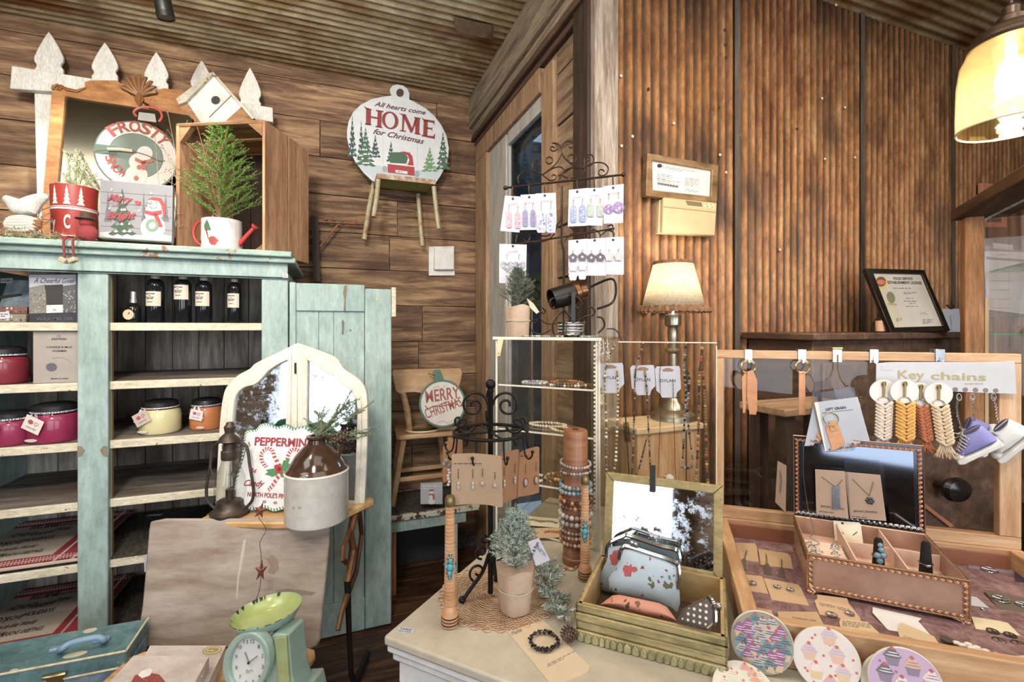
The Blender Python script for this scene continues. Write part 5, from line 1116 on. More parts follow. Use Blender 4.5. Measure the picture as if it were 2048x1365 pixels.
# sneaker keychains
def sneaker(lb,px,py,sc_,rot,upper,yawd=0,dy=-.04,chain=None,grp='sneaker keychains on the sign'):
 o,M = lid_thing('sneaker_keychain',lb,'keychain',px,py,dy,grp);Ml_ = Matrix.Rotation(R_(rot),4,'Y') @ Matrix.Rotation(R_(yawd),4,'Z');L = .075*sc_
 sole = [(-.5,0),(-.46,-.03),(.1,-.02),(.42,-.03),(.52,.02),(.50,.10),(.44,.13),(.1,.09),(-.3,.09),(-.48,.11)]
 up = [(-.48,.10),(-.3,.09),(.1,.09),(.42,.12),(.44,.19),(.34,.25),(.2,.29),(.08,.38),(-.02,.52),(-.08,.56),(-.42,.56),(-.46,.5)]
 b = MB();pl_ = [(x*L,z*L) for x,z in sole];b.prism(pl_,-.20*L,.20*L);b.build('rubber_sole',plain('#ecebe6',.5),o,M=Ml_,bevel=.0025)
 b = MB();b.prism([(-.46*L,.035*L),(.5*L,.035*L),(.5*L,.06*L),(-.46*L,.06*L)],-.205*L,-.2*L);b.build('stripe',INK,o,M=Ml_)
 b = MB();pillow(b,[(x*L,z*L) for x,z in up],.19*L,0,4);b.build('canvas_upper',plain(upper,.85),o,M=Ml_)
 b = MB();b.ball((.40*L,0,.13*L),1,12,(.13*L,.17*L,.09*L));b.build('toe_cap',plain('#f2f1ec',.4),o,M=Ml_)
 b = MB()
 for k in range(5):
  x = (.26-.07*k)*L;z = (.27+.055*k)*L;b.tube([(x-.05*L,-.12*L,z-.06*L),(x,-.04*L,z+.03*L),(x+.02*L,.06*L,z+.02*L)],.0011,5)
 for s_ in (-1,1): b.tube([(-.02*L,-.02*L,.52*L),(-.1*L*s_,-.15*L,.60*L),(-.2*L*s_,-.18*L,.46*L),(-.04*L,-.06*L,.50*L)],.0011,5)

 for k in range(6):
  x = (.28-.065*k)*L;z = (.245+.05*k)*L
  for sy in (-1,1): b.tube([(x-.02*L,sy*.165*L,z-.05*L),(x+.02*L,sy*.06*L,z+.045*L),(x+.03*L,0,z+.05*L)],.0013,5)
 b.build('laces',WHITE,o,M=Ml_)
 b = MB();b.lathe([(.13*L,0),(.15*L,.006*L),(.13*L,.012*L)],seg=16,c=(-.24*L,0,.545*L),sx=1.35,sy=.85);b.build('ankle_opening',plain('#3b3a52'),o,M=Ml_)
 if chain:
  b = MB();p = [L2(M,*c) for c in chain];q = along([(a,0,c) for a,c in p],.004)
  for i,c in enumerate(q): b.tube([(c.x+.0022*math.cos(k*PI/4)*(1 if i%2 else .3),.002*math.sin(k*PI/4)*(0.3 if i%2 else 1),c.z+.003*math.sin(k*PI/4)) for k in range(8)],.0006,4,True)
  b.tube([(p[-1][0]+.005*math.cos(k*PI/6),0,p[-1][1]+.009*math.sin(k*PI/6)) for k in range(12)],.0011,5,True);b.build('chain',SILVER,o)
sneaker('tiny periwinkle blue canvas sneaker keychain with white laces',1937,896,1.35,-42,'#7b7cc4',162,-.046,[(1924,862),(1916,835),(1913,812),(1918,795)])
sneaker('tiny blue canvas sneaker keychain behind the first, toe downward',1962,880,1.25,-62,'#6f70b8',200,-.022,[(1950,850),(1948,835),(1946,812),(1944,795)])
sneaker('tiny white canvas sneaker keychain at right end of the sign',2012,885,1.4,-58,'#e9e8e6',160,-.04,[(2000,850),(1995,835),(1992,812),(1987,795)])
# knob and slanted rail of the old door standing behind the glass lid
c = P(1905,978,1.52);M = frame(c,10);o = thing('door_knob_plate','old dark plank door piece with black oval knob seen through the glass lid','door',M)
b = MB();b.prism(L2s(M,[(1730,880),(2040,900),(2040,1130),(1730,1120)]),.05,.075);b.build('planks',DARKW,o)
b = MB();b.lathe([(.012,0),(.012,.03),(.02,.036),(.038,.045),(.044,.06),(.038,.074),(.015,.082),(0,.083)],seg=24,sx=1.15,sy=.9,M=Matrix.Translation((0,.05,0)) @ Matrix.Rotation(R_(90),4,'X'));b.build('knob',plain('#151414',.18),o)
b = MB();b.prism(L2s(M,[(1830,990),(1838,988),(1935,1062),(1928,1066)]),.04,.05);b.build('rail',plain('#a8623c',.6),o)
# ================================================================ JEWELRY BOX IN THE TRAY
fz = rz-.042
slope = .022/(TD-.045)                          # the liner rises towards the front rail
def liner(px,py,z=0):
 n = MT.to_3x3() @ Vector((0,slope,1));p0 = MT @ Vector((0,.0225,th-.028+z));d = ray(px,py);s_ = (p0-CAM).dot(n)/d.dot(n);return CAM+d*s_
def on_liner(px,py,z=0): return flat(liner(px,py,z),-18) @ Matrix.Rotation(math.atan(slope),4,'X')
J0 = CC(.668,1.074,0);J1 = CC(.923,.958,0);ju = J1-J0;JW = ju.length;ju.normalize();jv = Vector((-ju.y,ju.x,0));JD = .236;J0.z = fz;MJ = MX(J0,ju,jv,UP)
jb = thing('filigree_jewelry_box','open rose pink jewelry box with copper filigree edges standing in the pine case','jewelry box',MJ)
COP = plain('#c48a68',.3,.85,'copper_filigree');ROSE = plain('#dba890',.7,0,'rose_velvet');GLSS = ramp_mat('dusty_rose_glass',[(.3,'#8a6350'),(.6,'#a57c66')],rough=.25,bump=0)
f0,f1 = .016,.095
for a in ((0,JW,0,.004),(0,JW,JD-.004,JD)): MB().box(a[0],a[1],a[2],a[3],f0,f1).build('panel',GLSS,jb)
for x in (0,JW-.004): MB().box(x,x+.004,.004,JD-.004,f0,f1).build('panel',GLSS,jb)
MB().box(.004,JW-.004,.004,JD-.004,f0,f0+.004).build('base',ROSE,jb)
b = MB();
for i in range(1,3): x = .004+(JW-.008)*i/3;b.box(x-.0015,x+.0015,.005,JD-.005,f0+.03,f1-.002)
b.box((JW)/3,JW-.005,JD*.56-.0015,JD*.56+.0015,f0+.03,f1-.008);b.build('dividers',plain('#e2b49c',.8),jb)
MB().box(.0045,JW-.0045,.0045,JD-.0045,f0+.034,f0+.037).build('velvet_tray',ROSE,jb)
def filigree(path,name,par,s_=.0045,M=None,n=None):
 b = MB()
 for p,q in path:
  p = Vector(p);q = Vector(q);d = q-p;L = d.length;d.normalize();up = Vector((0,0,1)) if abs(d.z) < .5 else Vector((d.y if abs(d.y)>.1 else 1,0,0));m = max(3,int(L/.0115))
  inw = Vector((0,0,-1)) if name.endswith('top') else Vector((0,0,1))
  for i in range(m):
   c = p+d*(L*(i+.5)/m)
   for r in (s_*1.35,s_*.8): b.tube([c+d*r*math.cos(k*PI/6)+inw*(r*math.sin(k*PI/6)+.001)+Vector((0,0,0)) if abs(d.z) < .5 else c+d*r*math.cos(k*PI/6)+Vector((par_sign*r*math.sin(k*PI/6),0,0)) for k in range(7)],.0012,4)
 return b
par_sign = 1
b = filigree([((.004,-.002,f0+.001),(JW-.004,-.002,f0+.001))],'b',jb,.005).build('filigree_edge',COP,jb)
b = filigree([((.004,-.002,f1-.001),(JW-.004,-.002,f1-.001))],'top',jb,.005).build('filigree_edge',COP,jb)
b = filigree([((.003,-.002,f0+.01),(.003,-.002,f1-.01))],'b',jb,.005).build('filigree_edge',COP,jb)
par_sign = -1
b = filigree([((JW-.003,-.002,f0+.01),(JW-.003,-.002,f1-.01))],'b',jb,.005).build('filigree_edge',COP,jb)
b = filigree([((-.002,.004,f1-.001),(-.002,JD-.004,f1-.001)),((-.002,.004,f1-.012),(-.002,JD-.004,f1-.012))],'top',jb,.004).build('filigree_edge',BRASS,jb)
b = MB()
for p,q in (((0,0,f0),(JW,0,f0)),((0,0,f1),(JW,0,f1)),((0,JD,f1),(JW,JD,f1)),((0,0,f1),(0,JD,f1)),((JW,0,f1),(JW,JD,f1)),((0,0,f0),(0,0,f1)),((JW,0,f0),(JW,0,f1)),((0,0,f0),(0,JD,f0))): b.tube([p,q],.0022,6)
b.build('copper_edging',plain('#cf9c72',.28,.9),jb)
for x,y in ((.004,.002),(JW-.004,.002),(.004,JD-.004),(JW-.004,JD-.004)):
 b = MB();b.ball((x,y,.008),.008,10,(1,.8,1));b.tube([(x,y-.002,f0+.004),(x+(.01 if x < .1 else -.01),y-.002,f0-.004),(x+(.006 if x < .1 else -.006),y-.003,.006),(x,y-.002,.0)],.003,6);b.tube([(x+(.028 if x < .1 else -.028),y-.002,f0),(x+(.014 if x < .1 else -.014),y-.002,f0-.004),(x,y-.002,.003)],.002,5);b.build('scroll_foot',COP,jb)
JLH = .216;MjL = Matrix.Translation((0,JD+.001,f1)) @ Matrix.Rotation(R_(-4),4,'X')
b = MB();b.box(0,JW,0,.003,0,JLH);ld = b.build('lid',plain('#2a2e3a',.1,.6,'dark_lid_mirror'),jb,M=MjL)
MB().box(.02,JW-.02,-.0012,-.0002,.016,JLH-.016).build('lid_mirror',mirror('dusk_mirror','#5c6472',False,.05),ld)
par_sign = 1;b = filigree([((.004,-.002,.006),(JW-.004,-.002,.006))],'b',jb,.0055).build('filigree_edge',SILVER,ld)
b = filigree([((.004,-.002,JLH-.006),(JW-.004,-.002,JLH-.006))],'top',jb,.0055).build('filigree_edge',COP,ld)
par_sign = 1;filigree([((.004,-.002,.01),(.004,-.002,JLH-.01))],'b',jb,.0055).build('filigree_edge',COP,ld)
par_sign = -1;filigree([((JW-.004,-.002,.01),(JW-.004,-.002,JLH-.01))],'b',jb,.0055).build('filigree_edge',COP,ld)
b = MB();b.tube([(0,-.001,0),(JW,-.001,0),(JW,-.001,JLH),(0,-.001,JLH)],.0018,6,True);b.build('copper_edging',plain('#cf9c72',.28,.9),ld)
# ring rolls and rings in the left compartment
b = MB();w3 = (JW-.008)/3
for i in range(8): b.tube([(.008,.016+i*.0165,f0+.05),(w3-.004,.016+i*.0165,f0+.05)],.0085,10)
b.build('ring_roll',plain('#e8c4ac',.85),jb)
def small_ring(M,lb,stone=None,r=.009,grp='silver rings in the jewelry box'):
 o = thing('finger_ring',lb,'ring',M,grp);b = MB();b.tube([(r*math.cos(k*PI/9),0,r*math.sin(k*PI/9)) for k in range(18)],.0011,6,True);b.build('band',SILVER,o)
 s_ = MB();rn = random.Random(int(M.translation.x*1e4));
 for k in range(6): s_.ball((rn.uniform(-.005,.005),rn.uniform(-.002,.002),r+.001),.0022,6)
 s_.build('setting',stone or SILVER,o)
rn = random.Random(8)
for i,(x,k) in enumerate([(.018,0),(.028,1),(.020,2),(.032,3),(.022,4),(.018,5),(.062,1),(.066,3),(.070,5),(.074,6)]):
 small_ring(MJ @ Matrix.Translation((x,.024+k*.0165,f0+.0545)) @ Matrix.Rotation(R_(rn.uniform(-25,25)),4,'Z'),'silver ring stuck between the pink ring rolls of the jewelry box')
def cone_stand(x,y,h,lb):
 M = MJ @ Matrix.Translation((x,y,f0+.0375));o = thing('ring_cone',lb,'ring holder',M,'black velvet ring cones');MB().lathe([(.0125,0),(.0125,.01),(.0085,h-.006),(.006,h),(0,h+.001)],seg=18,sy=.8).build('velvet_cone',plain('#121214',.95),o);return M
cA = cone_stand(w3*1.62,.07,.075,'black velvet ring cone with turquoise ring, middle compartment');cB = cone_stand(w3*2.6,.085,.078,'black velvet ring cone with silver ring, right compartment')
M = cA @ Matrix.Translation((0,-.014,.035));o = thing('turquoise_ring','tall silver ring with five turquoise stones on the left black cone','ring',M)
b = MB()
for x,z,r in ((0,.03,.0045),(.002,.02,.0055),(-.005,.006,.0065),(.006,.008,.006),(0,-.006,.006)): b.ball((x,0,z),1,10,(r,.003,r))
b.build('stones',plain('#5e93ab',.25),o);b = MB()
for x,z,r in ((0,.03,.0045),(.002,.02,.0055),(-.005,.006,.0065),(.006,.008,.006),(0,-.006,.006)): b.tube([(x+r*math.cos(k*PI/6),.0005,z+r*math.sin(k*PI/6)) for k in range(12)],.0011,5,True)
b.tube([(.012*math.cos(k*PI/9),.014+.012*math.sin(k*PI/9),0) for k in range(18)],.0014,5,True);b.ball((0,0,-.016),.004,8);b.build('setting',SILVER,o)
small_ring(cB @ Matrix.Translation((0,0,.03)) @ Matrix.Rotation(R_(90),4,'X'),'silver filigree ring on the right black velvet cone',None,.0125,None)
M = MJ @ Matrix.Translation((w3*1.3,JD-.03,f0+.04)) @ Matrix.Rotation(R_(-30),4,'X')
o = thing('earring_card','cream earring card leaning in the rear middle compartment of jewelry box','earring card',M);MB().prism([(-.03,0),(.03,0),(.03,.05),(.026,.054),(-.03,.05)],0,.001).build('card',plain('#e9dcb8',.7),o);b = MB();b.prism(circ((-.01,.046),.003,12),-.0006,0)
b.tube([(-.02,-.001,.03),(-.01,-.001,.02)],.0008,4);b.tube([(.02,-.001,.03),(.01,-.001,.02)],.0008,4);b.build('print',INK,o)
# silver chain over the lid corner
M = MJ @ Matrix.Translation((.018,JD-.012,f1+.19));o = thing('silver_chain','fine silver chain hanging from lid corner down into the jewelry box','necklace',M)
mi = M.inverted();pts = [mi @ (MJ @ Vector(p)) for p in ((.022,JD-.002,f1+.205),(.020,JD-.012,f1+.12),(.03,JD-.02,f1+.03),(.038,JD-.05,f0+.065),(.025,JD-.09,f0+.062),(.04,JD-.12,f0+.062),(.025,JD-.14,f0+.062))]
b = MB();beads(b,along(catmull(pts,5),.0032),.0016,seg=5);b.build('links',SILVER,o)
# necklace cards propped on the box lid
NK = plain('#d5a47c',.7)
for i,(pts,lb,ch,pend) in enumerate([
 ([(728,882),(915,895),(940,1195),(735,1165)],'bagged kraft card with silver rectangle pendant, left one on the box lid',[(770,930),(845,985),(855,1000),(900,945)],'rect'),
 ([(915,898),(1140,918),(1178,1210),(948,1190)],'bagged kraft card with dark flower charm, right one on the box lid',[(965,945),(1070,1050),(1095,960)],'flower')]):
 PP = Q(pts);Mq = MJ @ Matrix.Translation((0,JD-.018+.006*i,f1)) @ Matrix.Rotation(R_(-4),4,'X');a,c = L2(Mq,*PP[3]);Mq = Mq @ Matrix.Translation((a,0,c)) ;Mq = Mq
 o = thing('necklace_card',lb,'necklace card',Mq,'bagged necklace cards on the jewelry box lid');b = MB();b.prism(L2s(Mq,PP),0,.001);b.build('card',NK,o)
 bg = Q([(pts[0][0]-10,pts[0][1]-(20 if i == 0 else 75)),(pts[1][0]+15,pts[1][1]-(20 if i == 0 else 80)),(pts[2][0]+12,pts[2][1]+3),(pts[3][0]-8,pts[3][1]+4)])
 b = MB();b.prism(L2s(Mq,bg),-.0045,-.004);b.build('clear_bag',glass('clear_bag'),o)
 b = MB();w2 = [(x,-.002,z) for x,z in L2s(Mq,Q(ch))];beads(b,along(w2,.0022),.0011,seg=4);b.build('chain',SILVER,o)
 b = MB();
 if pend == 'rect':
  b.prism(L2s(Mq,Q([(835,990),(880,985),(885,1130),(835,1135)])),-.0035,-.001)
  for k in range(12): x,z = L2(Mq,*Q([(858+10*math.sin(k*2),1000+k*9)])[0]);b.ball((x,-.004,z),.0016,5)
 else:
  x,z = L2(Mq,*Q([(1073,1080)])[0])
  for k in range(6): b.ball((x+.006*math.cos(k*PI/3),-.002,z+.006*math.sin(k*PI/3)),1,8,(.004,.0012,.004))
  b.ball((x,-.003,z),.003,8)
 b.build('pendant',SILVER if i == 0 else plain('#5d5a58',.35,.9),o)
 t = MB();m0 = Q([(760 if i == 0 else 968,1118 if i == 0 else 1150)])[0];m1 = Q([(915 if i == 0 else 1125,1140 if i == 0 else 1160)])[0];px_text(t,Mq,'spoon jewelry',m0,m1,5,-.0006,0,.5);px_lines(t,Mq,m0[0]-2,m0[1]+9,m1[0],4,1,1,-.0006,.1);t.build('print',INK,o)
# side card in bag at left of the lid
M = fp(1555,1015,1.30,-60);o = thing('necklace_card','bagged kraft card seen edge on, hanging left of the jewelry box lid','necklace card',M)
b = MB();b.prism(L2s(M,Q([(490,830),(545,860),(540,1155),(475,1090)])),0,.001);b.build('card',NK,o);b = MB();b.prism(L2s(M,Q([(485,755),(552,810),(548,1170),(470,1100)])),-.002,-.0016);b.build('clear_bag',glass('clear_bag'),o);b = MB();x0 = L2s(M,Q([(510,890),(515,960),(508,1030)]));b.tube([(p[0],-.001,p[1]) for p in x0],.0018,5);b.build('pendant',SILVER,o)
# ================================================================ CARDS LYING IN THE TRAY
def tray_card(name,lb,pts,mat,cat='earring card',z=0,grp='jewelry cards lying in the pine case',K=crop(1400,980,.31641),lines=None,text=None,studs=None,dang=None,k=1):
 PP = K(pts);M = on_liner(sum(p[0] for p in PP)/len(PP),sum(p[1] for p in PP)/len(PP),z+.001);o = thing(name,lb,cat,M,grp)
 b = MB();b.prism(L2s(M,PP),-.0008,0);b.build('card',mat,o)
 t = MB()
 if text: px_text(t,M,text[0],K([text[1]])[0],K([text[2]])[0],text[3],-.0010,0,text[4] if len(text) > 4 else 0)
 if lines: a = K([lines[0],lines[1]]);px_lines(t,M,a[0][0],a[0][1],a[1][0],lines[2],lines[3],1,-.0010,lines[4])
 if t.V: t.build('print',GREYINK,o)
 if studs:
  for p in studs:
   x,z_ = L2(M,*K([p[:2]])[0]);b = MB();r = p[2]
   b.tube([(x+r*math.cos(q*PI/8),-.0035,z_+r*.9*math.sin(q*PI/8)) for q in range(16)],.0012,5,True)
   b.tube([(x,-.0035,z_-r),(x+.002,-.0035,z_),(x,-.0035,z_+r)],.001,4)
   for q in range(5): b.tube([(x,-.0035,z_),(x+r*math.cos(q*1.3),-.0035,z_+r*math.sin(q*1.3))],.0009,4)
   b.build('earring',p[3] if len(p) > 3 else SILVER,o)
 if dang:
  for a,c_ in dang:
   p = L2(M,*K([a])[0]);q = L2(M,*K([c_])[0]);b = MB();b.m = 0;b.tube([(p[0],-.003,p[1]),(p[0]*.5+q[0]*.5,-.004,p[1]*.5+q[1]*.5)],.0012,5)
   for i in range(6): b.ball((p[0]+(q[0]-p[0])*i/11,-.004,p[1]+(q[1]-p[1])*i/11),.0018,5)
   b.m = 1;d = Vector((q[0]-p[0],0,q[1]-p[1])).normalized();n_ = Vector((-d.z,0,d.x));c0_ = Vector(((p[0]+q[0])/2,-.004,(p[1]+q[1])/2));c1_ = Vector((q[0],-.003,q[1]))
   b.add([c0_+n_*.004+Vector((0,-.003,0)),c0_-n_*.004+Vector((0,-.003,0)),c1_-n_*.009+Vector((0,-.004,0)),c1_+n_*.009+Vector((0,-.004,0)),c0_+n_*.004,c0_-n_*.004,c1_-n_*.009,c1_+n_*.009],[(0,1,2,3),(7,6,5,4),(0,4,5,1),(1,5,6,2),(2,6,7,3),(3,7,4,0)])
   b.build('earring',[SILVER,plain('#8c8478',.3,.7)],o)
 return o
KC = plain('#c29a70',.75)
tray_card('earring_card','kraft card with two long dangling earrings, upper left corner of the pine case',[(165,335),(345,342),(360,360),(380,540),(200,520),(180,440)],KC,dang=[((212,385),(205,500)),((295,395),(265,515))],studs=None)
tray_card('earring_card','kraft card with two long dangling earrings, right of the corner one',[(368,375),(555,405),(575,430),(600,580),(395,548)],KC,dang=[((418,418),(430,555)),((515,452),(515,575))])
tray_card('earring_card','kraft card with two round silver studs, left edge of the pine case',[(205,530),(390,548),(405,570),(458,742),(240,700)],KC,studs=[(247,585,.010),(325,598,.010)],text=('spoon jewelry',(235,668),(400,700),5,.5),lines=((240,690),(425,715),3,1,.15))
tray_card('earring_card','kraft card with two oval silver studs beside the jewelry box foot',[(402,560),(620,602),(640,625),(705,770),(480,770)],KC,studs=[(488,622,.007),(570,640,.007)],text=('spoon jewelry',(490,735),(665,765),5,.5),z=.0012)
tray_card('earring_card','kraft card mostly hidden under the front rail at left',[(245,725),(450,765),(470,805),(270,790)],KC)
tray_card('earring_card','blank looking kraft card in front of the oval stud card',[(490,772),(740,775),(790,870),(500,830)],KC,text=('Wildflower Lane',(590,820),(735,838),4,.3),z=.0024)
tray_card('earring_card','jar shaped kraft card with two blue silver earrings',[(740,665),(930,690),(940,720),(1010,810),(1030,870),(790,868),(735,740),(725,705),(742,690)],plain('#cfa47a',.75),studs=[(832,800,.010),(945,792,.008)],text=('GYPSY SOUL',(760,735),(960,778),5),z=.0012)
tray_card('earring_card','jar shaped kraft card lying lowest by the front rail',[(890,815),(1060,840),(1140,915),(1160,950),(890,880),(880,840)],plain('#d9b285',.75),lines=((900,832),(1080,850),3,4,.12),z=.0024)
b_ = tray_card('jewelry_card','white jar shaped card tilted in the middle of pine case',[(1092,745),(1400,815),(1380,835),(1490,960),(1500,1000),(1280,960),(1180,880),(1090,780)],plain('#e6e6e8',.6),cat='card')
tray_card('jewelry_card','kraft jar shaped card lying over the white one',[(1260,850),(1280,845),(1480,930),(1545,1030),(1275,970),(1250,900)],plain('#d2b183',.75),cat='card',text=('LUCKY CHARMS',(1285,935),(1500,1020),5,.2),z=.0014)
tray_card('bagged_necklace_card','grey violet card with silver lattice pendant in clear bag, right of jewelry box',[(1680,355),(1975,410),(1990,638),(1708,570)],plain('#7d7887',.6),cat='necklace card',studs=[(1830,515,.016)],text=('Glamour',(1810,420),(1895,435),5,.5),lines=((1720,545),(1960,610),3.4,3,.3))
tray_card('jewelry_card','small white card between jewelry box and violet card',[(1545,360),(1640,368),(1678,500),(1625,440)],PAPER,cat='card')
tray_card('jewelry_card','dark blue packet in clear bag at the right rim',[(1985,480),(2048,505),(2060,650),(1995,620)],plain('#2d3350',.3),cat='card')
tray_card('earring_card','dark brown card with large silver oval earrings, far right',[(1790,635),(1850,640),(2060,690),(2070,830),(1925,800)],plain('#5d4e44',.7),studs=[(1900,700,.015),(2040,735,.012)],z=.001)
tray_card('earring_card','white card with one clear drop under the jewelry box corner',[(1700,675),(1745,680),(1830,750),(1710,735)],PAPER,studs=[(1793,765,.005)])
tray_card('earring_card','cream card with two dark flower earrings at right',[(1715,805),(1880,830),(1945,845),(2060,960),(1750,900)],plain('#e3cfa2',.7),studs=[(1850,905,.009,plain('#4a4440',.4,.8)),(1890,965,.010,plain('#4a4440',.4,.8)),(1960,930,.009,plain('#4a4440',.4,.8)),(2010,985,.010,plain('#4a4440',.4,.8))])
tray_card('jewelry_card','white card at the lower right corner of pine case',[(1900,1060),(2060,1050),(2080,1100),(1990,1105)],PAPER,cat='card')
M = on_liner(*crop(1400,980,.31641)([(1690,995)])[0],.004);o = thing('pearl_brooch','white pebble and dark medallion brooch lying on plum liner','brooch',M)
b = MB();b.m = 0
for x,z_ in ((0,0),(.012,-.004),(.02,-.010),(.03,-.016),(.022,-.0),(.032,-.006),(.04,-.02),(.012,.006),(-.006,.004),(.045,-.012)): b.ball((x-.008,-.002,z_),1,8,(.007,.0035,.005))
b.m = 1;b.prism(circ((-.026,.010),.010,18),-.003,0);b.build('stones',[plain('#ece5d6',.3),plain('#5d5856',.4,.8)],o)
# ================================================================ COASTERS LEANING ON THE FRONT RAIL
def cupcake(b,x,z,s_,cols,y):
 wrap,frost,top = cols;b.m = wrap;b.prism([(x-.5*s_,z),(x+.5*s_,z),(x+.34*s_,z-.6*s_),(x-.34*s_,z-.6*s_)],y-.0002,y)
 for k,(w_,h_) in enumerate(((.62,.22),(.48,.2),(.3,.2))): b.m = frost;b.prism(circ((x,z+.1*s_+k*.19*s_),w_*s_,14,rz=.17*s_),y-.0003-k*.0001,y)
 b.m = 6+cols[1]%2
 for k in range(2): b.prism(circ((x+.05*s_,z+.13*s_+k*.2*s_),(.5-.14*k)*s_,12,rz=.035*s_),y-.0006-k*.0001,y)
 b.m = top;b.prism(circ((x,z+.66*s_),.13*s_,10),y-.0009,y)
def coaster(px,py,rx,ry,lb,base,cols,seed,n,s_,tilt=28,yaw=-18,tt=None):
 # stands on the counter, leaning back against the pine front rail
 t = tt;M = fp(px,py+ry,t,yaw,tilt);o = thing('cupcake_coaster',lb,'coaster',M,'cupcake coasters leaning on the pine case')
 c = L2(M,px,py);R = .0535;c = (c[0],R);b = MB();b.prism(circ(c,R,56),0,.006);b.build('disc',plain('#e6dccb',.5),o,bevel=.001)
 b = MB();b.m = 0;b.prism(circ(c,R-.001,56),-.0004,0);rn = random.Random(seed);pts = [];tr_ = 0
 while len(pts) < n and tr_ < 3000:
  tr_ += 1;a = rn.uniform(0,2*PI);r = (R-s_*.62)*math.sqrt(rn.random());p = (c[0]+r*math.cos(a),c[1]+r*math.sin(a))
  if all(math.hypot(p[0]-q[0],p[1]-q[1]) > s_*(.62 if n > 14 else 1.25) for q in pts): pts.append(p)
 for p in sorted(pts,key=lambda p: -p[1]): cupcake(b,p[0],p[1],s_,(rn.choice((1,2)),rn.choice((3,4,5)),8),-.0005)
 for k in range(14 if n < 14 else 6):
  a = rn.uniform(0,2*PI);r = (R-.004)*math.sqrt(rn.random());b.m = 8;b.prism(circ((c[0]+r*math.cos(a),c[1]+r*math.sin(a)),.0022,9),-.0006,0)
 b.build('cupcake_print',[plain(q,.35) for q in [base]+cols],o,smooth=False);return o
def on_counter_t(py): return (1.5-CTZ)*950/(py-HY)
coaster(1524,1289,56,60,'round coaster printed with crowded dark swirl cupcakes, leftmost of those leaning','#8d8672',['#c9a582','#6f8f94','#5c7f86','#8b4f84','#b4b0a8','#d8d2c6','#3f3a44','#a8485a'],3,44,.0195,12,-20,.885)
coaster(1653,1321,62,66,'round cream coaster printed with strawberry cupcakes, middle one','#e0cfc6',['#d8b27c','#e0a68c','#d59a9a','#e8c7b8','#c9b4c4','#f0e6dc','#c7a08c','#c9543e'],8,9,.022,12,-20,.85)
coaster(1812,1371,66,66,'round lilac coaster printed with cupcakes, in front of the cream one at right','#b694bb',['#7d6a80','#c9a4b4','#e6cfc4','#5d5660','#d9a07a','#f1e6ec','#8c6a94','#b8454f'],11,9,.022,12,-20,.80)
coaster(1795,1379,66,66,'white rimmed coaster behind the lilac one','#d9cfba',['#c9b48a','#8f8a5e','#c9c2a0','#a0a46e','#d8c8a0','#f2eadb','#9d9a6a','#a8485a'],15,9,.022,12,-20,.815)
coaster(1492,1402,56,56,'coaster with pastel swirl cupcakes at the bottom edge, lowest left','#cfc4b2',['#d4b08c','#b8c9b0','#d98f7c','#b9c7ac','#e6cdb4','#f2ece0','#a88f7a','#c95a4e'],21,20,.0165,60,-15,.80)
# ================================================================ ON TOP OF THE ACRYLIC TOWER
TT = CTZ+th_+.007
U = crop(960,260,.32237)
tq = 1.55
pc = P(1126,662,tq);Msd = frame(Vector((pc.x,pc.y,TT)),-2)
sd = thing('scroll_earring_stand','tall bronze scroll earring stand with two hook bars on top of acrylic tower','display stand',Msd)
def U2(pts): return L2s(Msd,U(pts))
def uw(mb,pts,r=.0022,y=0,n=5): mb.tube(catmull([(x,y,z) for x,z in U2(pts)],n),r,6)
b = MB();uw(b,[(508,350),(508,700),(520,760),(518,1150)],.0042,n=2);b.build('pole',BROWNI,sd)
for nm,a,c,r in (('hook_bar',(158,360),(890,278),.0036),('hook_bar',(220,712),(835,612),.003),('cross_bar',(300,345),(800,292),.0022)):
 b = MB();uw(b,[a,c],r,n=1)
 if nm == 'hook_bar' and a[0] == 158:
  for q in (a,c): x,z = U2([q])[0];b.ball((x,0,z),.0075,10)
 b.build(nm,BROWNI,sd)
SCR = [[(465,112),(445,104),(437,120),(455,132),(478,118),(470,88),(448,82),(480,86),(502,112),(505,150),(480,200),(440,240),(395,272)],
 [(552,105),(566,112),(578,98),(565,75),(540,70),(515,90),(505,120),(515,160),(540,190),(580,222),(640,240)],
 [(360,226),(376,214),(368,196),(348,192),(328,207),(330,240),(360,270),(395,276)],
 [(240,332),(238,290),(270,260),(320,255),(380,275),(430,312),(465,308),(472,288),(455,278),(445,290)],
 [(640,240),(700,207),(760,205),(795,235),(785,270),(752,286),(735,268),(745,248),(765,250),(770,262)],
 [(395,275),(450,240),(500,230),(520,260),(490,310)],[(545,300),(510,280),(530,250),(580,235),(650,245),(610,290),(560,300)],
 [(655,160),(690,155),(706,180),(695,215),(665,225)],[(665,195),(680,185),(672,170),(650,180),(650,215),(640,240)],
 [(220,700),(240,640),(290,640),(310,670),(290,695),(270,680)],[(330,700),(400,690),(450,660),(480,600)],[(430,640),(470,600),(500,560),(505,520)],[(300,600),(330,640),(400,660),(440,650)],
 [(525,690),(560,650),(600,640),(640,650),(650,680)],[(650,650),(700,620),(740,640),(745,670)],[(745,660),(790,625),(830,640),(828,670)],[(790,600),(815,590),(825,600),(815,620),(795,612)],[(560,600),(600,640),(660,640),(690,600)]]
b = MB()
for s_ in SCR: uw(b,s_,.0023)
for c,r in (((430,190),21),((570,180),26)): x,z = U2([c])[0];k = U2([(c[0]+r,c[1])])[0][0]-x;b.tube([(x+k*math.cos(q*PI/10),0,z+k*math.sin(q*PI/10)) for q in range(20)],.0023,6,True)
b.build('scrollwork',BROWNI,sd)
b = MB()
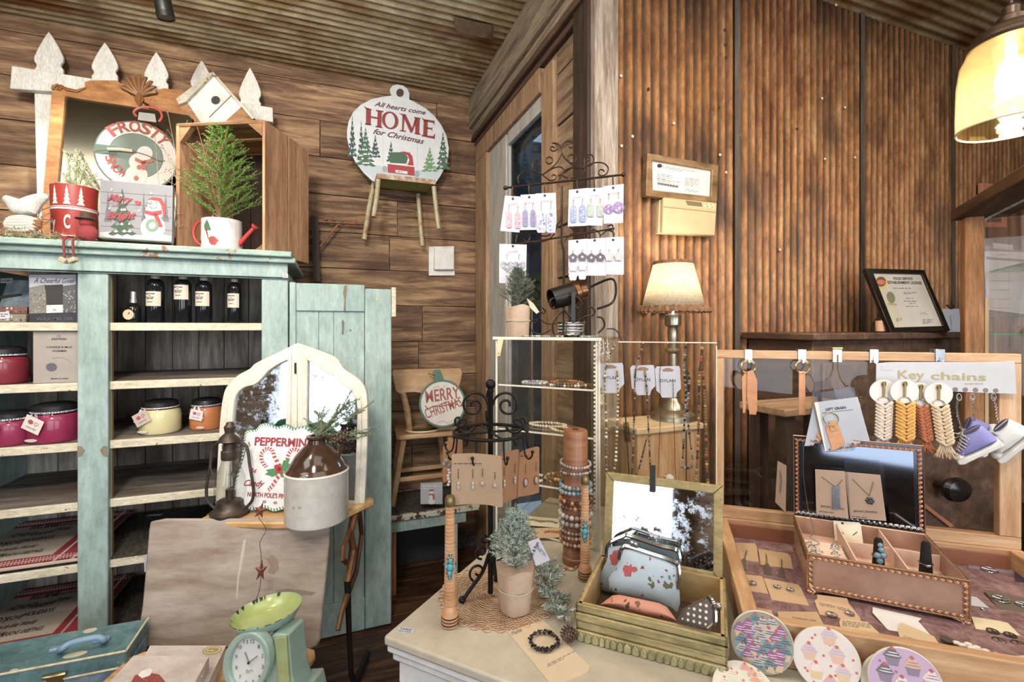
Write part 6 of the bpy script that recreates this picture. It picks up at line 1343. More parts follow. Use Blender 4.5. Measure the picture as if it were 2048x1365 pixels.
for s_,y in (([(518,1050),(560,1030),(610,1050),(622,1085),(605,1112),(590,1100),(600,1085)],-.02),([(518,1060),(480,1045),(440,1055),(432,1085),(448,1110),(462,1100)],-.02),([(520,1110),(560,1160),(600,1190),(650,1160),(700,1150),(715,1120),(690,1098),(668,1110),(675,1128)],.01),([(515,1120),(480,1150),(450,1200),(450,1250),(470,1285),(490,1275),(510,1240),(512,1150)],-.045),
 ([(735,1160),(770,1170),(780,1220),(740,1262)],.03),([(660,1130),(640,1160),(660,1200)],.03),([(365,1115),(385,1105),(405,1125),(395,1140),(375,1130),(370,1160),(400,1195),(450,1205),(500,1190)],0),([(320,1190),(345,1175),(352,1190),(340,1200),(320,1185),(310,1215),(330,1255),(380,1268),(440,1240)],-.01)): uw(b,s_,.0034 if s_[0][0] > 370 else .0024,y)
b.build('scroll_feet',BROWNI,sd)
PK = [plain(c,.3) for c in ('#b9606e','#6a86b0','#d8d2dd','#8f5f86','#a8b7c8','#c65a58','#d49aa6')]
def dangle(o,M,px,y0,y1,w_,shape,mats,y=-.003,seed=1):
 b = MB();b.m = 0;a = L2(M,px,y0);m_ = L2(M,px,y0+(y1-y0)*.3 if shape != 'flowers' else y0+8);c = L2(M,px,y1);k = L2(M,px+1,y0)[0]-a[0]
 b.tube([(a[0]+2*k,y,a[1]-4*k),(a[0]+k,y,a[1]),(a[0]-k,y,a[1]-2*k),(a[0],y,a[1]-6*k),(m_[0],y,m_[1])],.0006,4)
 rn = random.Random(seed)
 if shape in ('tab','drop','disc','chunk','heart'):
  x0,z0,x1_,z1 = c[0]-w_*k,m_[1],c[0]+w_*k,c[1];h_ = z0-z1;b.m = 1;hw_ = w_*k
  if shape == 'disc': out = circ((c[0],(z0+z1)/2),hw_,20)
  elif shape == 'heart': out = [(c[0]+hw_*1.05*math.sin(t)**3,(z0+z1)/2+hw_*.9*(13*math.cos(t)-5*math.cos(2*t)-2*math.cos(3*t)-math.cos(4*t))/15) for t in [i*PI/12 for i in range(24)]]
  else: out = [(c[0]+dx*hw_,z1+dz*h_) for dx,dz in ((-.75,0),(.75,0),(1,.1),(.95,.85),(.6,1),(-.6,1),(-.95,.85),(-1,.1))]
  if shape == 'heart':
   b.m = 0
   for f in (1,.7,.42): b.tube([(c[0]+(p[0]-c[0])*f,y,(z0+z1)/2+(p[1]-(z0+z1)/2)*f) for p in out],.0007,4,True)
  else:
   b.prism(out,y-.001,y+.0008);zm = (z0+z1)/2
   for i in range(26):
    b.m = 1+rn.randrange(len(mats)-1);t = rn.random();q = rn.uniform(-.65,.65);s_ = rn.uniform(.12,.3)*hw_;cz_ = z1+h_*(.1+.78*t) if shape != 'disc' else zm+rn.uniform(-.6,.6)*hw_
    b.prism(circ((c[0]+q*hw_,cz_),s_,6,rz=s_*rn.uniform(.5,1.6)),y-.0016-.00001*i,y-.001)
 else:
  rows = w_;zc_ = m_[1];R_f = 8*k
  for j in range(rows):
   cz_ = zc_-R_f*1.0-j*R_f*2.35;b.m = 1+min(j,len(mats)-2)
   for q in range(5): an = q*2*PI/5+PI/2;b.prism(circ((c[0]+R_f*.62*math.cos(an),cz_+R_f*.62*math.sin(an)),R_f*.52,12),y-.0012-.0001*q,y)
   b.m = 0;b.prism(circ((c[0],cz_),R_f*.28,10),y-.0022,y-.0012)
 b.build('earring',mats,o)
def hang_card(i,pts,lb,ears,shape,mats,hook,text=True,y=0,grp='white earring cards on the scroll stand'):
 PP = U(pts);M = Msd @ Matrix.Translation((0,-.008+y,0));a,c = L2(M,*U([hook])[0]);M = M @ Matrix.Translation((a,0,c));o = thing('earring_card',lb,'earring card',M,grp)
 b = MB();b.prism(L2s(M,PP),0,.0008);b.build('card',PAPER,o)
 b = MB();x,z = 0,0;b.prism(circ((x,z),.0042,12),-.0006,0);b.build('hanging_hole',INK,o)
 if text:
  t = MB();cx_ = hook[0]+3;A,B = U([(cx_-32,hook[1]+42),(cx_+32,hook[1]+36)]);px_text(t,M,'Serendipity',A,B,4.2,-.0006,0,.4);t.build('print',plain('#b08a96',.6),o)
 for j,e in enumerate(ears): dangle(o,M,*U([(e[0],e[1])])[0],U([(e[0],e[2])])[0][1],e[3],shape,mats,seed=i*7+j)
CM = lambda *c: [BRASS]+[plain(q,.3) for q in c]
DM = CM('#b9606e','#6a86b0','#d8d2dd','#8f5f86')
hang_card(1,[(155,408),(270,415),(245,637),(125,627)],'white card with pink and blue tab earrings, leftmost on upper bar',[(180,468,608,5.6),(234,472,612,5.6)],'tab',CM('#b9899c','#a84455','#6a86b0','#e6dde2'),(204,428))
hang_card(2,[(252,403),(350,398),(352,620),(248,622)],'white card with red and blue tab earrings, second on upper bar',[(280,455,600,5.6),(328,455,600,5.2)],'tab',CM('#72729c','#9a303e','#6a7fb0','#b0506a'),(305,418),y=-.0015)
hang_card(3,[(345,395),(470,390),(475,560),(468,640),(350,625)],'glossy white card with large heart collage earrings, third on upper bar',[(380,450,640,9),(440,440,640,9)],'chunk',CM('#a3a9cc','#54699a','#c08a94','#e9e8f0','#b9b4cc'),(402,408),y=-.003)
hang_card(4,[(552,372),(670,360),(665,595),(545,600)],'white card with blue and lilac tab earrings, left of the right hand trio',[(579,430,575,6.2),(635,425,572,6.4)],'tab',CM('#7489b8','#5a78ad','#b890ac','#c9c4dc'),(603,385))
hang_card(5,[(668,362),(770,358),(760,595),(660,592)],'white card with speckled drop earrings, middle of the right hand trio',[(686,425,540,6.5),(745,425,540,6.5)],'drop',CM('#8fa39a','#6f86a0','#c49aa0','#a8c0a8'),(709,374),y=-.0015)
hang_card(6,[(765,350),(892,335),(888,577),(768,582)],'white card with round purple floral disc earrings, rightmost on upper bar',[(797,395,545,9.5),(858,385,535,11.5)],'disc',CM('#8666a3','#6a3f7c','#5f6f98','#c46a7c','#d8ccdf'),(826,360),y=-.003)
hang_card(7,[(120,707),(290,712),(285,958),(118,950)],'white card with silver heart earrings, alone on left of lower bar',[(168,770,890,12),(242,770,890,12)],'heart',[SILVER,PAPER],(204,722),y=.002)
FD,FL = plain('#4e4350',.4),plain('#d4cdcf',.4)
hang_card(8,[(548,685),(668,675),(668,905),(560,902),(548,890)],'white card with triple flower earrings hanging past its edge, lower bar',[(576,745,800,3),(634,740,800,3)],'flowers',[SILVER,FD,FL,WHITE],(603,694),False)
hang_card(9,[(665,678),(785,668),(782,905),(668,905)],'white card with single dark flower earrings, middle of lower bar',[(690,745,800,1),(745,742,800,1)],'flowers',[SILVER,plain('#4a3f48',.4)],(711,686),False,y=-.0015)
hang_card(10,[(783,668),(893,662),(893,895),(885,900),(783,897)],'white card with single pale grey flower earrings, right of lower bar',[(800,740,800,1),(858,738,800,1)],'flowers',[SILVER,plain('#b3abae',.4)],(826,683),False,y=-.003)
# hooks of the bars
for hx,hy,hz in ((204,372,428),(305,362,418),(402,352,408),(603,330,385),(709,318,374),(824,300,360),(711,640,686),(826,625,683)):
 b = MB();uw(b,[(hx,hy-14),(hx-2,hy+8),(hx,hz-20),(hx+3,hz),(hx-4,hz+8),(hx-8,hz-2)],.0024,-.006);b.build('hook',BROWNI,sd)
# little potted sprig
c = P(1036,671,1.53);M = Matrix.Translation((c.x,c.y,TT))
pot(M,'small dark green flocked sprig in kraft paper pot on top of the acrylic tower',.235,.035,.042,.098,('#4c5b50','#6f7d72'),44,name='potted_evergreen',seed=9,nl=.012)
Mc = fp(1066,640,1.50,-20,0);o = thing('business_card','small kraft string card behind the potted sprig on the tower','card',Mc);MB().prism(L2s(Mc,U([(290,1045),(330,1075),(368,1130),(350,1142),(312,1105)])),0,.0008).build('card',plain('#dcc7a4',.7),o)
# spotlight can on stand
c = P(1160,664,1.60);Msp = frame(Vector((c.x,c.y,TT)),0)
sp = thing('spotlight','black and copper canister spotlight on small base atop the acrylic tower','spotlight',Msp)
def loc(px,py,t): return Msp.inverted() @ P(px,py,t)
a,c_ = loc(1128,592,1.56),loc(1198,572,1.60);d = (c_-a).normalized();q = d.to_track_quat('Z','Y').to_matrix().to_4x4();L = (c_-a).length;BLK = plain('#23211f',.35,.5)
Mq = Matrix.Translation(a) @ q
MB().lathe([(.031,-.045),(.0335,-.047),(.0345,-.04),(.036,.03),(.034,.032)],seg=30,M=Mq,cap=False).build('can',BLK,sp)
MB().lathe([(.0,-.02),(.031,-.02)],seg=24,M=Mq,cap=False).build('inner_reflector',plain('#0f0f10',.4),sp)
MB().lathe([(.034,.03),(.038,.033),(.038,.048),(.034,.052),(.029,.056),(.029,.075),(.024,.08),(.0,.081)],seg=30,M=Mq).build('copper_collar',plain('#7b5334',.3,.9),sp)
b = MB();b.tube(catmull([Mq @ Vector((0,0,.078)),loc(1222,558,1.60),loc(1232,580,1.60),loc(1224,606,1.60),loc(1195,618,1.58)],6),.004,8);b.build('gooseneck',BLK,sp)
b = MB();x,z = a.x+.025,a.z;b.box(x-.006,x+.006,a.y-.045,a.y-.042,.05,z+.01);b.box(x-.006,x+.006,a.y+.042,a.y+.045,.05,z+.01);b.box(x-.006,x+.006,a.y-.045,a.y+.045,.048,.052);b.build('yoke',BLK,sp)
MB().lathe([(.03,.038),(.03,.048),(.02,.052),(.0,.052)],seg=24,c=(x,a.y,0)).build('swivel_base',BLK,sp);MB().lathe([(.034,0),(.034,.004),(.03,.038)],seg=24,c=(x,a.y,0)).build('foot',BLK,sp)
# bangles stacked round the foot
rn = random.Random(31);z = .003
BL = ['wide hammered silver bangle, lowest of the stack around spotlight foot','plain silver bangle, second lowest in the tower top stack','beaded silver bangle in lower half of the tower top stack','twisted silver bangle in the middle of the tower top stack','crystal studded bangle in the middle of the tower top stack','thin silver bangle above the crystal studded one','engraved silver bangle near the top of the tower top stack','wide scroll edged silver bangle crowning the stack']
for i,lb in enumerate(BL):
 r = .0035 if i in (0,7) else .0026;o = thing('silver_bangle',lb,'bangle',Msp @ Matrix.Translation((x+rn.uniform(-.001,.001),a.y,z+r)) @ Matrix.Rotation(R_(rn.uniform(-1.5,1.5)),4,'X'),'silver bangles stacked on the tower');b = MB();R2 = .0405
 pts = [(R2*math.cos(k*PI/30),R2*math.sin(k*PI/30),(.0012 if i in (0,3,7) else 0)*math.sin(k*1.3)) for k in range(60)]
 b.tube(pts,r,6,True)
 if i in (2,4,6): beads(b,[(p[0]*1.05,p[1]*1.05,0) for p in pts],.0019,seg=5)
 b.build('band',SILVER if i % 2 == 0 else plain('#8f9094',.3,1),o);z += 2*r+.0002
# loose beads and drape on the tower top, crystal strand at its right corner
for (x_,y_,lb,ms) in ((.16,.03,'row of small grey and turquoise beads lying along front of tower top',('#3c4648','#8a9698','#c9c4b8')),(.30,.05,'turquoise and silver bead bracelet at right corner of tower top',('#4f8f9c','#c9ccd0','#7a8a90'))):
 M = Mt @ Matrix.Translation((x_,y_-.02,th_+.0075));o = thing('beaded_bracelet',lb,'bracelet',M);b = MB();beads(b,along(catmull([(-.07*(x_<.2 or .4),0,.003),(-.03*(x_<.2 or .4),.012,.003),(0,0,.003),(.03*(x_<.2 or .4),.01,.003),(.065*(x_<.2 or .4),-.002,.003)],5),.0062),.003,random.Random(2),(0,1,2),6,1,(.7,1.1));b.build('beads',[plain(q,.3) for q in ms],o)
M = Mt @ Matrix.Translation((tw+.018,-.01,th_-.0));o = thing('crystal_strand','short strand of clear and pink crystals hanging from right corner of tower top','jewelry',M);b = MB();rn = random.Random(4)
for k in range(34): b.m = k % 2;b.ball((rn.uniform(-.018,.02),rn.uniform(-.006,.006),-.006-.05*rn.random()),rn.uniform(.0018,.0038),5)
b.m = 0;
for x_ in (-.01,.0,.012): b.tube([(x_,0,.006),(x_+.003,0,-.03),(x_-.002,0,-.055)],.0006,4)
b.build('crystals',[plain('#e8e6ea',.1,.2),plain('#c99a96',.2)],o,smooth=False)
# ================================================================ ON THE RUSTED WALL
M = wallp(1290,394,CY-.030);o = thing('framed_certificate','wide brown framed certificate with barcode line hanging on the corrugated wall','picture frame',M)
BRF = ramp_mat('bronze_frame',[(.3,'#4a3524'),(.5,'#7d5f3f'),(.7,'#a88557')],(2,2,6),3,6,.35,.4,.08)
O_ = L2s(M,[(1293,307),(1435,331),(1432,410),(1290,392)]);I_ = L2s(M,[(1303,321),(1423,341),(1421,394),(1304,381)])
b = MB();b.ring(O_,I_,-.006,.026);b.build('frame',BRF,o,bevel=.002)
MB().prism(I_,.006,.008).build('certificate',plain('#dcdcdc',.5),o)
t = MB();Mi = M @ Matrix.Translation((0,.0058,0))
px_lines(t,M,1325,331,1395,3,2,.8,.0055,.17);px_lines(t,M,1316,346,1345,3.2,4,.8,.0055,.15);px_lines(t,M,1316,357,1362,3,2,.8,.0055,.15);px_lines(t,M,1372,355,1400,3.4,5,.8,.0055,.15)
t.m = 1
for k in range(22): xx = 1317+k*1.9;t.prism(L2s(M,[(xx,364+(xx-1317)*.17),(xx+(1.4 if k%3 else .8),364+(xx-1317)*.17),(xx+1.2,368.5+(xx-1317)*.17),(xx,368.5+(xx-1317)*.17)]),.0053,.0058)
t.prism(ellpx(M,1321,331,5,4,12),.0053,.0058);t.tube([(p[0],.005,p[1]) for p in L2s(M,[(1373,381),(1378,377),(1382,383),(1386,379),(1392,384),(1398,381)])],.0006,4)
t.build('print',[GREYINK,INK],o)
MB().prism(I_,.0,.001).build('glass',GLASS,o)
M = wallp(1315,468,CY-.012);o = thing('thermostat','beige plastic thermostat with small grey display under the certificate','thermostat',M);BEI = plain('#bda377',.5)
b = MB();b.prism(L2s(M,[(1313,468),(1316,400),(1424,412),(1419,474)]),-.01,.012);b.build('back_plate',BEI,o,bevel=.003)
F_ = L2s(M,[(1319,470),(1322,417),(1420,428),(1418,478)]);b = MB();b.prism(L2s(M,[(1316,469),(1318,398),(1424,409),(1420,475)]),-.03,-.01);b.build('cover',BEI,o,bevel=.006)
b = MB();b.prism(L2s(M,[(1318,417),(1422,428),(1422,429),(1318,418)]),-.0315,-.03);b.build('seam',plain('#7d6a48'),o)
b = MB();b.prism(L2s(M,[(1361,405),(1392,409),(1394,417),(1365,414)]),-.0312,-.03);b.build('display',plain('#6b6048',.3),o)
b = MB();b.prism(L2s(M,[(1397,409),(1416,411),(1418,421),(1399,419)]),-.0312,-.03);b.m = 1;
for p in ((1402,412),(1411,413),(1404,417),(1413,418)): b.prism(ellpx(M,*p,2,1.5,8),-.0318,-.031)
b.build('buttons',[plain('#d8c69a'),plain('#8f7d56')],o)
rn = random.Random(77)                            # nails and pale screw heads in the sheet
for i,(px,py) in enumerate([(1242,152),(1348,247),(1265,273),(1243,292),(1478,270),(1440,310),(1644,197),(1450,60),(1451,90),(1452,115),(1297,178),(1438,215),(1594,258),(1690,215),(1672,10),(1650,318),(1710,315),(1560,500),(1452,345)]):
 M = wallp(px,py,CY-.009);o = thing('wall_nail','pale nail head in the rusted corrugated wall' if i not in (7,8,9,10,11,12) else 'dark nail hole ring in the rusted corrugated wall','nail',M,'nail heads in the corrugated wall' if i not in (7,8,9,10,11,12) else 'dark nail holes in the corrugated wall');k = MB();k.lathe([(.0065,0),(.005,.003),(0,.004)],seg=12,M=Matrix.Rotation(R_(90),4,'X'));k.build('head',plain('#cdbda6',.5) if i not in (7,8,9,10,11,12) else plain('#2a1e17',.7),o)
# ================================================================ LICENCE FRAME ON THE DARK CABINET
tl_ = 1.70;M = fp(1804,665,2.02,0,22);M.translation.z = 1.479
def at_frame(Mx): return Mx
o = thing('licence_frame','black framed food service establishment licence leaning on the dark cabinet','picture frame',M)
K2 = crop(1600,380,.23443)
Po = [K2([p])[0] for p in ((545,675),(1050,688),(1275,1205),(770,1225))];Pi = [K2([p])[0] for p in ((618,712),(1035,722),(1220,1165),(800,1178))]
O_,I_ = L2s(M,Po),L2s(M,Pi);b = MB();b.ring(O_,I_,-.006,.014);b.build('frame',plain('#17120f',.3),o,bevel=.002)
MB().prism(I_,.004,.006).build('licence',plain('#b9b9bc',.5),o)
t = MB();y = .0036
t.m = 3;t.prism(L2s(M,K2([(640,740),(750,845),(915,1172),(800,1175)])),y,.0039)
t.m = 0;px_text(t,M,'FOOD SERVICE',K2([(806,765)])[0],K2([(970,766)])[0],5,y,.02);px_text(t,M,'ESTABLISHMENT LICENSE',K2([(757,798)])[0],K2([(1046,803)])[0],5.2,y,.02)
t.m = 1;c0_ = K2([(695,785)])[0];t.prism(ellpx(M,*c0_,14,13.5,26),y-.0002,y);t.m = 2;t.prism(ellpx(M,c0_[0],c0_[1]-1,10,10,24),y-.0004,y);t.m = 4;t.prism(ellpx(M,*c0_,9,5,20),y-.0006,y)
t.m = 5;t.prism(ellpx(M,*K2([(780,915)])[0],8,12,20,-20),y-.0004,y);t.m = 6;t.prism(L2s(M,K2([(755,960),(830,970),(830,985),(762,978)])),y-.0006,y)
t.m = 0
for a,bb,c,n in ((800,835,1050,1),(890,872,1010,2),(910,922,1020,1),(890,945,1070,1),(940,965,1025,1),(905,990,1085,1),(1050,1103,1140,4),(825,1095,875,3)):
 A = K2([(a,bb)])[0];C_ = K2([(c,bb)])[0];px_lines(t,M,A[0],A[1],C_[0],2.6,n,.8,y,.0,a)
t.tube([(p[0],y-.0002,p[1]) for p in L2s(M,K2([(1030,1060),(1045,1040),(1060,1062),(1070,1040),(1080,1065),(1100,1058)]))],.0006,4)
t.build('print',[INK,plain('#c9a65a'),plain('#3f4a50'),plain('#b9b4a6'),plain('#c9583a'),plain('#6b7058'),plain('#a08a68')],o)
MB().prism(L2s(M,[(1760,665),(1762,640),(1790,600),(1792,602)]),.05,.06).build('easel_leg',plain('#17120f',.3),o,M=None)
c = at_Z(1764,664,1.4785);M = frame(at_Y(1762,664,1.36),21);M.translation.z = 1.4785;o = thing('small_bottle','small dark bottle with peach label half hidden behind the licence frame','bottle',M)
MB().lathe([(.020,0),(.021,.002),(.021,.055),(.013,.064),(.010,.068),(.010,.08),(.0,.081)],seg=20).build('body',plain('#2a201c',.15),o);b = MB();b.lathe([(.0214,.004),(.0214,.05)],seg=20,cap=False);b.build('label',plain('#dfa684',.6),o);MB().lathe([(.0115,.068),(.0115,.085),(0,.086)],seg=16).build('cap',plain('#1a1716',.4),o)
M = frame(at_Y(1905,664,1.33),5,6);M.translation.z = 1.479;o = thing('thank_you_card','white card with black ribbon bow standing right of the licence','card',M);MB().prism(L2s(M,K2([(1208,1015),(1358,1015),(1380,1215),(1265,1212),(1240,1100)])),0,.002).build('card',PAPER,o)
b = MB();w2 = L2s(M,K2([(1245,985),(1270,1005),(1300,985),(1310,1000),(1285,1015),(1260,1000)]));b.tube([(p[0],-.004,p[1]) for p in w2],.004,6);beads(b,[(p[0],-.003,p[1]) for p in L2s(M,K2([(1280,1075),(1278,1090),(1280,1105),(1282,1120),(1283,1135),(1285,1150),(1286,1170),(1287,1190)]))],.0018);b.build('ribbon',INK,o)
# ================================================================ GLASS CABINET FAR RIGHT
gc = P(1944,700,1.95);gd = -(FW + RT*.54).normalized();gr = Vector((-gd.y,gd.x,0));
if gr.dot(RT) < 0: gr = -gr
Mg = MX(Vector((gc.x,gc.y,0)),gr,-gd,UP)     # local y runs away from the camera, x to the right
gcab = thing('glass_cabinet','tall oak and glass display cabinet at the right edge of view','cabinet',Mg)
zt_ = 1.95;cdp = .6
for y_,x_,nm in ((0,0,'corner_post'),(-cdp,0,'corner_post')):
 MB().box(x_-.03,x_+.03,y_-.03,y_+.03,0,zt_).build(nm,OAKV,gcab,bevel=.004)
MB().box(.035,.05,-cdp+.03,-.005,.1,zt_-.01).build('glass_pane',GLASS,gcab);MB().box(.031,.9,-.004,.002,.1,zt_-.01).build('glass_pane',GLASS,gcab)
MB().box(.031,.042,-.03,.03,.6,1.62).build('pale_bead',plain('#d9b384',.6),gcab)
MB().box(-.055,1.0,-cdp-.05,.05,zt_,zt_+.045).build('dark_top',DARKW,gcab,bevel=.006)
GS = glass('green_edge_glass','#dff3ea',.03,1.5)
for z_ in (1.47,1.72): s_ = MB().box(.05,.95,-cdp+.04,-.01,z_,z_+.007).build('glass_shelf',GS,gcab);MB().box(.0505,.95,-.0095,-.0085,z_,z_+.007).build('green_edge',plain('#7fc4ac',.15),s_)
MB().box(.031,.95,-cdp,.03,0,.9).build('lower_body',DARKW,gcab)
# things seen through its glass, on the wall
def wall_quad(px0,py0,px1,py1,Y): a = at_Y(px0,py0,Y);b_ = at_Y(px1,py1,Y);return a,b_
M = wallp(1960,420,CY-.03);o = thing('small_wooden_picture','small reddish framed picture on the wall above the glass cabinet top','picture frame',M)
b = MB();b.ring(L2s(M,[(1961,455),(1962,366),(2010,372),(2012,455)]),L2s(M,[(1972,445),(1972,376),(2002,380),(2003,445)]),-.006,.015);b.build('frame',plain('#a5634a',.5),o,bevel=.002);MB().prism(L2s(M,[(1972,445),(1972,376),(2002,380),(2003,445)]),.004,.006).build('picture',plain('#2b1a14',.4),o)
M = wallp(1966,500,CY-.03);o = thing('dark_poster','dark poster with pale border and caption behind cabinet glass','poster',M)
b = MB();b.m = 0;b.prism(L2s(M,[(1964,500),(1966,430),(2060,425),(2060,515)]),0,.004);b.m = 1;b.prism(L2s(M,[(1970,490),(1971,434),(2042,430),(2043,500)]),-.001,0);b.m = 2;b.prism(L2s(M,[(1985,486),(2025,490),(2025,501),(1986,497)]),-.002,-.001);b.build('print',[plain('#8b746c'),plain('#4a3c38',.3),plain('#b5aaa2')],o)
M = wallp(1962,630,CY-.05);o = thing('wall_calendar','curling white wall calendar seen through the glass cabinet','calendar',M)
pg = [(1960,502),(1968,520),(1972,560),(1975,620),(2060,630),(2060,505)]
b = MB();b.prism(L2s(M,pg),0,.004);b.build('page',plain('#c9c0bd',.6),o);b = MB();b.prism(L2s(M,[(1972,514),(2060,520),(2060,525),(1972,519)]),-.001,0);px_lines(b,M,1995,509,2030,3,1,2,-.001);
for r in range(5): px_lines(b,M,1980,562+r*18,2050,4,1,1.2,-.001,0,r)
b.build('print',GREYINK,o);b = MB();b.prism(L2s(M,[(1973,622),(2060,632),(2060,634),(1973,636)]),.001,.006);b.build('dark_edge',plain('#5c5654'),o)  # dark strip along the lower edge of the page
M = Mg @ Matrix.Translation((.30,-.30,1.478));o = thing('glass_box','small gold edged glass box on the cabinet shelf','box',M);b = MB();
for p,q in (((-.06,0,0),(.12,0,0)),((-.06,0,0),(-.02,0,.04)),((-.02,0,.04),(.12,0,.045)),((-.06,.08,0),(.12,.08,0)),((-.06,0,0),(-.06,.08,0)),((-.02,0,.04),(-.02,.08,.04)),((-.06,.08,0),(-.02,.08,.04)),((-.02,.08,.04),(.12,.08,.045)),((.12,0,0),(.12,0,.045)),((.12,.08,0),(.12,.08,.045)),((.12,0,.045),(.12,.08,.045))): b.tube([p,q],.0022,5)
b.build('gold_edges',BRASS,o);b = MB();b.add([(-.06,0,0),(.12,0,0),(.12,0,.045),(-.02,0,.04),(-.06,.08,0),(.12,.08,0),(.12,.08,.045),(-.02,.08,.04)],[(0,1,2,3),(7,6,5,4),(3,2,6,7),(0,3,7,4)]);b.build('panes',GLASS,o)
# ================================================================ PENDANT LAMP
pcx = P(2022,180,1.22);M = Matrix.Translation((pcx.x,pcx.y,1.5+1.22*(HY-250)/950))
pn = thing('pendant_lamp','lit pendant lamp with amber glass bell jar shade and bronze cap','lamp',M);H_ = .27
AMB = glass('amber_glass','#f5e9c4',.06,1.45,.05)
g = MB();g.lathe([(.104,-.004),(.106,0),(.1065,.03),(.1045,.12),(.098,.17),(.082,.205),(.06,.222),(.045,.228)],seg=48,cap=False);g.build('glass_shade',AMB,pn).modifiers.new('s','SOLIDIFY').thickness = .003
g = MB();g.tube([(.105*math.cos(k*PI/24),.105*math.sin(k*PI/24),-.004) for k in range(48)],.0028,8,True);g.build('rim',plain('#e6cf9a',.15),pn)
CAPM = plain('#3e2f24',.4,.7)
MB().lathe([(.085,.205),(.088,.212),(.086,.22),(.08,.224),(.076,.235),(.07,.238),(.05,.252),(.03,.258),(.028,.275),(.018,.282),(.018,.30),(.008,.31),(0,.31)],seg=36).build('cap',CAPM,pn)
g = MB();zc_ = CZ-M.translation.z;g.tube([(0,0,.30),(0,0,zc_)],.004,8);g.build('rod',CAPM,pn);MB().lathe([(.06,zc_-.02),(.06,zc_-.002),(.05,zc_)],seg=24).build('canopy',CAPM,pn)
MB().lathe([(.012,.20),(.012,.17),(.03,.13),(.032,.10),(.022,.075),(0,.065)],seg=20).build('bulb',emit('pendant_bulb','#ffe9bf',45),pn)
g = MB();rn = random.Random(9)                   # embossed lettering lines on the jar
for k in range(26): a = R_(190+rn.uniform(-38,38));z_ = rn.choice((.14,.12,.1,.08,.06))+rn.uniform(-.003,.003);g.tube([(.1068*math.cos(a),.1068*math.sin(a),z_),(.1068*math.cos(a+.06),.1068*math.sin(a+.06),z_+rn.uniform(-.006,.008))],.0013,4)
g.build('embossing',AMB,pn)
point('pendant_glow',(M.translation.x,M.translation.y,M.translation.z+.04),12,(1.0,.83,.58),.035)
# ================================================================ INSIDE THE HUTCH
K3 = crop(0,480,.3077)
def shelf_pt(px,Y,z): p = at_Y(px,700,Y);return Vector((p.x,Y,z))
def cbox_thing(name,lb,cat,Xl,Xr,Y,z,depth,h,mats,art=None,yaw=21,grp=None):
 M = frame(Vector((Xl,Y,z)),yaw);o = thing(name,lb,cat,M,grp);MB().box(0,Xr-Xl,0,depth,0,h).build('carton',mats,o,bevel=.001)
 return o,M
zA,zB,zC,zD,zE,zF = [q+.0008 for q in ZS]
x0,x1 = at_Y(59,600,2.50).x,at_Y(155,600,2.50).x
hW = at_Y(100,549,2.50).z-zA
o,M = cbox_thing('wax_melter_box','dark photographic wax melter box with a cheerful giver script on upper left shelf','box',x0,x1,2.50,zA,.09,hW,plain('#3a3c45',.35))
a = MB()
for (c,pts) in ((1,[(190,228),(495,225),(495,300),(190,310)]),(2,[(190,310),(300,290),(300,480),(190,480)]),(3,[(290,295),(410,290),(405,420),(310,420)]),(4,[(302,425),(410,422),(410,478),(302,480)]),(5,[(410,300),(495,290),(495,470),(410,478)]),(6,[(192,480),(495,470),(497,542),(192,542)])): a.m = c-1;a.prism(L2s(M,K3(pts)),-.0008-.0001*c,0)
rn = random.Random(5)
for k in range(90): a.m = rn.choice((6,7,6));px,py = rn.uniform(195,300) if k%2 else rn.uniform(412,490),rn.uniform(330,470);q = K3([(px,py)])[0];a.prism(ellpx(M,*q,rn.uniform(1,2.4),rn.uniform(.6,1.6),6),-.0018,-.0012)
a.m = 8;px_text(a,M,'A Cheerful Giver',K3([(222,280)])[0],K3([(488,282)])[0],10,-.0012,.0,.5);a.m = 4;px_text(a,M,'WAX MELTER',K3([(238,524)])[0],K3([(478,522)])[0],6.2,-.0016,.015);px_text(a,M,'1 PC CERAMIC PLUG-IN',K3([(270,496)])[0],K3([(445,494)])[0],2.4,-.0016);px_text(a,M,'FOR SCENTED WAX MELTS',K3([(290,536)])[0],K3([(420,535)])[0],2,-.0016);a.m = 8;px_text(a,M,'H',K3([(348,462)])[0],K3([(364,462)])[0],4,-.0016)
a.build('cover_print',[plain('#a9abb8'),plain('#6f6d68'),plain('#2b2825'),plain('#dad7d6'),plain('#4b4d55'),plain('#23252e'),plain('#a39a78'),plain('#5a5648'),plain('#1f1c22')],o)
xs = at_Y(-40,600,2.52).x;xe = at_Y(44,600,2.52).x
M = frame(Vector((xs,2.60,zA)),15,22,0);o = thing('slate_gift_tin','blue grey tilted gift tin box at far left of upper shelf','box',M);MB().box(0,xe-xs,0,.04,.02,.20).build('tin',ramp_mat('blue_grey_print',[(.3,'#3e4b55'),(.5,'#6d7f8a'),(.7,'#a4adb0')],nscale=12,rough=.35,bump=0),o,bevel=.003);a = MB();a.m = 0;a.prism(L2s(M,[(2,558),(26,557),(26,566),(2,567)]),-.003,0);a.m = 1;px_text(a,M,'WAX MELTS',(4,565),(24,564),3.4,-.0036,.01);a.prism(L2s(M,[(-10,594),(44,588),(44,592),(-10,600)]),-.004,.0);a.build('label',[plain('#aab3bc'),INK],o)
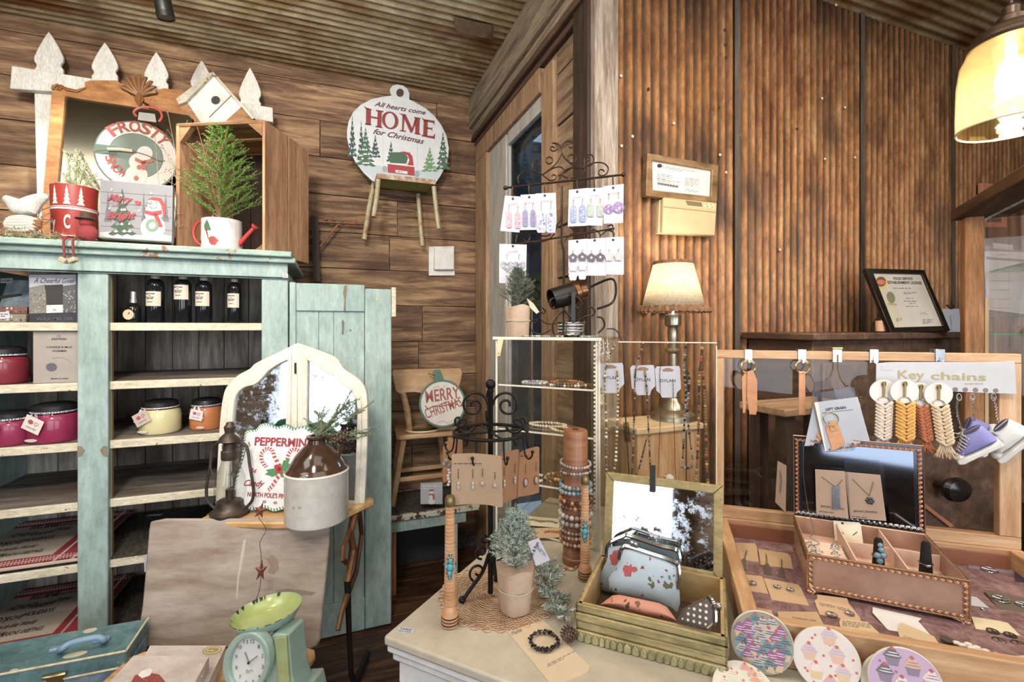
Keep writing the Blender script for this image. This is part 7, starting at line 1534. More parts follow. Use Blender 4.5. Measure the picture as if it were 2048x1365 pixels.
for i,(y_,h_,lb,c) in enumerate(((2.49,.033,'patterned black and cream tin, lower of two stacked at upper left shelf','#77705c'),(2.505,.03,'patterned red trimmed tin stacked on the black and cream one','#6b3f3a'))):
 xa_,xb_ = at_Y(-45,600,y_).x,at_Y((52,54)[i],600,y_).x;M = frame(Vector((xa_,y_,zA+(.0335 if i else 0))),21);o = thing('patterned_tin',lb,'tin',M);MB().box(0,xb_-xa_,0,.10,0,h_).build('tin_body',spots('tin_print_%d' % i,c,[(75,.33,['#2c2b29','#c9c2a8','#2c2b29'],.25)],.35),o,bevel=.003)
 a = MB();a.m = 0;q = K3([(-40,472),(60,468),(68,498),(62,512),(-40,516)]) if not i else None
 if q: a.prism(L2s(M,q),-.002,0);a.m = 1;px_lines(a,M,2,628,17,4,2,1.4,-.0022);a.build('label',[PAPER,INK],o)
# amber and black bottles
def bottle(px,lb,w_,ytop,lt,lbm,cap='#b7b1a4',small=False,grp='black bottles on the upper shelf'):
 Y = 2.52;c = shelf_pt(px,Y,zA);t = (c-CAM).dot(FW);u = t/950;H = (HY-ytop)*u+1.5-zA;r = w_*u/2*.93
 M = frame(c,0);o = thing('spray_bottle' if small else 'glass_bottle',lb,'bottle',M,grp if not small else None)
 if small: pr = [(0,0),(r*.95,0),(r,.004),(r,H*.45),(r*.8,H*.55),(r*.5,H*.6),(r*.48,H*.64)]
 else: pr = [(0,0),(r*.95,0),(r,.004),(r,H*.78),(r*.9,H*.86),(r*.6,H*.915),(r*.42,H*.93),(r*.42,H*.95)]
 MB().lathe(pr,seg=28).build('bottle_body',plain('#141519',.08),o)
 if small:
  MB().lathe([(r*.55,H*.64),(r*.55,H*.76),(r*.48,H*.77),(r*.48,H),(0,H)],seg=20).build('sprayer',plain('#c2c4c6',.2,.9),o)
  a = MB();a.prism(circ((0,H*.26),r*.85,24,rz=r*.8),-r*1.06,-r*1.02);a.m = 1;a.prism([(-.002,H*.3),(.006,H*.34),(.007,H*.30),(.002,H*.26)],-r*1.07,-r*1.06);a.build('label',[plain('#dcb994',.6),plain('#6a4030')],o)
 else:
  MB().lathe([(r*.5,H*.935),(r*.5,H),(0,H)],seg=20).build('cap',plain(cap,.5),o)
  z1,z0 = (1.5+(HY-lt[0])*u-zA),(1.5+(HY-lt[1])*u-zA);a = MB();A0,A1 = R_(-90-70),R_(-90+70);n = 12
  v = [];
  for k in range(n+1): an = A0+(A1-A0)*k/n;v += [((r+.0006)*math.cos(an),(r+.0006)*math.sin(an),z0),((r+.0006)*math.cos(an),(r+.0006)*math.sin(an),z1)]
  a.add(v,[(2*k,2*k+2,2*k+3,2*k+1) for k in range(n)]);a.m = 1
  for k,(rw,ww) in enumerate(((.84,.7),(.72,.12),(.6,.62),(.5,.5),(.28,.4))): zq = z0+(z1-z0)*rw;a.box(-r*ww*.75,r*ww*.75,-r-.0016,-r*.80,zq-.0012,zq+.0012)
  a.build('label',[plain('#d9c8b4',.6),INK],o)
 return o
bottle(267,'small dark spray bottle with round peach label and silver top',27,584,None,None,small=True)
bottle(311,'black glass bottle with cream label, first tall one right of the spray bottle',33,552,(584,613),0)
bottle(366,'black glass bottle with a higher placed cream label, second tall one',32,553,(571,600),0)
bottle(408,'black glass bottle with cream label, third tall one',31,556,(584,613),0)
bottle(469,'slim black glass bottle with cream label, rightmost on the upper shelf',26,559,(588,616),0)
# candle warmer carton
x0,x1 = at_Y(66,700,2.49).x,at_Y(157,700,2.49).x;h_ = at_Y(100,663,2.49).z-zB
o,M = cbox_thing('candle_warmer_box','plain taupe candle and mug warmer carton on the second left shelf','box',x0,x1,2.49,zB,.10,h_,plain('#9a9089',.6))
a = MB();a.m = 0;px_text(a,M,'ASAWASA',K3([(335,650)])[0],K3([(435,650)])[0],3.6,-.001,.02);px_text(a,M,'CANDLE & MUG',K3([(303,703)])[0],K3([(470,703)])[0],3.6,-.001,.01);px_text(a,M,'WARMER',K3([(338,728)])[0],K3([(436,728)])[0],3.6,-.001,.01);px_text(a,M,'MADE IN CHINA',K3([(332,907)])[0],K3([(448,905)])[0],2.4,-.001,.02)
a.tube([(p[0],-.001,p[1]) for p in ellpx(M,*K3([(384,626)])[0],3.4,2,12)],.0006,4,True);a.m = 1;a.prism(ellpx(M,*K3([(335,828)])[0],11,8.5,24),-.001,0);a.m = 2;a.tube([(p[0],-.001,p[1]) for p in L2s(M,K3([(340,772),(370,765),(410,768),(440,780),(460,800)]))],.0006,4);a.build('print',[INK,plain('#565264'),plain('#857a74')],o)
# jar candles
def jar(px,Y,z,w_,col_,lb,tagc,tag_side,ribbon,slot,grp='jar candles in the hutch',top='#1d1d20',Hk=.80):
 c = shelf_pt(px,Y,z);t = (c-CAM).dot(FW);u = t/950;r = w_*u/2*.92;H = 2*r*Hk;M = frame(c,0);o = thing('jar_candle',lb,'candle',M,grp)
 MB().lathe([(0,.0015),(r*.9,.0015),(r*.97,.012),(r*.985,H*.55),(r*.93,H*.7),(r*.80,H*.76),(0,H*.765)],seg=36).build('wax',plain(col_,.35),o)
 MB().lathe([(r*.93,0),(r,.008),(r*1.01,H*.56),(r*.96,H*.72),(r*.82,H*.82),(r*.78,H*.86)],seg=36,cap=False).build('glass_jar',GLASS,o)
 MB().lathe([(r*.80,H*.84),(r*.84,H*.85),(r*.84,H*.97),(r*.8,H*1.0),(r*.55,H*1.05),(0,H*1.07)],seg=36).build('lid',plain(top,.35),o)
 f = MB();rb = spots('gingham_'+ribbon.strip('#'),'#e3e6ec',[(160,.42,[ribbon],0)],.9)
 f.tube([(r*.83*math.cos(k*PI/15),r*.83*math.sin(k*PI/15),H*.82) for k in range(30)],.0035,6,True)
 for s_ in (-1,1): f.prism([(s_*.004+tag_side*r*.2,H*.82),(s_*.012+tag_side*r*.2,H*.82),(s_*.03+tag_side*r*.35,H*.42),(s_*.018+tag_side*r*.3,H*.40)],-r*1.04,-r*1.02)
 f.build('ribbon',rb,o)
 a = MB();R = Matrix.Translation((tag_side*r*.25,-r*1.07,H*.55)) @ Matrix.Rotation(R_(tagc[1]),4,'Y');a.T = R;k = r*.42;a.prism([(-k,-k*.8),(k,-k*.8),(k,k*.8),(-k,k*.8)],-.001,0);a.m = 1
 a.tube([(k*.35+k*.3*math.cos(q*.6)*(1-q/16),-.0015,k*.15+k*.3*math.sin(q*.6)*(1-q/16)) for q in range(14)],.0012,4);a.prism(circ((-k*.3,k*.2),k*.3,10,rz=k*.25),-.0016,-.001);a.m = 2;px_ = 0;a.text('cheerful',(-k*.6,-k*.5),(k*.6,-k*.5),k*.28,-.0018,-.0012,0,.4)
 a.build('tag',[plain(tagc[0],.7),plain('#b0485c'),GREYINK],o)
 if slot: s_ = MB();s_.prism(circ((slot*r*.3,H*.12),r*.28,20,rz=r*.07),-r*1.03,-r*1.0);s_.build('base_label',plain('#cdbfae',.5),o)
jar(8,2.56,zB,84,'#7e2030','dark red jar candle at far left of second shelf',('#e7e2e2',38),.5,'#2a3a5e',0,Hk=.9)
jar(22,2.56,zC,82,'#8e1f4a','raspberry jar candle at far left of third shelf',('#f0e2d6',20),.2,'#3a2c34',0,Hk=.83)
jar(110,2.57,zC,92,'#8e1f4a','raspberry jar candle with blue gingham ribbon beside the left post',('#f0e2d6',25),.1,'#2a3a5e',-.4,Hk=.85)
jar(321,2.60,zC,78,'#d9cf8e','pale yellow jar candle with red string tag on right third shelf',('#c3aea2',-28),-.9,'#a8463e',-.7,Hk=.86)
jar(413,2.62,zC,64,'#c96f36','orange jar candle with blue gingham ribbon behind the arch mirror',('#e8dada',12),.1,'#2a3a5e',.8,Hk=.98)
# ribbed mats and printed rugs on the lower shelves
for i,(z,lb) in enumerate(((zE,'black ribbed woven mat covering the fifth shelf right of the rug'),(zF,'black ribbed woven mat covering the lowest shelf right of the rug'))):
 xa_ = at_Y(225,1000,2.5).x;ribbed_mat(Matrix.Translation((X_(165),2.475,z)),1.0,.56,lb,'ribbed mats in the hutch')
def rug(z,lb,seed):
 xa_,xb_ = at_Y(-190,1000,2.5).x,at_Y(252,1060,2.6).x;M = Matrix.Translation((xa_,2.47,z));w_,d = at_Y(262,1030,2.98).x-xa_,.55
 o = thing('printed_rug',lb,'rug',M,'holiday runner rugs in the hutch');sk = -.04
 b = MB();b.box(0,w_,0,d,.0,.014);b.build('rug_pile',plain('#b9a694',.95),o,bevel=.004)
 b = MB()
 for y0_,y1_ in ((.004,.075),(d-.085,d-.004)): b.box(.006,w_-.006,y0_,y1_,.014,.0155)
 b.box(w_-.13,w_-.004,.004,d-.004,.014,.0158);b.build('red_border',plain('#8c2430',.95),o)
 b = MB();
 for k in range(int(w_/.011)):
  for yy in (.018,.05,d-.03,d-.062): b.box(k*.011,k*.011+.004,yy,yy+.010,.0155,.0168,Matrix.Identity(4))
 for yy in (.036,d-.047): b.box(0,w_,yy,yy+.003,.0156,.0166)
 for k in range(int(d/.011)): b.box(w_-.10,w_-.09,k*.011,k*.011+.004,.0158,.017);b.box(w_-.04,w_-.03,k*.011,k*.011+.004,.0158,.017)
 b.build('white_stitching',plain('#d9cdc2',.95),o)
 t = MB();t.T = Matrix(((1,0,0,0),(0,0,1,0),(0,-1,0,.0165),(0,0,0,1)))
 W_ = [('BELIEVE',.25,.42,.34,.05),('Dashing through the snow',.47,.425,.42,.03),('HOHOHO',.1,.34,.3,.055),('HAPPY',.45,.33,.24,.045),('Christmas',.72,.36,.2,.05),('JOY',.02,.24,.2,.06),('HOLIDAYS',.44,.265,.34,.045),('LOVE',.25,.25,.16,.045),('Joy to the World',.2,.185,.45,.04),('LET IT SNOW',.02,.12,.35,.045),('SEASONS GREETINGS',.42,.12,.44,.035)]
 for s_,x,y,l,h in W_:
  x = .12+x*(w_-.3);t.text(s_,(x,y),(x+l*(w_-.22)*.95,y),h*.8,-.0008,0,.01,.4 if s_[1:2].islower() else 0)
 t.build('lettering',plain('#3a3135',.9),o)
rug(zE+.0125,'red bordered runner rug printed with holiday words on the fifth shelf',1)
rug(zF+.0125,'red bordered runner rug printed with holiday words on the lowest shelf',2)
M = flat(Vector((at_Z(310,1030,zE+.014).x,at_Z(310,1030,zE+.014).y,zE+.0125)),10);o = thing('price_slip','pale blue price slip lying on the ribbed mat of fifth shelf','tag',M);MB().prism([(-.035,-.012),(.03,-.014),(.035,.012),(-.03,.012)],-.0006,0).build('paper',plain('#cfdcea',.6),o)
M = wallp(288,1146,CF+.018);o = thing('price_slip','white price tag hanging from the fifth shelf edge beside the desk panel','tag',M);MB().prism(L2s(M,[(288,1113),(302,1111),(300,1143),(289,1145)]),-.001,0).build('paper',PAPER,o);a = MB();px_lines(a,M,291,1125,299,4,3,1.2,-.0014);a.build('print',GREYINK,o)
M = wallp(568,556,CF-.021);o = thing('price_slip','tiny white price sticker on the right end of hutch frieze','tag',M);MB().prism(L2s(M,[(565,548),(576,548),(576,556),(565,556)]),-.0005,.001).build('paper',PAPER,o);a = MB();px_lines(a,M,567,550,575,2.6,2,.8,-.001);a.build('print',GREYINK,o)
# ================================================================ ON TOP OF THE HUTCH
HT = ctop
V = crop(0,0,.36638)
def topp(px,Y): p = at_Y(px,480,Y);return Vector((p.x,Y,HT))
# picket fence section leaning on the wall
Yf = 3.07;Mf = frame(topp(60,Yf),21,0);Mf = Mf;fence = thing('picket_fence_section','whitewashed picket fence piece with five spear tips behind the oak mirror','fence',Mf)
for i,(px,yb,w_,top,m_) in enumerate(((102,1250,29,185,0),(213,1250,26,242,0),(315,1250,24,293,0),(405,1250,22,338,0),(501,1250,22,378,0))):
 K = V;tx = px/.36638;w2 = w_/.36638*1.0;yn = (408,440,486,520,590)[i];hh = yn-top
 q = [(tx-w2*.5+ (2,),)] if False else None
 o_ = [(0,0),(.30,.24),(.62,.5),(.98,.62),(1.0,.70),(.86,.78),(.80,.86),(.98,.93),(1.0,1.0),(1.0,1.15)]
 pts = [(tx+w2*dx,top+hh*dy) for dx,dy in [(0,0),(.32,.16),(.72,.40),(1.0,.62),(1.0,.72),(.84,.80),(.84,.86),(1.0,.92),(1.0,1.0)]];pts2 = [(2*tx-x,y) for x,y in pts[::-1]]
 slant = .02*w2;outl = pts+[(tx+w2*.86,1000),(tx-w2*.86,1000)]+pts2[:-1] if i == 0 else pts+[(tx+w2,yn+200),(tx-w2,yn+200)]+pts2[:-1]
 if i == 0: outl = pts+[(tx+w2*1.0,460),(tx+w2*.75,1290),(tx-w2*.75,1290),(tx-w2*1.0,460)]+pts2[:-1]
 MB().prism(L2s(Mf,K(outl)),-.024,-.004).build('picket',WHITEW,fence,bevel=.004)
MB().prism(L2s(Mf,V([(105,392),(480,452),(1495,612),(1497,690),(470,540),(95,515)])),-.062,-.025).build('rail',WHITEW,fence,bevel=.004)
# oak mirror
Ym = 2.93;Mm = frame(topp(120,Ym),21,4);om = thing('oak_mirror','antique oak framed dresser mirror with carved shell crest on the hutch','mirror',Mm)
OUT = V([(292,480),(300,470),(345,468),(380,495),(425,500),(470,480),(468,455),(500,445),(640,446),(670,465),(690,500),(720,525),(760,530),(815,535),(850,500),(900,488),(1000,505),(1080,530),(1100,560),(1180,1300),(225,1300)])
INN = V([(360,535),(370,533),(440,545),(520,558),(600,570),(680,582),(720,588),(760,594),(800,600),(840,606),(880,612),(920,618),(960,624),(1000,630),(1030,636),(1040,640),(1050,650),(1060,660),(1110,1240),(300,1240)])
n = 20
def resample(p,idx0=0): return p
L_out = L2s(Mm,OUT);L_in = L2s(Mm,INN)
b = MB();b.ring(L_out[:19]+[L_out[19],L_out[20]] if False else L_out,(L_in + [L_in[-1]])[:21],-.012,.012);b.build('frame',ramp_mat('quartered_oak',[(.3,'#7a4720'),(.5,'#a96a34'),(.7,'#c8874a')],(3,3,9),3,8,.4,0,.1),om,bevel=.003)
b = MB();b.prism(L2s(Mm,V([(345,530),(1045,632),(1125,1250),(290,1250)])),.002,.006);b.build('mirror',mirror('aged_dull_mirror','#8f8b78',False,.16),om)
b = MB();c = L2(Mm,*V([(768,535)])[0]);k = L2(Mm,*V([(868,535)])[0])[0]-c[0]
for i in range(9):
 a_ = R_(20+i*17.5);L = k*(1.0+.35*math.sin(a_));b.tube([(c[0],-.016,c[1]),(c[0]+L*.5*math.cos(a_),-.03,c[1]+L*.55*math.sin(a_)),(c[0]+L*.85*math.cos(a_),-.028,c[1]+L*.95*math.sin(a_)),(c[0]+L*.92*math.cos(a_),-.018,c[1]+L*1.05*math.sin(a_))],[.005,.009,.009,.005],8)
b.tube([(c[0],-.02,c[1]+.01),(c[0],-.026,c[1]-.03),(c[0],-.018,c[1]-.055)],[.012,.013,.004],8)
for s_ in (-1,1): b.tube([(c[0]+s_*.008,-.02,c[1]),(c[0]+s_*.016,-.024,c[1]-.02),(c[0]+s_*.006,-.02,c[1]-.045)],[.006,.006,.003],6)
b.build('shell_crest',ramp_mat('carved_oak',[(.3,'#6d3f1e'),(.6,'#96602f')],rough=.4),om)
b = MB();b.tube([(x,-.018,z) for x,z in L2s(Mm,V([(300,500),(302,482),(325,474),(345,484),(338,500),(322,498),(326,486)]))],.006,6);b.tube([(x,-.018,z) for x,z in L2s(Mm,V([(345,484),(380,500),(430,508),(475,490)]))],[.006,.009,.007,.003],6);b.build('scroll_carving',ramp_mat('carved_oak',[]),om)
# round frosty ornament sign
Ys = 2.83;M = frame(topp(270,Ys),21,6);o = thing('frosty_ornament_sign','round green and white ornament sign lettered FROSTY with snowman, hanging on the oak mirror','sign',M)
cx_,cy_,rx_,ry_ = 742,845,232,190;EL = lambda rx,ry,n=48: L2s(M,V([(cx_+rx*math.cos(2*PI*i/n),cy_+6+ry*math.sin(2*PI*i/n)+rx*math.cos(2*PI*i/n)*.12) for i in range(n)]))
MB().prism(EL(232,190),0,.01).build('disc',plain('#3f5a4f',.4),o,bevel=.001)
b = MB();b.m = 0;b.ring(EL(222,182),EL(150,122),-.001,0);b.m = 1;b.prism(EL(146,119),-.0006,0);b.m = 2
for s_ in ((.0,.0),): pass
b.prism(L2s(M,V([(520,785),(640,800),(640,850),(520,838)])),-.0014,0)
b.build('ring_print',[plain('#c9c4b8',.5),plain('#5b6b62',.5),plain('#3f5a4f',.5)],o)
t = MB();
def ang(txt,degs,hh,rad,inner=False):
 for ch,d in zip(txt,degs):
  a = R_(d);x,y = cx_+rad*1.0*math.cos(a),cy_+6-rad*.82*math.sin(a)+rad*math.cos(a)*.12;s_ = -1 if inner else 1;tx,ty = math.sin(a)*s_,math.cos(a)*.82*s_;w_ = hh*.42
  A = (x-tx*w_,y-ty*w_-tx*w_*.12);B = (x+tx*w_,y+ty*w_+tx*w_*.12);A,B = V([A,B]);px_text(t,M,ch,A,B,hh*.36638*.78,-.0016,.03)
ang('FROSTY',(128,110,92,74,57,40),74,160);ang('SNOW',(196,212,226,240),52,170,True)
t.build('lettering',plain('#8e3b31',.5),o)
b = MB();b.m = 0
for x,y,r in ((745,960,62),(755,885,50),(790,840,44)): b.prism(L2s(M,V([(x+r*math.cos(q*PI/12),y+r*.92*math.sin(q*PI/12)) for q in range(24)])),-.0022-.0002*r/50,-.001)
b.m = 1;b.prism(L2s(M,V([(740,860),(780,880),(835,868),(840,885),(780,900),(738,880)])),-.004,-.001);b.prism(L2s(M,V([(770,880),(800,880),(800,930),(775,930)])),-.004,-.001);b.prism(ellpx(M,*V([(762,915)])[0],5,5,12),-.0042,-.002);b.prism(ellpx(M,*V([(745,975)])[0],5,5,12),-.0042,-.002)
b.build('snowman_print',[plain('#c4bfb6'),plain('#a5543f')],o)
b = MB();b.prism(L2s(M,V([(758,612),(845,622),(853,668),(752,655)])),.0,.01);b.build('ornament_cap',plain('#c9cec6',.3,.6),o);b = MB();b.tube(catmull([(p[0],-.004,p[1]) for p in L2s(M,V([(748,640),(732,615),(760,592),(820,588),(870,605),(885,640),(868,668)]))],5),.006,8);b.tube([(p[0],-.004,p[1]) for p in L2s(M,V([(815,590),(820,560),(825,540)]))],.0014,5);b.build('hanger',plain('#b5483f',.4),o)
# rolling pin style toggle across the sign
b = MB();b.tube([(p[0],-.01,p[1]) for p in L2s(M,V([(592,820),(660,822),(730,830)]))],.008,10);b.m = 1;b.tube(catmull([(p[0],-.01,p[1]) for p in L2s(M,V([(505,830),(550,824),(592,820)]))],4),.0015,5);b.tube(catmull([(p[0],-.01,p[1]) for p in L2s(M,V([(730,830),(800,850),(870,880),(905,880)]))],4),.0015,5);b.build('toggle',[plain('#cdb594'),plain('#8f5a40')],o)
# red bucket with cedar
def bucket():
 c = topp(150,2.66);M = frame(c,0);o = thing('christmas_bucket','red Merry Christmas bucket printed with white trees on the hutch','bucket',M);t = (c-CAM).dot(FW);u = t/950;R = 37*u;H = (488-366)*u
 MB().lathe([(0,.001),(R*.9,.001),(R*.92,.004),(R*1.0,H),(R*.97,H),(R*.9,H*.9)],seg=40,cap=False).build('bucket_body',plain('#a82f28',.4),o)
 b = MB();
 for z,th2 in ((.60,.03),(.64,.012),(.17,.02),(.95,.0)):
  if th2: b = MB();b.lathe([(R*(.92+.08*z)+.0012,H*z),(R*(.92+.08*(z+th2))+.0012,H*(z+th2))],seg=40,cap=False);b.build('white_band',WHITE,o)
 b = MB();
 def onc(a,z,k=.002): r = R*(.92+.08*z)+k;return Vector((r*math.cos(a),r*math.sin(a),H*z))
 for a0 in (-130,-98,-66,-34):
  for j in range(4):
   z0 = .68+j*.065;w_ = .17*(1-j*.2);a = R_(a0);b.add([onc(a-w_,z0),onc(a+w_,z0),onc(a,z0+.10)],[(0,1,2)])
 b.build('tree_print',WHITE,o)
 t_ = MB();
 for ch,a in zip('erry C',(-150,-134,-119,-104,-90,-66)):
  if ch == ' ': continue
  V0,F0,xa_,xb_,hh = glyphs(ch,.03,0);w_ = .11;t_.add([onc(R_(a)+w_*((x-xa_)/(xb_-xa_)*2-1)*(1.3 if ch=='C' else 1),.30+z*(.30 if ch == 'C' else .26)) for x,z in V0],F0)
 t_.build('lettering',WHITE,o);return c,H
bc,bH = bucket()
def flock(c,lb,tips,cols,n=2.2,name='cedar_sprig',base=(0,0,0),nl=.016,seed=1,cat='greenery',k=26,grp=None):
 M = Matrix.Translation(c);o = thing(name,lb,cat,M,grp);f = MB();rn = random.Random(seed);ms = [plain('#7a6a50',.9)]+[plain(q,.7) for q in cols]
 for tp_ in tips:
  q = M.inverted() @ tp_;b0 = Vector(base)+Vector((rn.uniform(-.01,.01),)*3);branch(f,b0,q,k*2,nl,rn,.002,.7)
  for s_ in range(5):
   p = b0.lerp(q,.25+.15*s_);d = (q-b0)*.34;d = d+Vector((rn.uniform(-1,1),rn.uniform(-.6,.6),rn.uniform(-.5,.6)))*.055;branch(f,p,p+d,k+6,nl,rn,.002,.7)
 f.build('sprigs',ms,o,smooth=False);return o
tb_ = [P(px,py,2.42) for px,py in ((130,275),(160,278),(112,325),(105,355),(175,320),(192,340),(145,310),(130,345))]
flock(bc+Vector((0,0,bH*.8)),'frosted cedar sprigs standing in the red bucket',tb_,('#aebf86','#8fa372','#cdd4b2'),nl=.018,seed=4)
# merry and bright box sign
M = frame(topp(273,2.56),19,5);o = thing('merry_bright_sign','square plank look Merry and Bright sign with snowman on the hutch top','sign',M)
Vq = crop(0,0,.36638);B4 = Vq([(547,980),(943,1015),(938,1322),(540,1298)])
b = MB();b.prism(L2s(M,B4),0,.03);b.build('block',plain('#9b9aa3',.6),o,bevel=.001)
a = MB();mats = [plain('#85858e'),plain('#5f5e66'),plain('#344c3c'),plain('#a9b4b4'),plain('#96323c'),plain('#c2c2c6'),plain('#a83238'),INK,plain('#6d8a70'),plain('#f4e7b0')]
a.m = 0;a.prism(L2s(M,Vq([(550,984),(940,1018),(935,1318),(544,1294)])),-.0005,0);a.m = 1
for yy in (1045,1105,1165,1232): a.prism(L2s(M,Vq([(550,yy),(937,yy+26),(937,yy+30),(550,yy+4)])),-.0008,0)
a.m = 5;a.prism(L2s(M,Vq([(544,1270),(640,1262),(760,1285),(860,1275),(936,1290),(935,1318),(544,1294)])),-.001,0)
def art_tree(a,M,K,cx_,base,top,hw,rows,mg,ms,y=-.0012,skew=0):
 rn = random.Random(int(cx_));h = (base-top)/rows
 for j in range(rows):
  w0 = hw*(j+1)/rows;y0 = top+h*j*.92;a.m = mg;z = [(cx_,y0)]
  nn = 6;
  for q in range(nn+1): t = q/nn;z.append((cx_+w0*(1-2*t),y0+h*1.25+(h*.22 if q%2 else 0)+skew*w0*(1-2*t)))
  a.prism(L2s(M,K(z)),y-.0001*(rows-j)-.0003,y)
  a.m = ms
  for q in range(3): t = rn.uniform(-.7,.7);xx = cx_+w0*t*.8;yy = y0+h*.95;a.prism(L2s(M,K([(xx-w0*.18,yy),(xx,yy-h*.3),(xx+w0*.18,yy),(xx,yy+h*.12)])),y-.0009-.0001*(rows-j),y)
for cx2,tp2,hw2 in ((590,1050,22),(905,1055,18),(785,1050,14)): art_tree(a,M,Vq,cx2,1200,tp2,hw2,3,1,1)
art_tree(a,M,Vq,668,1285,1030,78,6,2,3)
a.m = 5
for x,y,r in ((836,1245,68),(840,1165,50),(846,1118,40)): a.prism(ellpx(M,*Vq([(x,y)])[0],r*.366,r*.35,24),-.0026-.0001*(70-r)/10,0)
a.m = 6;a.prism(L2s(M,Vq([(810,1090),(840,1078),(880,1085),(905,1120),(905,1180),(895,1182),(885,1130),(868,1100)])),-.0044,0);a.prism(L2s(M,Vq([(790,1150),(835,1158),(885,1150),(885,1172),(835,1180),(792,1168)])),-.0045,0);a.prism(L2s(M,Vq([(838,1170),(862,1170),(890,1240),(868,1242)])),-.0045,0);a.prism(L2s(M,Vq([(735,1100),(750,1098),(772,1105),(765,1122),(745,1120)])),-.0045,0);a.prism(L2s(M,Vq([(828,1120),(800,1108),(826,1112)])),-.0046,0)
a.m = 7;
for p in ((828,1105),(856,1108),(820,1132),(830,1138),(842,1140),(853,1136)): a.prism(ellpx(M,*Vq([p])[0],.9,1,8),-.0046,0)
a.m = 8
for q in range(14): an = q*2*PI/14;a.prism(ellpx(M,*Vq([(832+27*math.cos(an),1232+27*math.sin(an))])[0],3.3,3,8),-.0048-.0001*(q%2),0)
a.m = 4;px_text(a,M,'Merry',Vq([(590,1095)])[0],Vq([(725,1112)])[0],13,-.0062,.04,.5);px_text(a,M,'and',Vq([(610,1128)])[0],Vq([(665,1134)])[0],5,-.0062,.0,.5);px_text(a,M,'Bright',Vq([(585,1196)])[0],Vq([(748,1196)])[0],14,-.0062,.04,.5)
a.m = 9
for p in ((612,1037),(828,1058),(600,1140),(762,1152),(708,1225),(700,1095)): a.prism(ellpx(M,*Vq([p])[0],2,2,10),-.0046,-.003)
a.build('painted_face',mats,o,smooth=False)
# shelf sitter with dangling feet
c = topp(170,2.40);M = frame(c+Vector((0,-.0,0)),0);o = thing('shelf_sitter','little red stuffed snowman figure with dark hat sitting on hutch edge','figurine',M)
b = MB();b.ball((0,0.01,.036),1,14,(.038,.03,.036));b.ball((.0,.005,.078),1,12,(.024,.022,.02));b.build('body',plain('#8e2f33',.9),o)
b = MB();b.lathe([(0,0),(.036,0),(.036,.004),(.020,.006),(.018,.026),(0,.028)],c=(.002,.004,.09),seg=20,M=None);b.build('hat',plain('#453631',.8),o)
for x in (-.022,.014):
 b = MB();b.tube([(x,-.02,.012),(x-.004,-.048,.012),(x-.006,-.062,-.01),(x-.002,-.062,-.075)],.0042,8);b.build('dangling_leg',plain('#7d2c30',.9),o)
 b = MB();b.T = Matrix.Translation((x-.002,-.066,-.085)) @ Matrix.Rotation(R_(30 if x < 0 else -25),4,'Y');b.box(-.014,.014,-.010,.012,-.008,.010);b.build('square_foot',plain('#b7a985',.5),o,bevel=.003)
# white bird on its pine cone base
c = topp(38,2.50);M = frame(c,0);o = thing('bird_figurine','white carved wooden bird perched on a pale pine cone at far left of hutch top','figurine',M);t = (c-CAM).dot(FW);u = t/950
Wp = crop(0,380,.16602);out = Wp([(50,110),(65,85),(100,70),(150,95),(230,125),(340,130),(430,115),(500,80),(540,45),(580,70),(575,100),(500,170),(470,220),(430,290),(300,305),(200,300),(140,260),(95,180),(55,140)])
b = MB();pillow(b,L2s(M,out),.035,.0);b.build('bird',WHITEW,o)
cone(None,10,1,'',('#8a7a68','#e9e6de'),None) if False else None
b = MB();rn = random.Random(3);cc = L2(M,*Wp([(310,420)])[0]);hw = (L2(M,*Wp([(520,420)])[0])[0]-cc[0]);hh = L2(M,*Wp([(310,320)])[0])[1]-cc[1]
for i in range(11):
 for j in range(6):
  x = cc[0]-hw+2*hw*(i+.5*(j%2))/11;q = max(0,1-((x-cc[0])/hw)**2);z = cc[1]+hh*(j/3-.85)*math.sqrt(q)
  b.m = 1 if i > 9 else 0;b.ball((x,-.03*math.sqrt(max(0,q-((z-cc[1])/hh*.8)**2)),z),1,7,(.011,.012,.0075))
b.build('cone_base',[plain('#d9d4c6',.7),plain('#8f5e3c',.7)],o)
# berry and grass garland at left and twigs over the sign
garland([topp(-15,2.47)+Vector((0,0,.02)),topp(40,2.44)+Vector((0,0,.012)),topp(95,2.44)+Vector((0,0,.012)),topp(150,2.47)+Vector((0,0,.014))],'straw and red berry garland along the left hutch top',8,.05,6,('#9c9a68','#c9c79a','#e2ddb8'),.028,'berry_garland',berries=('#a83a34',46),k=12)
def twig(lb,base,tips,col_='#8a5a40',buds='#b04a48',seed=3,nb=26,name='berry_twig',grp='berry twigs on the hutch'):
 M = Matrix.Translation(base);o = thing(name,lb,'twig',M,grp);rn = random.Random(seed);b = MB();q_ = MB()
 for tp_ in tips:
  e = tp_-base;mid = e*.5+Vector((rn.uniform(-.05,.05),0,.03));pts = catmull([Vector((0,0,0)),mid,e],6);b.tube(pts,.0014,5)
  for s_ in range(5): p = pts[3+2*s_ if 3+2*s_ < len(pts) else -1];d = Vector((rn.uniform(-1,1),rn.uniform(-.5,.3),rn.uniform(-.2,1)))*.05;b.tube([p,p+d*.6,p+d],.0008,4);q_.ball(p+d,.003,6);q_.ball(p+d*.6,.0025,5)
 b.build('stem',plain(col_,.8),o);q_.build('berries',plain(buds,.4),o)
twig('twigs with tiny red buds arching in front of the frosty ornament sign',topp(345,2.62)+Vector((0,0,.02)),[P(px,py,2.3) for px,py in ((335,222),(375,240),(325,290),(355,330),(310,270),(340,380))],'#a5937a',seed=6)
twig('curly brown twig with buds beside the bird figurine',topp(88,2.46)+Vector((0,0,.01)),[P(98,415,2.28),P(108,440,2.26)],'#4a352a',seed=8)
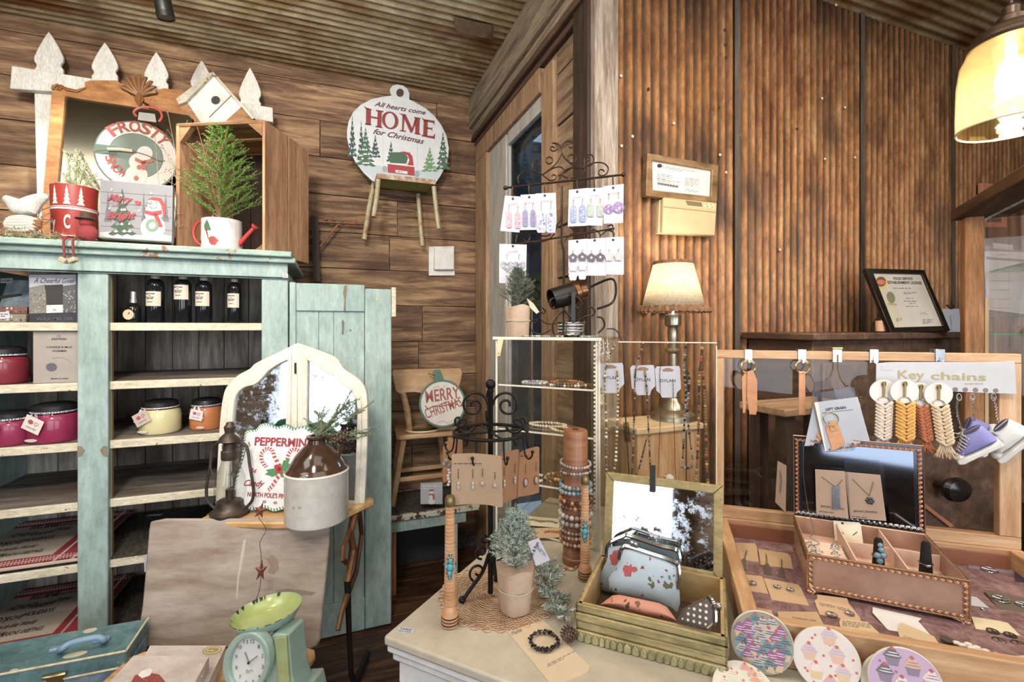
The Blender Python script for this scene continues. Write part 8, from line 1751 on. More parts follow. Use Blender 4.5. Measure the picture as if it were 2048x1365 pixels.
# ---- wooden crate on its side
Yc = 2.47
P0 = CC(-1.139-.0,2.19,HT);ru = Vector((RT*1.0).to_tuple())*.995+FW*(-.099)*1.0;ru.normalize();rvv = Vector((-ru.y,ru.x,0))
BL_ = P0 - ru*.445;Mcr = MX(BL_,ru,rvv,UP);CWd,CH,CDp = .445,.615,.385
crate = thing('wooden_crate','old wooden fruit crate standing on end, open to the front, on the hutch','crate',Mcr)
MB().box(0,.018,0,CDp,0,CH).build('left_end',CRATEW,crate,bevel=.003)
for i,(a_,c_) in enumerate(((0,.185),(.195,.29),(.298,CDp))): MB().box(CWd-.014,CWd,a_,c_,.0,CH-.004).build('side_slat',CRATEW,crate,bevel=.002)
MB().box(.018,CWd-.014,0,CDp,0,.016).build('bottom_board',CRATEI,crate,bevel=.002)
for i in range(2): MB().box(.0,CWd-.014,i*.20,i*.20+.17,CH-.016,CH).build('top_board',CRATEI,crate,bevel=.003)
for i in range(4): MB().box(.019+i*.102,.117+i*.102,CDp-.014,CDp-.002,.017,CH-.02).build('back_slat',DARKV,crate,bevel=.002)
MB().add([(.02,.002,CH-.017),(.075,.002,CH-.017),(.02,.002,CH-.09),(.02,.03,CH-.017),(.075,.03,CH-.017),(.02,.03,CH-.09)],[(0,2,1),(3,4,5),(0,1,4,3),(1,2,5,4),(2,0,3,5)]).build('corner_block',CRATEI,crate)
MB().add([(CWd-.016,.002,CH-.017),(CWd-.085,.002,CH-.017),(CWd-.016,.002,CH-.075),(CWd-.016,.03,CH-.017),(CWd-.085,.03,CH-.017),(CWd-.016,.03,CH-.075)],[(0,1,2),(3,5,4),(0,3,4,1),(1,4,5,2),(2,5,3,0)]).build('corner_block',CRATEI,crate)
MB().add([(CWd-.016,.05,.017),(CWd-.09,.05,.017),(CWd-.016,.05,.07),(CWd-.016,.075,.017),(CWd-.09,.075,.017),(CWd-.016,.075,.07)],[(0,1,2),(3,5,4),(0,3,4,1),(1,4,5,2),(2,5,3,0)]).build('corner_block',CRATEI,crate)
# ---- birdhouse on the crate
M = Mcr @ Matrix.Translation((CWd*.38,.12,CH));a_ = 0
bh = thing('birdhouse','tilted white metal fronted birdhouse with round hole on top of crate','birdhouse',M)
Mbh = frame(M.translation,8);Lb = Mbh;pf = L2s(Mbh,V([(1022,562),(1165,412),(1268,520),(1320,585),(1228,668),(1185,665),(1092,668)]));hl = M.inverted() @ Mbh
MB().prism(pf,0,.12).build('house_body',ramp_mat('aged_zinc',[(.3,'#a9a49a'),(.5,'#d6d5d2'),(.7,'#eceae6')],nscale=9,rough=.55,metal=.15,bump=.15,chips=('#6e5a46',.66,30)),bh,M=hl,bevel=.002)
MB().prism(L2s(Mbh,V([(1228,668),(1320,585),(1395,655),(1380,662),(1300,664)])),-.004,.11).build('side_board',CRATEI,bh,M=hl)
ring_ = ellpx(Mbh,*V([(1178,548)])[0],8.5,8,24);b = MB();b.prism(ring_,-.0012,0);b.build('entrance_hole',INK,bh,M=hl);b = MB();b.tube([(p[0],-.0015,p[1]) for p in ring_],.0014,5,True);b.prism(L2s(Mbh,V([(1140,640),(1262,520),(1266,524),(1144,644)])),-.0012,0);b.build('seam',plain('#5d5348'),bh,M=hl)
ZNC = ramp_mat('aged_zinc_roof',[(.3,'#8f8878'),(.6,'#c2bba8')],nscale=9,rough=.5,metal=.4,chips=('#6e4a30',.6,22))
rl = L2s(Mbh,V([(972,552),(1165,402),(1172,414),(1025,565),(990,580)]));b = MB();b.prism(rl,-.02,.13);
for k in range(8): p = L2(Mbh,*V([(985+k*23,556-k*18.5)])[0]);b.tube([(p[0],-.022,p[1]),(p[0],.13,p[1])],.006,8)
b.build('roof',ZNC,bh,M=hl);b = MB();b.prism(L2s(Mbh,V([(1160,402),(1172,402),(1398,655),(1385,660)])),-.02,.13);b.build('roof',ZNC,bh,M=hl)
b = MB();b.prism(L2s(Mbh,V([(975,556),(1030,570),(1095,668),(1085,680),(985,590)])),.0,.12);b.build('under_board',CRATEI,bh,M=hl)
# ---- green fir in a watering can mug
c = BL_ + ru*.22 + rvv*.03;M = frame(Vector((c.x,c.y,HT+.016)),0);t = (c-CAM).dot(FW);u = t/950
wc = thing('watering_can_planter','small white watering can with red handle and spout printed with red truck','planter',M)
cxp = 444;RR = 36*u;hh_ = (488-428)*u;Mx_ = M
lx_ = lambda px: (M.inverted() @ P(px,480,t)).x;x0c = lx_(444);dy = 0
MB().lathe([(0,.001),(RR,.001),(RR,.004),(RR*.98,hh_),(RR*.93,hh_),(RR*.93,hh_*.8),(0,hh_*.8)],c=(x0c,0,0),seg=36).build('can_body',plain('#e3e2e2',.35),wc)
b = MB();b.tube(catmull([(x0c-RR*.9,0,hh_*.95),(x0c-RR*1.35,0,hh_*.93),(x0c-RR*1.58,0,hh_*.62),(x0c-RR*1.4,0,hh_*.3),(x0c-RR*.95,0,hh_*.12)],5),.0065,8);b.build('handle',RED,wc)
b = MB();sp0,sp1 = Vector((x0c+RR*.85,0,hh_*.15)),Vector((lx_(508),0,(483-437)*u+.0));b.tube([sp0,sp1],[.012,.0085],12);d_ = (sp1-sp0).normalized();b.tube([sp1-d_*.004,sp1+d_*.004,sp1+d_*.012],[.009,.017,.018],14);b.build('spout',RED,wc)
def oncan(px,py,k=.0008): x = (px-cxp)*u;r = RR+k;x = max(-r*.99,min(r*.99,x));return Vector((x0c+x,-math.sqrt(r*r-x*x),(489-py)*u))
b = MB()
for m_,pts in ((0,[(412,448),(432,445),(438,458),(440,472),(412,470)]),(0,[(440,470),(446,466),(452,470),(452,476),(442,480)]),(1,[(430,445),(436,434),(440,440),(445,455),(432,455)]),(0,[(442,470),(450,466),(458,474),(452,484),(444,482)]),(2,[(415,470),(420,474),(418,480),(412,478)]),(3,[(450,440),(470,430),(478,440),(478,465),(452,462)])):
 b.m = m_;b.add([oncan(*p,.0008+.0002*(3-m_)) for p in pts],[list(range(len(pts)))])
b.build('truck_print',[plain('#a33a34'),plain('#3f6b48'),INK,plain('#c3ccd6')],wc,smooth=False)
pf_ = M @ Vector((x0c,0,hh_*.8));tipZ = 1.5+(HY-248)*t/950
def fir(M,H,lb):
 o = thing('mini_fir_tree',lb,'plant',M);f = MB();rn = random.Random(14);branch(f,(0,0,0),(.005,0,H),70,.014,rn,.0011)
 nb = 64
 for i in range(nb):
  t_ = (i/nb);z = .03+(H-.05)*t_;a = i*2.4;L = .20*(1-t_)**.8+.035;L *= rn.uniform(.8,1.15);p = Vector((0,0,z));q = p+Vector((math.cos(a)*L*.86,math.sin(a)*L*.7,L*.55));branch(f,p,q,int(50*(1-t_)+24),.017,rn,.0021,.7)
  for s_ in (-1,1): m_ = p.lerp(q,.45);d = (q-p)*.4+(q-p).cross(Vector((0,0,1))).normalized()*L*.28*s_;branch(f,m_,m_+d,26,.016,rn,.0021,.7)
 f.build('needles',[plain('#5b4a2c',.9),plain('#66902f',.6),plain('#a3c24e',.6)],o,smooth=False)
 b = MB();
 for k in range(9): a = k*2*PI/9;b.add([Vector((math.cos(a)*.02,math.sin(a)*.02,-.005)),Vector((math.cos(a+.7)*.02,math.sin(a+.7)*.02,-.005)),Vector((math.cos(a+.6)*.052,math.sin(a+.6)*.045,.035+.012*(k%2))),Vector((math.cos(a)*.052,math.sin(a)*.045,.022))],[(0,1,2,3)])
 b.build('burlap_wrap',plain('#b48a5e',.9),o)
fir(Matrix.Translation(pf_+Vector((0,0,.001))),tipZ-pf_.z,'bright green artificial fir rising from the red handled watering can')
twig('twig with red buds drooping through the green fir inside the crate',pf_+Vector((0,-.02,.02)),[P(px,py,t-.05) for px,py in ((395,255),(420,280),(440,300),(372,285),(455,262))],'#a0674c','#b5544a',12)
# ================================================================ STOOL, HOME SIGN AND IRON BRACKET ON THE WALL
H = crop(600,0,.36638)
M = wallp(800,380,2.92);sz_ = L2(M,*H([(600,1000)])[0])
stl = thing('metal_stool','rusty green and cream metal step stool hung high on board wall','stool',M)
STM = ramp_mat('rusty_stool_paint',[(.3,'#8a5f3a'),(.45,'#b39a70'),(.6,'#a9b08a'),(.75,'#d6cba6')],nscale=14,rough=.6,metal=.2,bump=.3)
GRS = ramp_mat('green_stool_underside',[(.3,'#5d6a2a'),(.5,'#8a9a3e'),(.7,'#a88f4a')],nscale=12,rough=.6,bump=.3)
def S3(px,py,Y): return M.inverted() @ at_Y(px,py,Y)
top_ = [S3(*H([(420,940)])[0],2.86),S3(*H([(740,1000)])[0],2.86),S3(*H([(735,1015)])[0],3.13),S3(*H([(445,955)])[0],3.13)]
q0 = top_[0];q1 = top_[1];xl_,xr_ = q0.x,q1.x;zt2 = (q0.z+q1.z)/2
b = MB();b.box(xl_,xr_,q0.y,q0.y+.24,zt2-.006,zt2+.004);b.build('seat',STM,stl,bevel=.003)
b = MB();b.box(xl_,xr_,q0.y-.002,q0.y+.001,zt2-.022,zt2+.006);b.box(xl_-.001,xl_+.002,q0.y,q0.y+.24,zt2-.022,zt2+.004);b.box(xr_-.002,xr_+.001,q0.y,q0.y+.24,zt2-.022,zt2+.004);b.build('seat_apron',ramp_mat('chipped_apron',[(.3,'#7a4f34'),(.5,'#a07a58'),(.7,'#cfc8b4')],nscale=25,rough=.6),stl)
b = MB();b.box(xl_+.004,xr_-.004,q0.y+.004,q0.y+.236,zt2-.009,zt2-.006);b.build('underside',GRS,stl)
for pts,r in (([(428,975,2.88),(420,1060,2.86),(402,1185,2.84)],.014),([(405,990,3.10),(372,1160,3.08),(350,1310,3.06)],.015),([(645,1060,3.10),(655,1200,3.08),(668,1345,3.06)],.014),([(730,1020,2.88),(742,1130,2.87),(757,1250,2.86)],.014)):
 b = MB();b.tube([S3(*H([p[:2]])[0],p[2]) for p in pts],r,10);b.build('leg',STM,stl)
b = MB();b.tube(catmull([S3(*H([(400,1150)])[0],2.86),S3(*H([(420,1130)])[0],2.95),S3(*H([(590,1148)])[0],3.05),S3(*H([(640,1170)])[0],3.08),S3(*H([(655,1230)])[0],3.08)],5),.009,10);b.build('stretcher',ramp_mat('rusty_pipe',[(.3,'#6e4a30'),(.6,'#a98a66')],rough=.5,metal=.4),stl)
# HOME ornament sign standing on the stool
Hs = crop(690,160,.16117)
M = wallp(797,372,3.02) @ Matrix.Rotation(R_(-3),4,'X');o = thing('home_ornament_sign','round white ornament sign reading HOME with red truck on the wall stool','sign',M)
DC = Hs([(480,205),(560,195),(580,190),(560,150),(558,110),(590,70),(650,55),(720,68),(775,110),(800,165),(798,240),(870,275),(1000,350),(1110,445),(1200,565),(1262,700),(1290,850),(1280,970),(1240,1090),(1180,1200),(1110,1300),(1000,1330),(700,1310),(420,1290),(330,1245),(230,1150),(130,1020),(60,880),(25,720),(25,620),(45,510),(100,400),(190,310),(330,235)])
MB().prism(L2s(M,DC),0,.012).build('board',plain('#cfdbe0',.5),o,bevel=.001)
a = MB();mt = [plain('#dde3ea',.5),plain('#8fa0a8'),plain('#7c3a38'),plain('#3c5f4a'),plain('#eaf1f2'),plain('#a83036'),plain('#4a3a35'),plain('#5f8a5a'),plain('#2f4a4c'),plain('#b9c9d4')]
a.m = 0;IN = Hs([(330,250),(480,215),(640,205),(800,250),(1000,360),(1190,560),(1278,850),(1240,1050),(1150,1230),(1000,1320),(420,1280),(230,1130),(80,900),(35,700),(50,520),(190,325)]);a.prism(L2s(M,IN),-.0005,0)
a.m = 9;a.prism(L2s(M,Hs([(120,1010),(400,1060),(700,1120),(1000,1120),(1225,1110),(1150,1230),(1000,1320),(420,1280),(230,1130)])),-.0008,0)
a.m = 1
for x in (470,897): a.prism(L2s(M,Hs([(x,205 if x < 600 else 300),(x+3,205 if x < 600 else 300),(x+3,1290),(x,1290)])),-.001,0)
for cx2,bs,tp2,hw2,r_,g_,sk in ((90,960,440,62,7,8,0),(200,980,500,52,6,8,0),(255,1075,590,130,8,3,.12),(375,960,680,70,5,8,0),(1215,1120,640,95,7,3,0),(1050,1140,830,105,6,7,0)): art_tree(a,M,Hs,cx2,bs,tp2,hw2,r_,g_,4,skew=sk)
art_tree(a,M,Hs,570,1010,760,60,5,8,4);a.m = 3;a.prism(L2s(M,Hs([(530,960),(600,900),(720,900),(780,960),(760,1040),(560,1030)])),-.0035,0)
a.m = 5;a.prism(L2s(M,Hs([(680,900),(720,890),(800,905),(835,950),(850,1070),(770,1060),(800,1000),(780,940)])),-.004,0);a.prism(L2s(M,Hs([(530,1035),(860,1080),(860,1190),(530,1150)])),-.0042,0);a.m = 4;a.prism(L2s(M,Hs([(525,1030),(865,1072),(865,1085),(525,1045)])),-.0045,0);a.prism(L2s(M,Hs([(625,1120),(775,1140),(775,1172),(625,1152)])),-.0045,0)
a.m = 1;a.prism(ellpx(M,*Hs([(492,1105)])[0],5,6,12),-.0044,0);a.prism(ellpx(M,*Hs([(890,1165)])[0],5,6,12),-.0044,0);a.m = 6;px_lines(a,M,795,343,812,3,1,1.5,-.0048,.12)
a.build('painted_scene',mt,o,smooth=False)
t = MB();px_text(t,M,'All hearts come',Hs([(362,325)])[0],Hs([(1000,438)])[0],9.5,-.005,.005,.5);px_text(t,M,'for Christmas',Hs([(345,668)])[0],Hs([(978,800)])[0],11,-.005,.008,.5);t.build('script_lettering',plain('#5f3030'),o)
t = MB()
def sl(pts): t.prism(L2s(M,Hs(pts)),-.0052,-.004)
# serif capitals H O M E
sl([(262,360),(320,370),(318,562),(258,555)][:4]);sl([(235,325),(262,345),(330,368),(328,380),(262,372)]);sl([(248,543),(322,553),(322,568),(248,557)]);sl([(300,450),(410,470),(410,488),(300,470)])
sl([(405,388),(455,396),(448,592),(398,582)]);sl([(385,375),(475,390),(473,404),(385,392)]);sl([(378,572),(460,586),(460,600),(378,588)])
b_o = Hs([(567+102*math.cos(q*PI/16)-8,505+108*math.sin(q*PI/16)+.12*102*math.cos(q*PI/16)) for q in range(32)]);b_i = Hs([(565+62*math.cos(q*PI/16)-8,505+92*math.sin(q*PI/16)+.12*62*math.cos(q*PI/16)) for q in range(32)]);t.ring(L2s(M,b_o),L2s(M,b_i),-.0052,-.004)
sl([(712,435),(738,440),(725,640),(705,635)]);sl([(712,435),(755,440),(835,610),(812,662)]);sl([(870,478),(895,480),(835,650),(812,660)]);sl([(868,475),(925,485),(918,680),(870,670)]);sl([(670,420),(755,432),(752,448),(715,445)]);sl([(680,625),(752,635),(752,648),(680,638)]);sl([(858,463),(935,476),(933,490),(858,478)]);sl([(860,660),(935,672),(935,685),(860,674)])
sl([(975,500),(1025,508),(1018,702),(968,694)]);sl([(950,472),(980,492),(1110,512),(1106,562),(1092,535),(975,512)]);sl([(1010,590),(1075,600),(1082,580),(1078,640),(1072,618),(1010,608)]);sl([(950,685),(1092,702),(1116,668),(1112,735),(950,700)])
h_ = MB();h_.prism(ellpx(M,*Hs([(683,160)])[0],7.5,8.2,20),-.001,.0);h_.build('hanging_hole',plain('#4a352a'),o)
t.build('home_lettering',plain('#8a3434',.5),o)
# saw-toothed iron bracket
M = wallp(640,500,3.10);o = thing('iron_bracket','rusty saw toothed iron hinge bracket mounted on board wall left of stool','bracket',M)
Kb = crop(600,380,.27842);IRN = ramp_mat('rust_iron',[])
b = MB();b.prism(L2s(M,Kb([(80,185),(130,185),(135,215),(460,240),(462,255),(130,240)])),-.02,.0);
for k in range(6): x = 180+k*55;b.prism(L2s(M,Kb([(x,190+k*8),(x+28,230+k*3),(x-6,230+k*3)])),-.02,-.005)
b.build('toothed_bar',IRN,o,bevel=.002);b = MB();b.prism(L2s(M,Kb([(82,190),(132,195),(145,660),(100,660)])),-.025,.0);b.build('upright',DARKV,o);b = MB();b.prism(L2s(M,Kb([(265,248),(288,248),(150,415),(135,410)])),-.02,-.006);b.build('brace',IRN,o,bevel=.001)
# ================================================================ ON THE SCHOOL DESK
DT = tz
Dk = crop(400,640,.30769)
# arched double mirror
yM = .135;base = desk.matrix_world @ Vector((0,yM,DT));Mm = frame(Vector((base.x,base.y,DT)),2,5)
am = thing('arched_folding_mirror','cream painted arched folding mirror with two panes standing on the school desk','mirror',Mm)
def cat2(p,n=4): return [(q.x,q.y) for q in catmull([(a,b,0) for a,b in p],n)]
Lo = [(632,150),(500,215),(400,262),(350,290),(320,320),(240,365),(170,440),(145,520),(130,640),(115,860),(100,1180),(95,1245)]
Li = [(572,262),(520,285),(450,330),(410,375),(360,420),(290,440),(245,480),(225,540),(215,640),(205,800),(190,1000),(185,1190)]
Ro = [(632,150),(760,195),(880,245),(915,290),(940,325),(1010,370),(1060,420),(1085,500),(1088,700),(1080,950),(1070,1150),(1066,1235)]
Ri = [(700,262),(770,310),(830,345),(880,370),(905,400),(960,445),(1000,490),(1022,550),(1022,700),(1015,900),(1008,1100),(1004,1180)]
CRM = ramp_mat('cream_mirror_frame',[(.3,'#cfc6ae'),(.5,'#e2dbc8'),(.7,'#efeadc')],(4,4,4),3,7,.5,0,.15,chips=('#6b5a48',.68,24))
for nm,O_,I_,inner_top,inner_bot in (('left',Lo,Li,(622,190),(545,1190)),('right',Ro,Ri,(640,190),(690,1180))):
 s_ = -1 if nm == 'left' else 1;hx_ = 628 if nm == 'left' else 634
 outer = cat2(O_)+[(hx_,1240)];inn = cat2(I_)+[(inner_bot[0],inner_bot[1])]
 lo,li = L2s(Mm,Dk(outer)),L2s(Mm,Dk(inn));b = MB();b.ring(lo,li,0,.022);b.build('frame',CRM,am,bevel=.003)
 mo = [((p[0]*.45+q[0]*.55),(p[1]*.45+q[1]*.55)) for p,q in zip(lo,li)];b = MB();b.ring(mo,li,-.006,.0);b.build('moulding',CRM,am,bevel=.003)
 b = MB();b.prism(li,.010,.012);b.build('mirror_pane',MIRROR,am)
b = MB();b.prism(L2s(Mm,Dk([(618,280),(628,280),(628,350),(618,350)])),-.008,.0);b.build('hinge',BROWNI,am)
# peppermint sign
Mp2 = frame(desk.matrix_world @ Vector((-.055,.035,DT)),0,8);pm = thing('peppermint_sign','white scalloped peppermint candy sign with candy canes leaning on the arch mirror','sign',Mp2)
SO = cat2([(285,760),(300,720),(360,712),(390,680),(440,672),(500,695),(560,680),(610,705),(680,690),(740,720),(780,760),(800,800),(780,900),(760,1240),(600,1240),(540,1235),(480,1250),(420,1225),(360,1240),(300,1240),(240,1235),(215,1180),(230,1050),(255,960),(270,880),(275,820)],3)
lo = L2s(Mp2,Dk(SO));cx3 = sum(p[0] for p in lo)/len(lo);cz3 = sum(p[1] for p in lo)/len(lo)
MB().prism(lo,0,.012).build('board',plain('#3f7a58',.5),pm,bevel=.001)
lw = [(cx3+(p[0]-cx3)*.985,cz3+(p[1]-cz3)*.985) for p in lo];li = [(cx3+(p[0]-cx3)*.93,cz3+(p[1]-cz3)*.93) for p in lo];b = MB();b.prism(li,-.001,0);b.build('white_face',plain('#e9ecf2',.5),pm)
b = MB();n = len(lo)
for i in range(0,n):
 j = (i+1)%n;p,q = Vector(lw[i]),Vector(lw[j]);r,s_ = Vector(li[i]),Vector(li[j]);m = max(1,int((q-p).length/.011))
 for k in range(m): a0,a1 = k/m,(k+.5)/m;b.prism([tuple(p.lerp(q,a0)),tuple(p.lerp(q,a1)),tuple(r.lerp(s_,min(1,a1+.25))),tuple(r.lerp(s_,min(1,a0+.25)))],-.0012,0)
b.build('white_stripes',plain('#e9ecf2',.5),pm)
t = MB();px_text(t,Mp2,'PEPPERMINT',Dk([(355,815)])[0],Dk([(735,828)])[0],16,-.0016,.035);px_text(t,Mp2,"NORTH POLE'S FINEST",Dk([(308,1148)])[0],Dk([(600,1165)])[0],9,-.0016,.03);px_text(t,Mp2,'Candy',Dk([(285,1078)])[0],Dk([(420,1085)])[0],12,-.0016,.02,.5);px_text(t,Mp2,'5¢',Dk([(336,992)])[0],Dk([(368,992)])[0],8,-.0016,.02);t.build('lettering',plain('#9b3038',.5),pm)
a = MB()
for pts,w_ in (([(430,955),(405,920),(402,870),(435,838),(470,850),(490,900),(530,970),(560,1060),(555,1115)],13),([(640,935),(655,890),(640,850),(600,845),(575,880),(560,940),(510,1020),(470,1080),(440,1110)],13)):
 pp = catmull([(x,0,z) for x,z in L2s(Mp2,Dk(pts))],5)
 for i in range(len(pp)-1):
  p,q = pp[i],pp[i+1];d = (q-p).normalized();nn_ = Vector((-d.z,0,d.x))*.0075;a.m = i%2;v = [p+nn_,q+nn_+d*.003,q-nn_+d*.0,p-nn_-d*.003];a.prism([(k.x,k.z) for k in v],-.0022-.00001*i,-.001)
a.m = 2
for pts in ([(520,985),(490,965),(430,975),(445,990),(425,1005),(450,1010),(470,1020),(500,1010)],[(530,960),(545,915),(585,905),(575,930),(590,945),(565,965),(570,985),(535,980)],[(520,1000),(550,985),(570,1000),(560,1020),(530,1022)]): a.prism(L2s(Mp2,Dk(pts)),-.0036,-.001)
a.m = 3
for p in ((498,955),(525,965),(505,985),(528,990),(515,970)): a.prism(ellpx(Mp2,*Dk([p])[0],4.3,4.3,12),-.0042,-.001)
a.m = 4
for p in ((420,1183),(490,1190)): a.prism(ellpx(Mp2,*Dk([p])[0],4,3,12),-.002,-.001)
a.build('candy_cane_print',[plain('#b23a40'),plain('#e6dad6'),plain('#3a7f4c'),plain('#b02c34'),plain('#8a7f8a')],pm,smooth=False)
# stoneware jug
Mj = frame(desk.matrix_world @ Vector((.13,-.0,DT)),0);c = at_Z(634,1038,DT);Mj.translation = Vector((c.x,c.y,DT));tj = (c-CAM).dot(FW);uj = tj/950;jug = thing('stoneware_jug','brown and cream stoneware jug standing right on the school desk','jug',Mj)
rj = 60*uj;zj = lambda y: (1058-y)*uj*1.0
h1 = (1052-945)*uj*.93
MB().lathe([(0,0),(rj*.97,0),(rj*1.0,.006),(rj*1.0,h1*.95),(rj*1.02,h1*.97),(rj*.98,h1)],seg=44).build('cream_body',ramp_mat('cream_glaze',[(.3,'#c6c1b4'),(.5,'#dbd8d0'),(.75,'#e6e6e4')],nscale=4,rough=.25,bump=0),jug)
MB().lathe([(rj*.98,h1),(rj*.93,h1+.008),(rj*.88,h1+.014),(rj*.86,h1+.02),(rj*.68,h1+.055),(rj*.45,h1+.085),(rj*.30,h1+.10),(rj*.27,h1+.115),(rj*.33,h1+.120),(rj*.34,h1+.128),(rj*.2,h1+.13),(rj*.2,h1+.10)],seg=44,cap=False).build('brown_shoulder',ramp_mat('brown_glaze',[(.3,'#2d1f18'),(.6,'#4c3426'),(.8,'#6b4a34')],nscale=5,rough=.12,bump=0),jug)
b = MB();b.tube(catmull([(rj*.3,0,h1+.122),(rj*.58,0,h1+.118),(rj*.74,0,h1+.085),(rj*.70,0,h1+.045)],6),.0085,10);b.build('handle',ramp_mat('brown_glaze',[]),jug)
b = MB();b.T = Matrix.Translation((0,0,0));
for i,ch in enumerate('2 N'):
 if ch != ' ': b.text(ch,(-rj*.35+i*.012,h1*.42),(-rj*.35+i*.012+.008,h1*.44),.008,-rj*1.01,-rj*.95)
b.build('faint_marking',plain('#6f6c66'),jug)
# greenery with cone behind the jug
gb0 = Mj.translation+Vector((0,.0,h1+.13))
flock(gb0,'leafy frosted greenery with pine needles sprouting from the stoneware jug',[P(px,py,tj+.04) for px,py in ((730,820),(700,800),(640,825),(735,865),(712,880),(672,840),(655,850),(690,815))],('#6f7f5e','#93a588','#b3bfae'),seed=21,nl=.02,k=22,name='greenery_bunch')
cc = P(700,868,tj-.075);Mc2 = Matrix.Translation(cc) @ (Vector((-.9,-.1,-.35)).to_track_quat('Z','Y').to_matrix().to_4x4());cone(Mc2,.075,.026,'brown pine cone nestled in the greenery over the jug',('#4a382c','#7d6a5a'))
# barn lantern
c = at_Z(460,1030,DT);Ml2 = frame(Vector((c.x,c.y,DT)),0);tl2 = (c-CAM).dot(FW);ul = tl2/950;ln = thing('barn_lantern','rusty brown kerosene style lantern with glass chimney at left of desk','lantern',Ml2)
zl = lambda y: (1036-y)*ul;LNM = ramp_mat('lantern_metal',[(.3,'#2e2622'),(.6,'#50443c'),(.8,'#6b5a4c')],nscale=14,rough=.45,metal=.6)
MB().lathe([(0,0),(34*ul,0),(36*ul,zl(1028)),(30*ul,zl(1024)),(25*ul,zl(1018)),(24*ul,zl(1008)),(20*ul,zl(1005)),(8*ul,zl(1003)),(8*ul,zl(985)),(0,zl(984))],seg=32).build('tank',LNM,ln)
MB().lathe([(22*ul,zl(1012)),(28*ul,zl(990)),(28*ul,zl(972)),(22*ul,zl(950)),(15*ul,zl(930)),(14*ul,zl(912))],seg=32,cap=False).build('glass_chimney',glass('lantern_glass','#f2f2ee',.02,1.5),ln)
MB().lathe([(15*ul,zl(925)),(16*ul,zl(922)),(16*ul,zl(908)),(13*ul,zl(905)),(12*ul,zl(893)),(17*ul,zl(890)),(22*ul,zl(888)),(18*ul,zl(880)),(9*ul,zl(872)),(10*ul,zl(866)),(11*ul,zl(860)),(8*ul,zl(856)),(6*ul,zl(851)),(0,zl(850))],seg=28).build('cap',LNM,ln)
b = MB();
for k in range(3): b.tube([(14*ul*math.cos(q*PI/10),14*ul*math.sin(q*PI/10),zl(902-k*3)) for q in range(20)],.0012,5,True)
b.build('coil',LNM,ln)
for s_ in (-1,1):
 b = MB();b.tube(catmull([(s_*20*ul,0,zl(890)),(s_*34*ul,0,zl(902)),(s_*40*ul,0,zl(940)),(s_*47*ul,0,zl(985)),(s_*44*ul,0,zl(1008)),(s_*30*ul,0,zl(1024))],6),.0058,8);b.build('side_tube',LNM,ln)
 b = MB();b.tube([(s_*36*ul,0,zl(898)),(s_*38*ul,0,zl(890)),(s_*40*ul,0,zl(898)),(s_*37*ul,0,zl(901))],.0014,5);b.tube(catmull([(s_*34*ul,-.01,zl(905)),(s_*30*ul,-.03,zl(935)),(s_*22*ul,-.035,zl(950))],4),.0014,5);b.build('wire_bail',LNM,ln)
# rusty tin stars on wire
c = P(519,1012,1.70);M = Matrix.Translation(c);o = thing('tin_star_garland','string of rusty tin stars on thin wire trailing down the desk panel','garland',M);mi = M.inverted()
tp_ = [(505,1012,1.74),(520,1040,1.735),(532,1060,1.72),(520,1085,1.70),(522,1110,1.69),(522,1150,1.67),(519,1180,1.65),(512,1200,1.64)]
b = MB();b.tube(catmull([mi @ (P(*p)) for p in tp_],5),.0011,5);b.build('wire',plain('#3a2a24',.6,.6),o)
for (px,py,t_,r,rot,sx_) in ((521,1022,1.71,17,15,.75),(522,1142,1.655,22,5,.55)):
 R = mi @ frame(P(px,py,t_),25,10,rot);b = MB();b.T = R;k = r*t_/950;pts = [((k if q%2==0 else k*.42)*math.sin(q*PI/5)*sx_,(k if q%2==0 else k*.42)*math.cos(q*PI/5)) for q in range(10)]
 b.add([(x,0,z) for x,z in pts]+[(0,-.005,0),(0,.003,0)],[(i,(i+1)%10,10) for i in range(10)]+[((i+1)%10,i,11) for i in range(10)]);b.build('tin_star',plain('#6e3c32',.5,.5),o,sharp=5)
# ================================================================ SCALE, BOXES AND BLUE CASE IN FRONT
st_z = sz
c = at_Z(512,1372,st_z);M = frame(Vector((c.x,c.y,st_z)),12);ts = 1.50;us = ts/950
sc_ = thing('kitchen_scale_clock','mint green vintage kitchen scale clock with chipped enamel bowl','kitchen scale',M)
MINT = ramp_mat('mint_enamel',[(.3,'#7f9f92'),(.6,'#94b3a6'),(.8,'#a8c2b6')],nscale=3,rough=.3,bump=0,chips=('#3b3430',.73,18))
GRN = ramp_mat('yellow_green_enamel',[(.3,'#8a9a5c'),(.6,'#9fae72'),(.8,'#b0ba8c')],nscale=3,rough=.3,bump=0)
t_d = (c-CAM).dot(FW)
Md = frame(P(500,1330,t_d-.085),-10,0);il = M.inverted() @ Md
def ep(cx2,cy2,rx,ry,rot,n=40): return ellpx(Md,cx2,cy2,rx,ry,n,rot)
b = MB();b.ring(ep(497,1323,46,63,12),ep(499,1323,34,51,12),-.012,.018);b.build('dial_rim',MINT,sc_,M=il,bevel=.004)
b = MB();b.prism(ep(499,1323,36,53,12),.0,.004);b.build('dial_face',plain('#dfe6e6',.4),sc_,M=il)
t = MB();
for i,s_ in enumerate(('12','1','2','3','4','5','6','7','8','9','10','11')):
 a = R_(i*30+14);x = 499+27*math.sin(a);y = 1323-42*math.cos(a)*1.0;w_ = 2.6*len(s_);px_text(t,Md,s_,(x-w_*.8,y+4),(x+w_*.8,y+4+1.0),7.5,-.0006,.01)
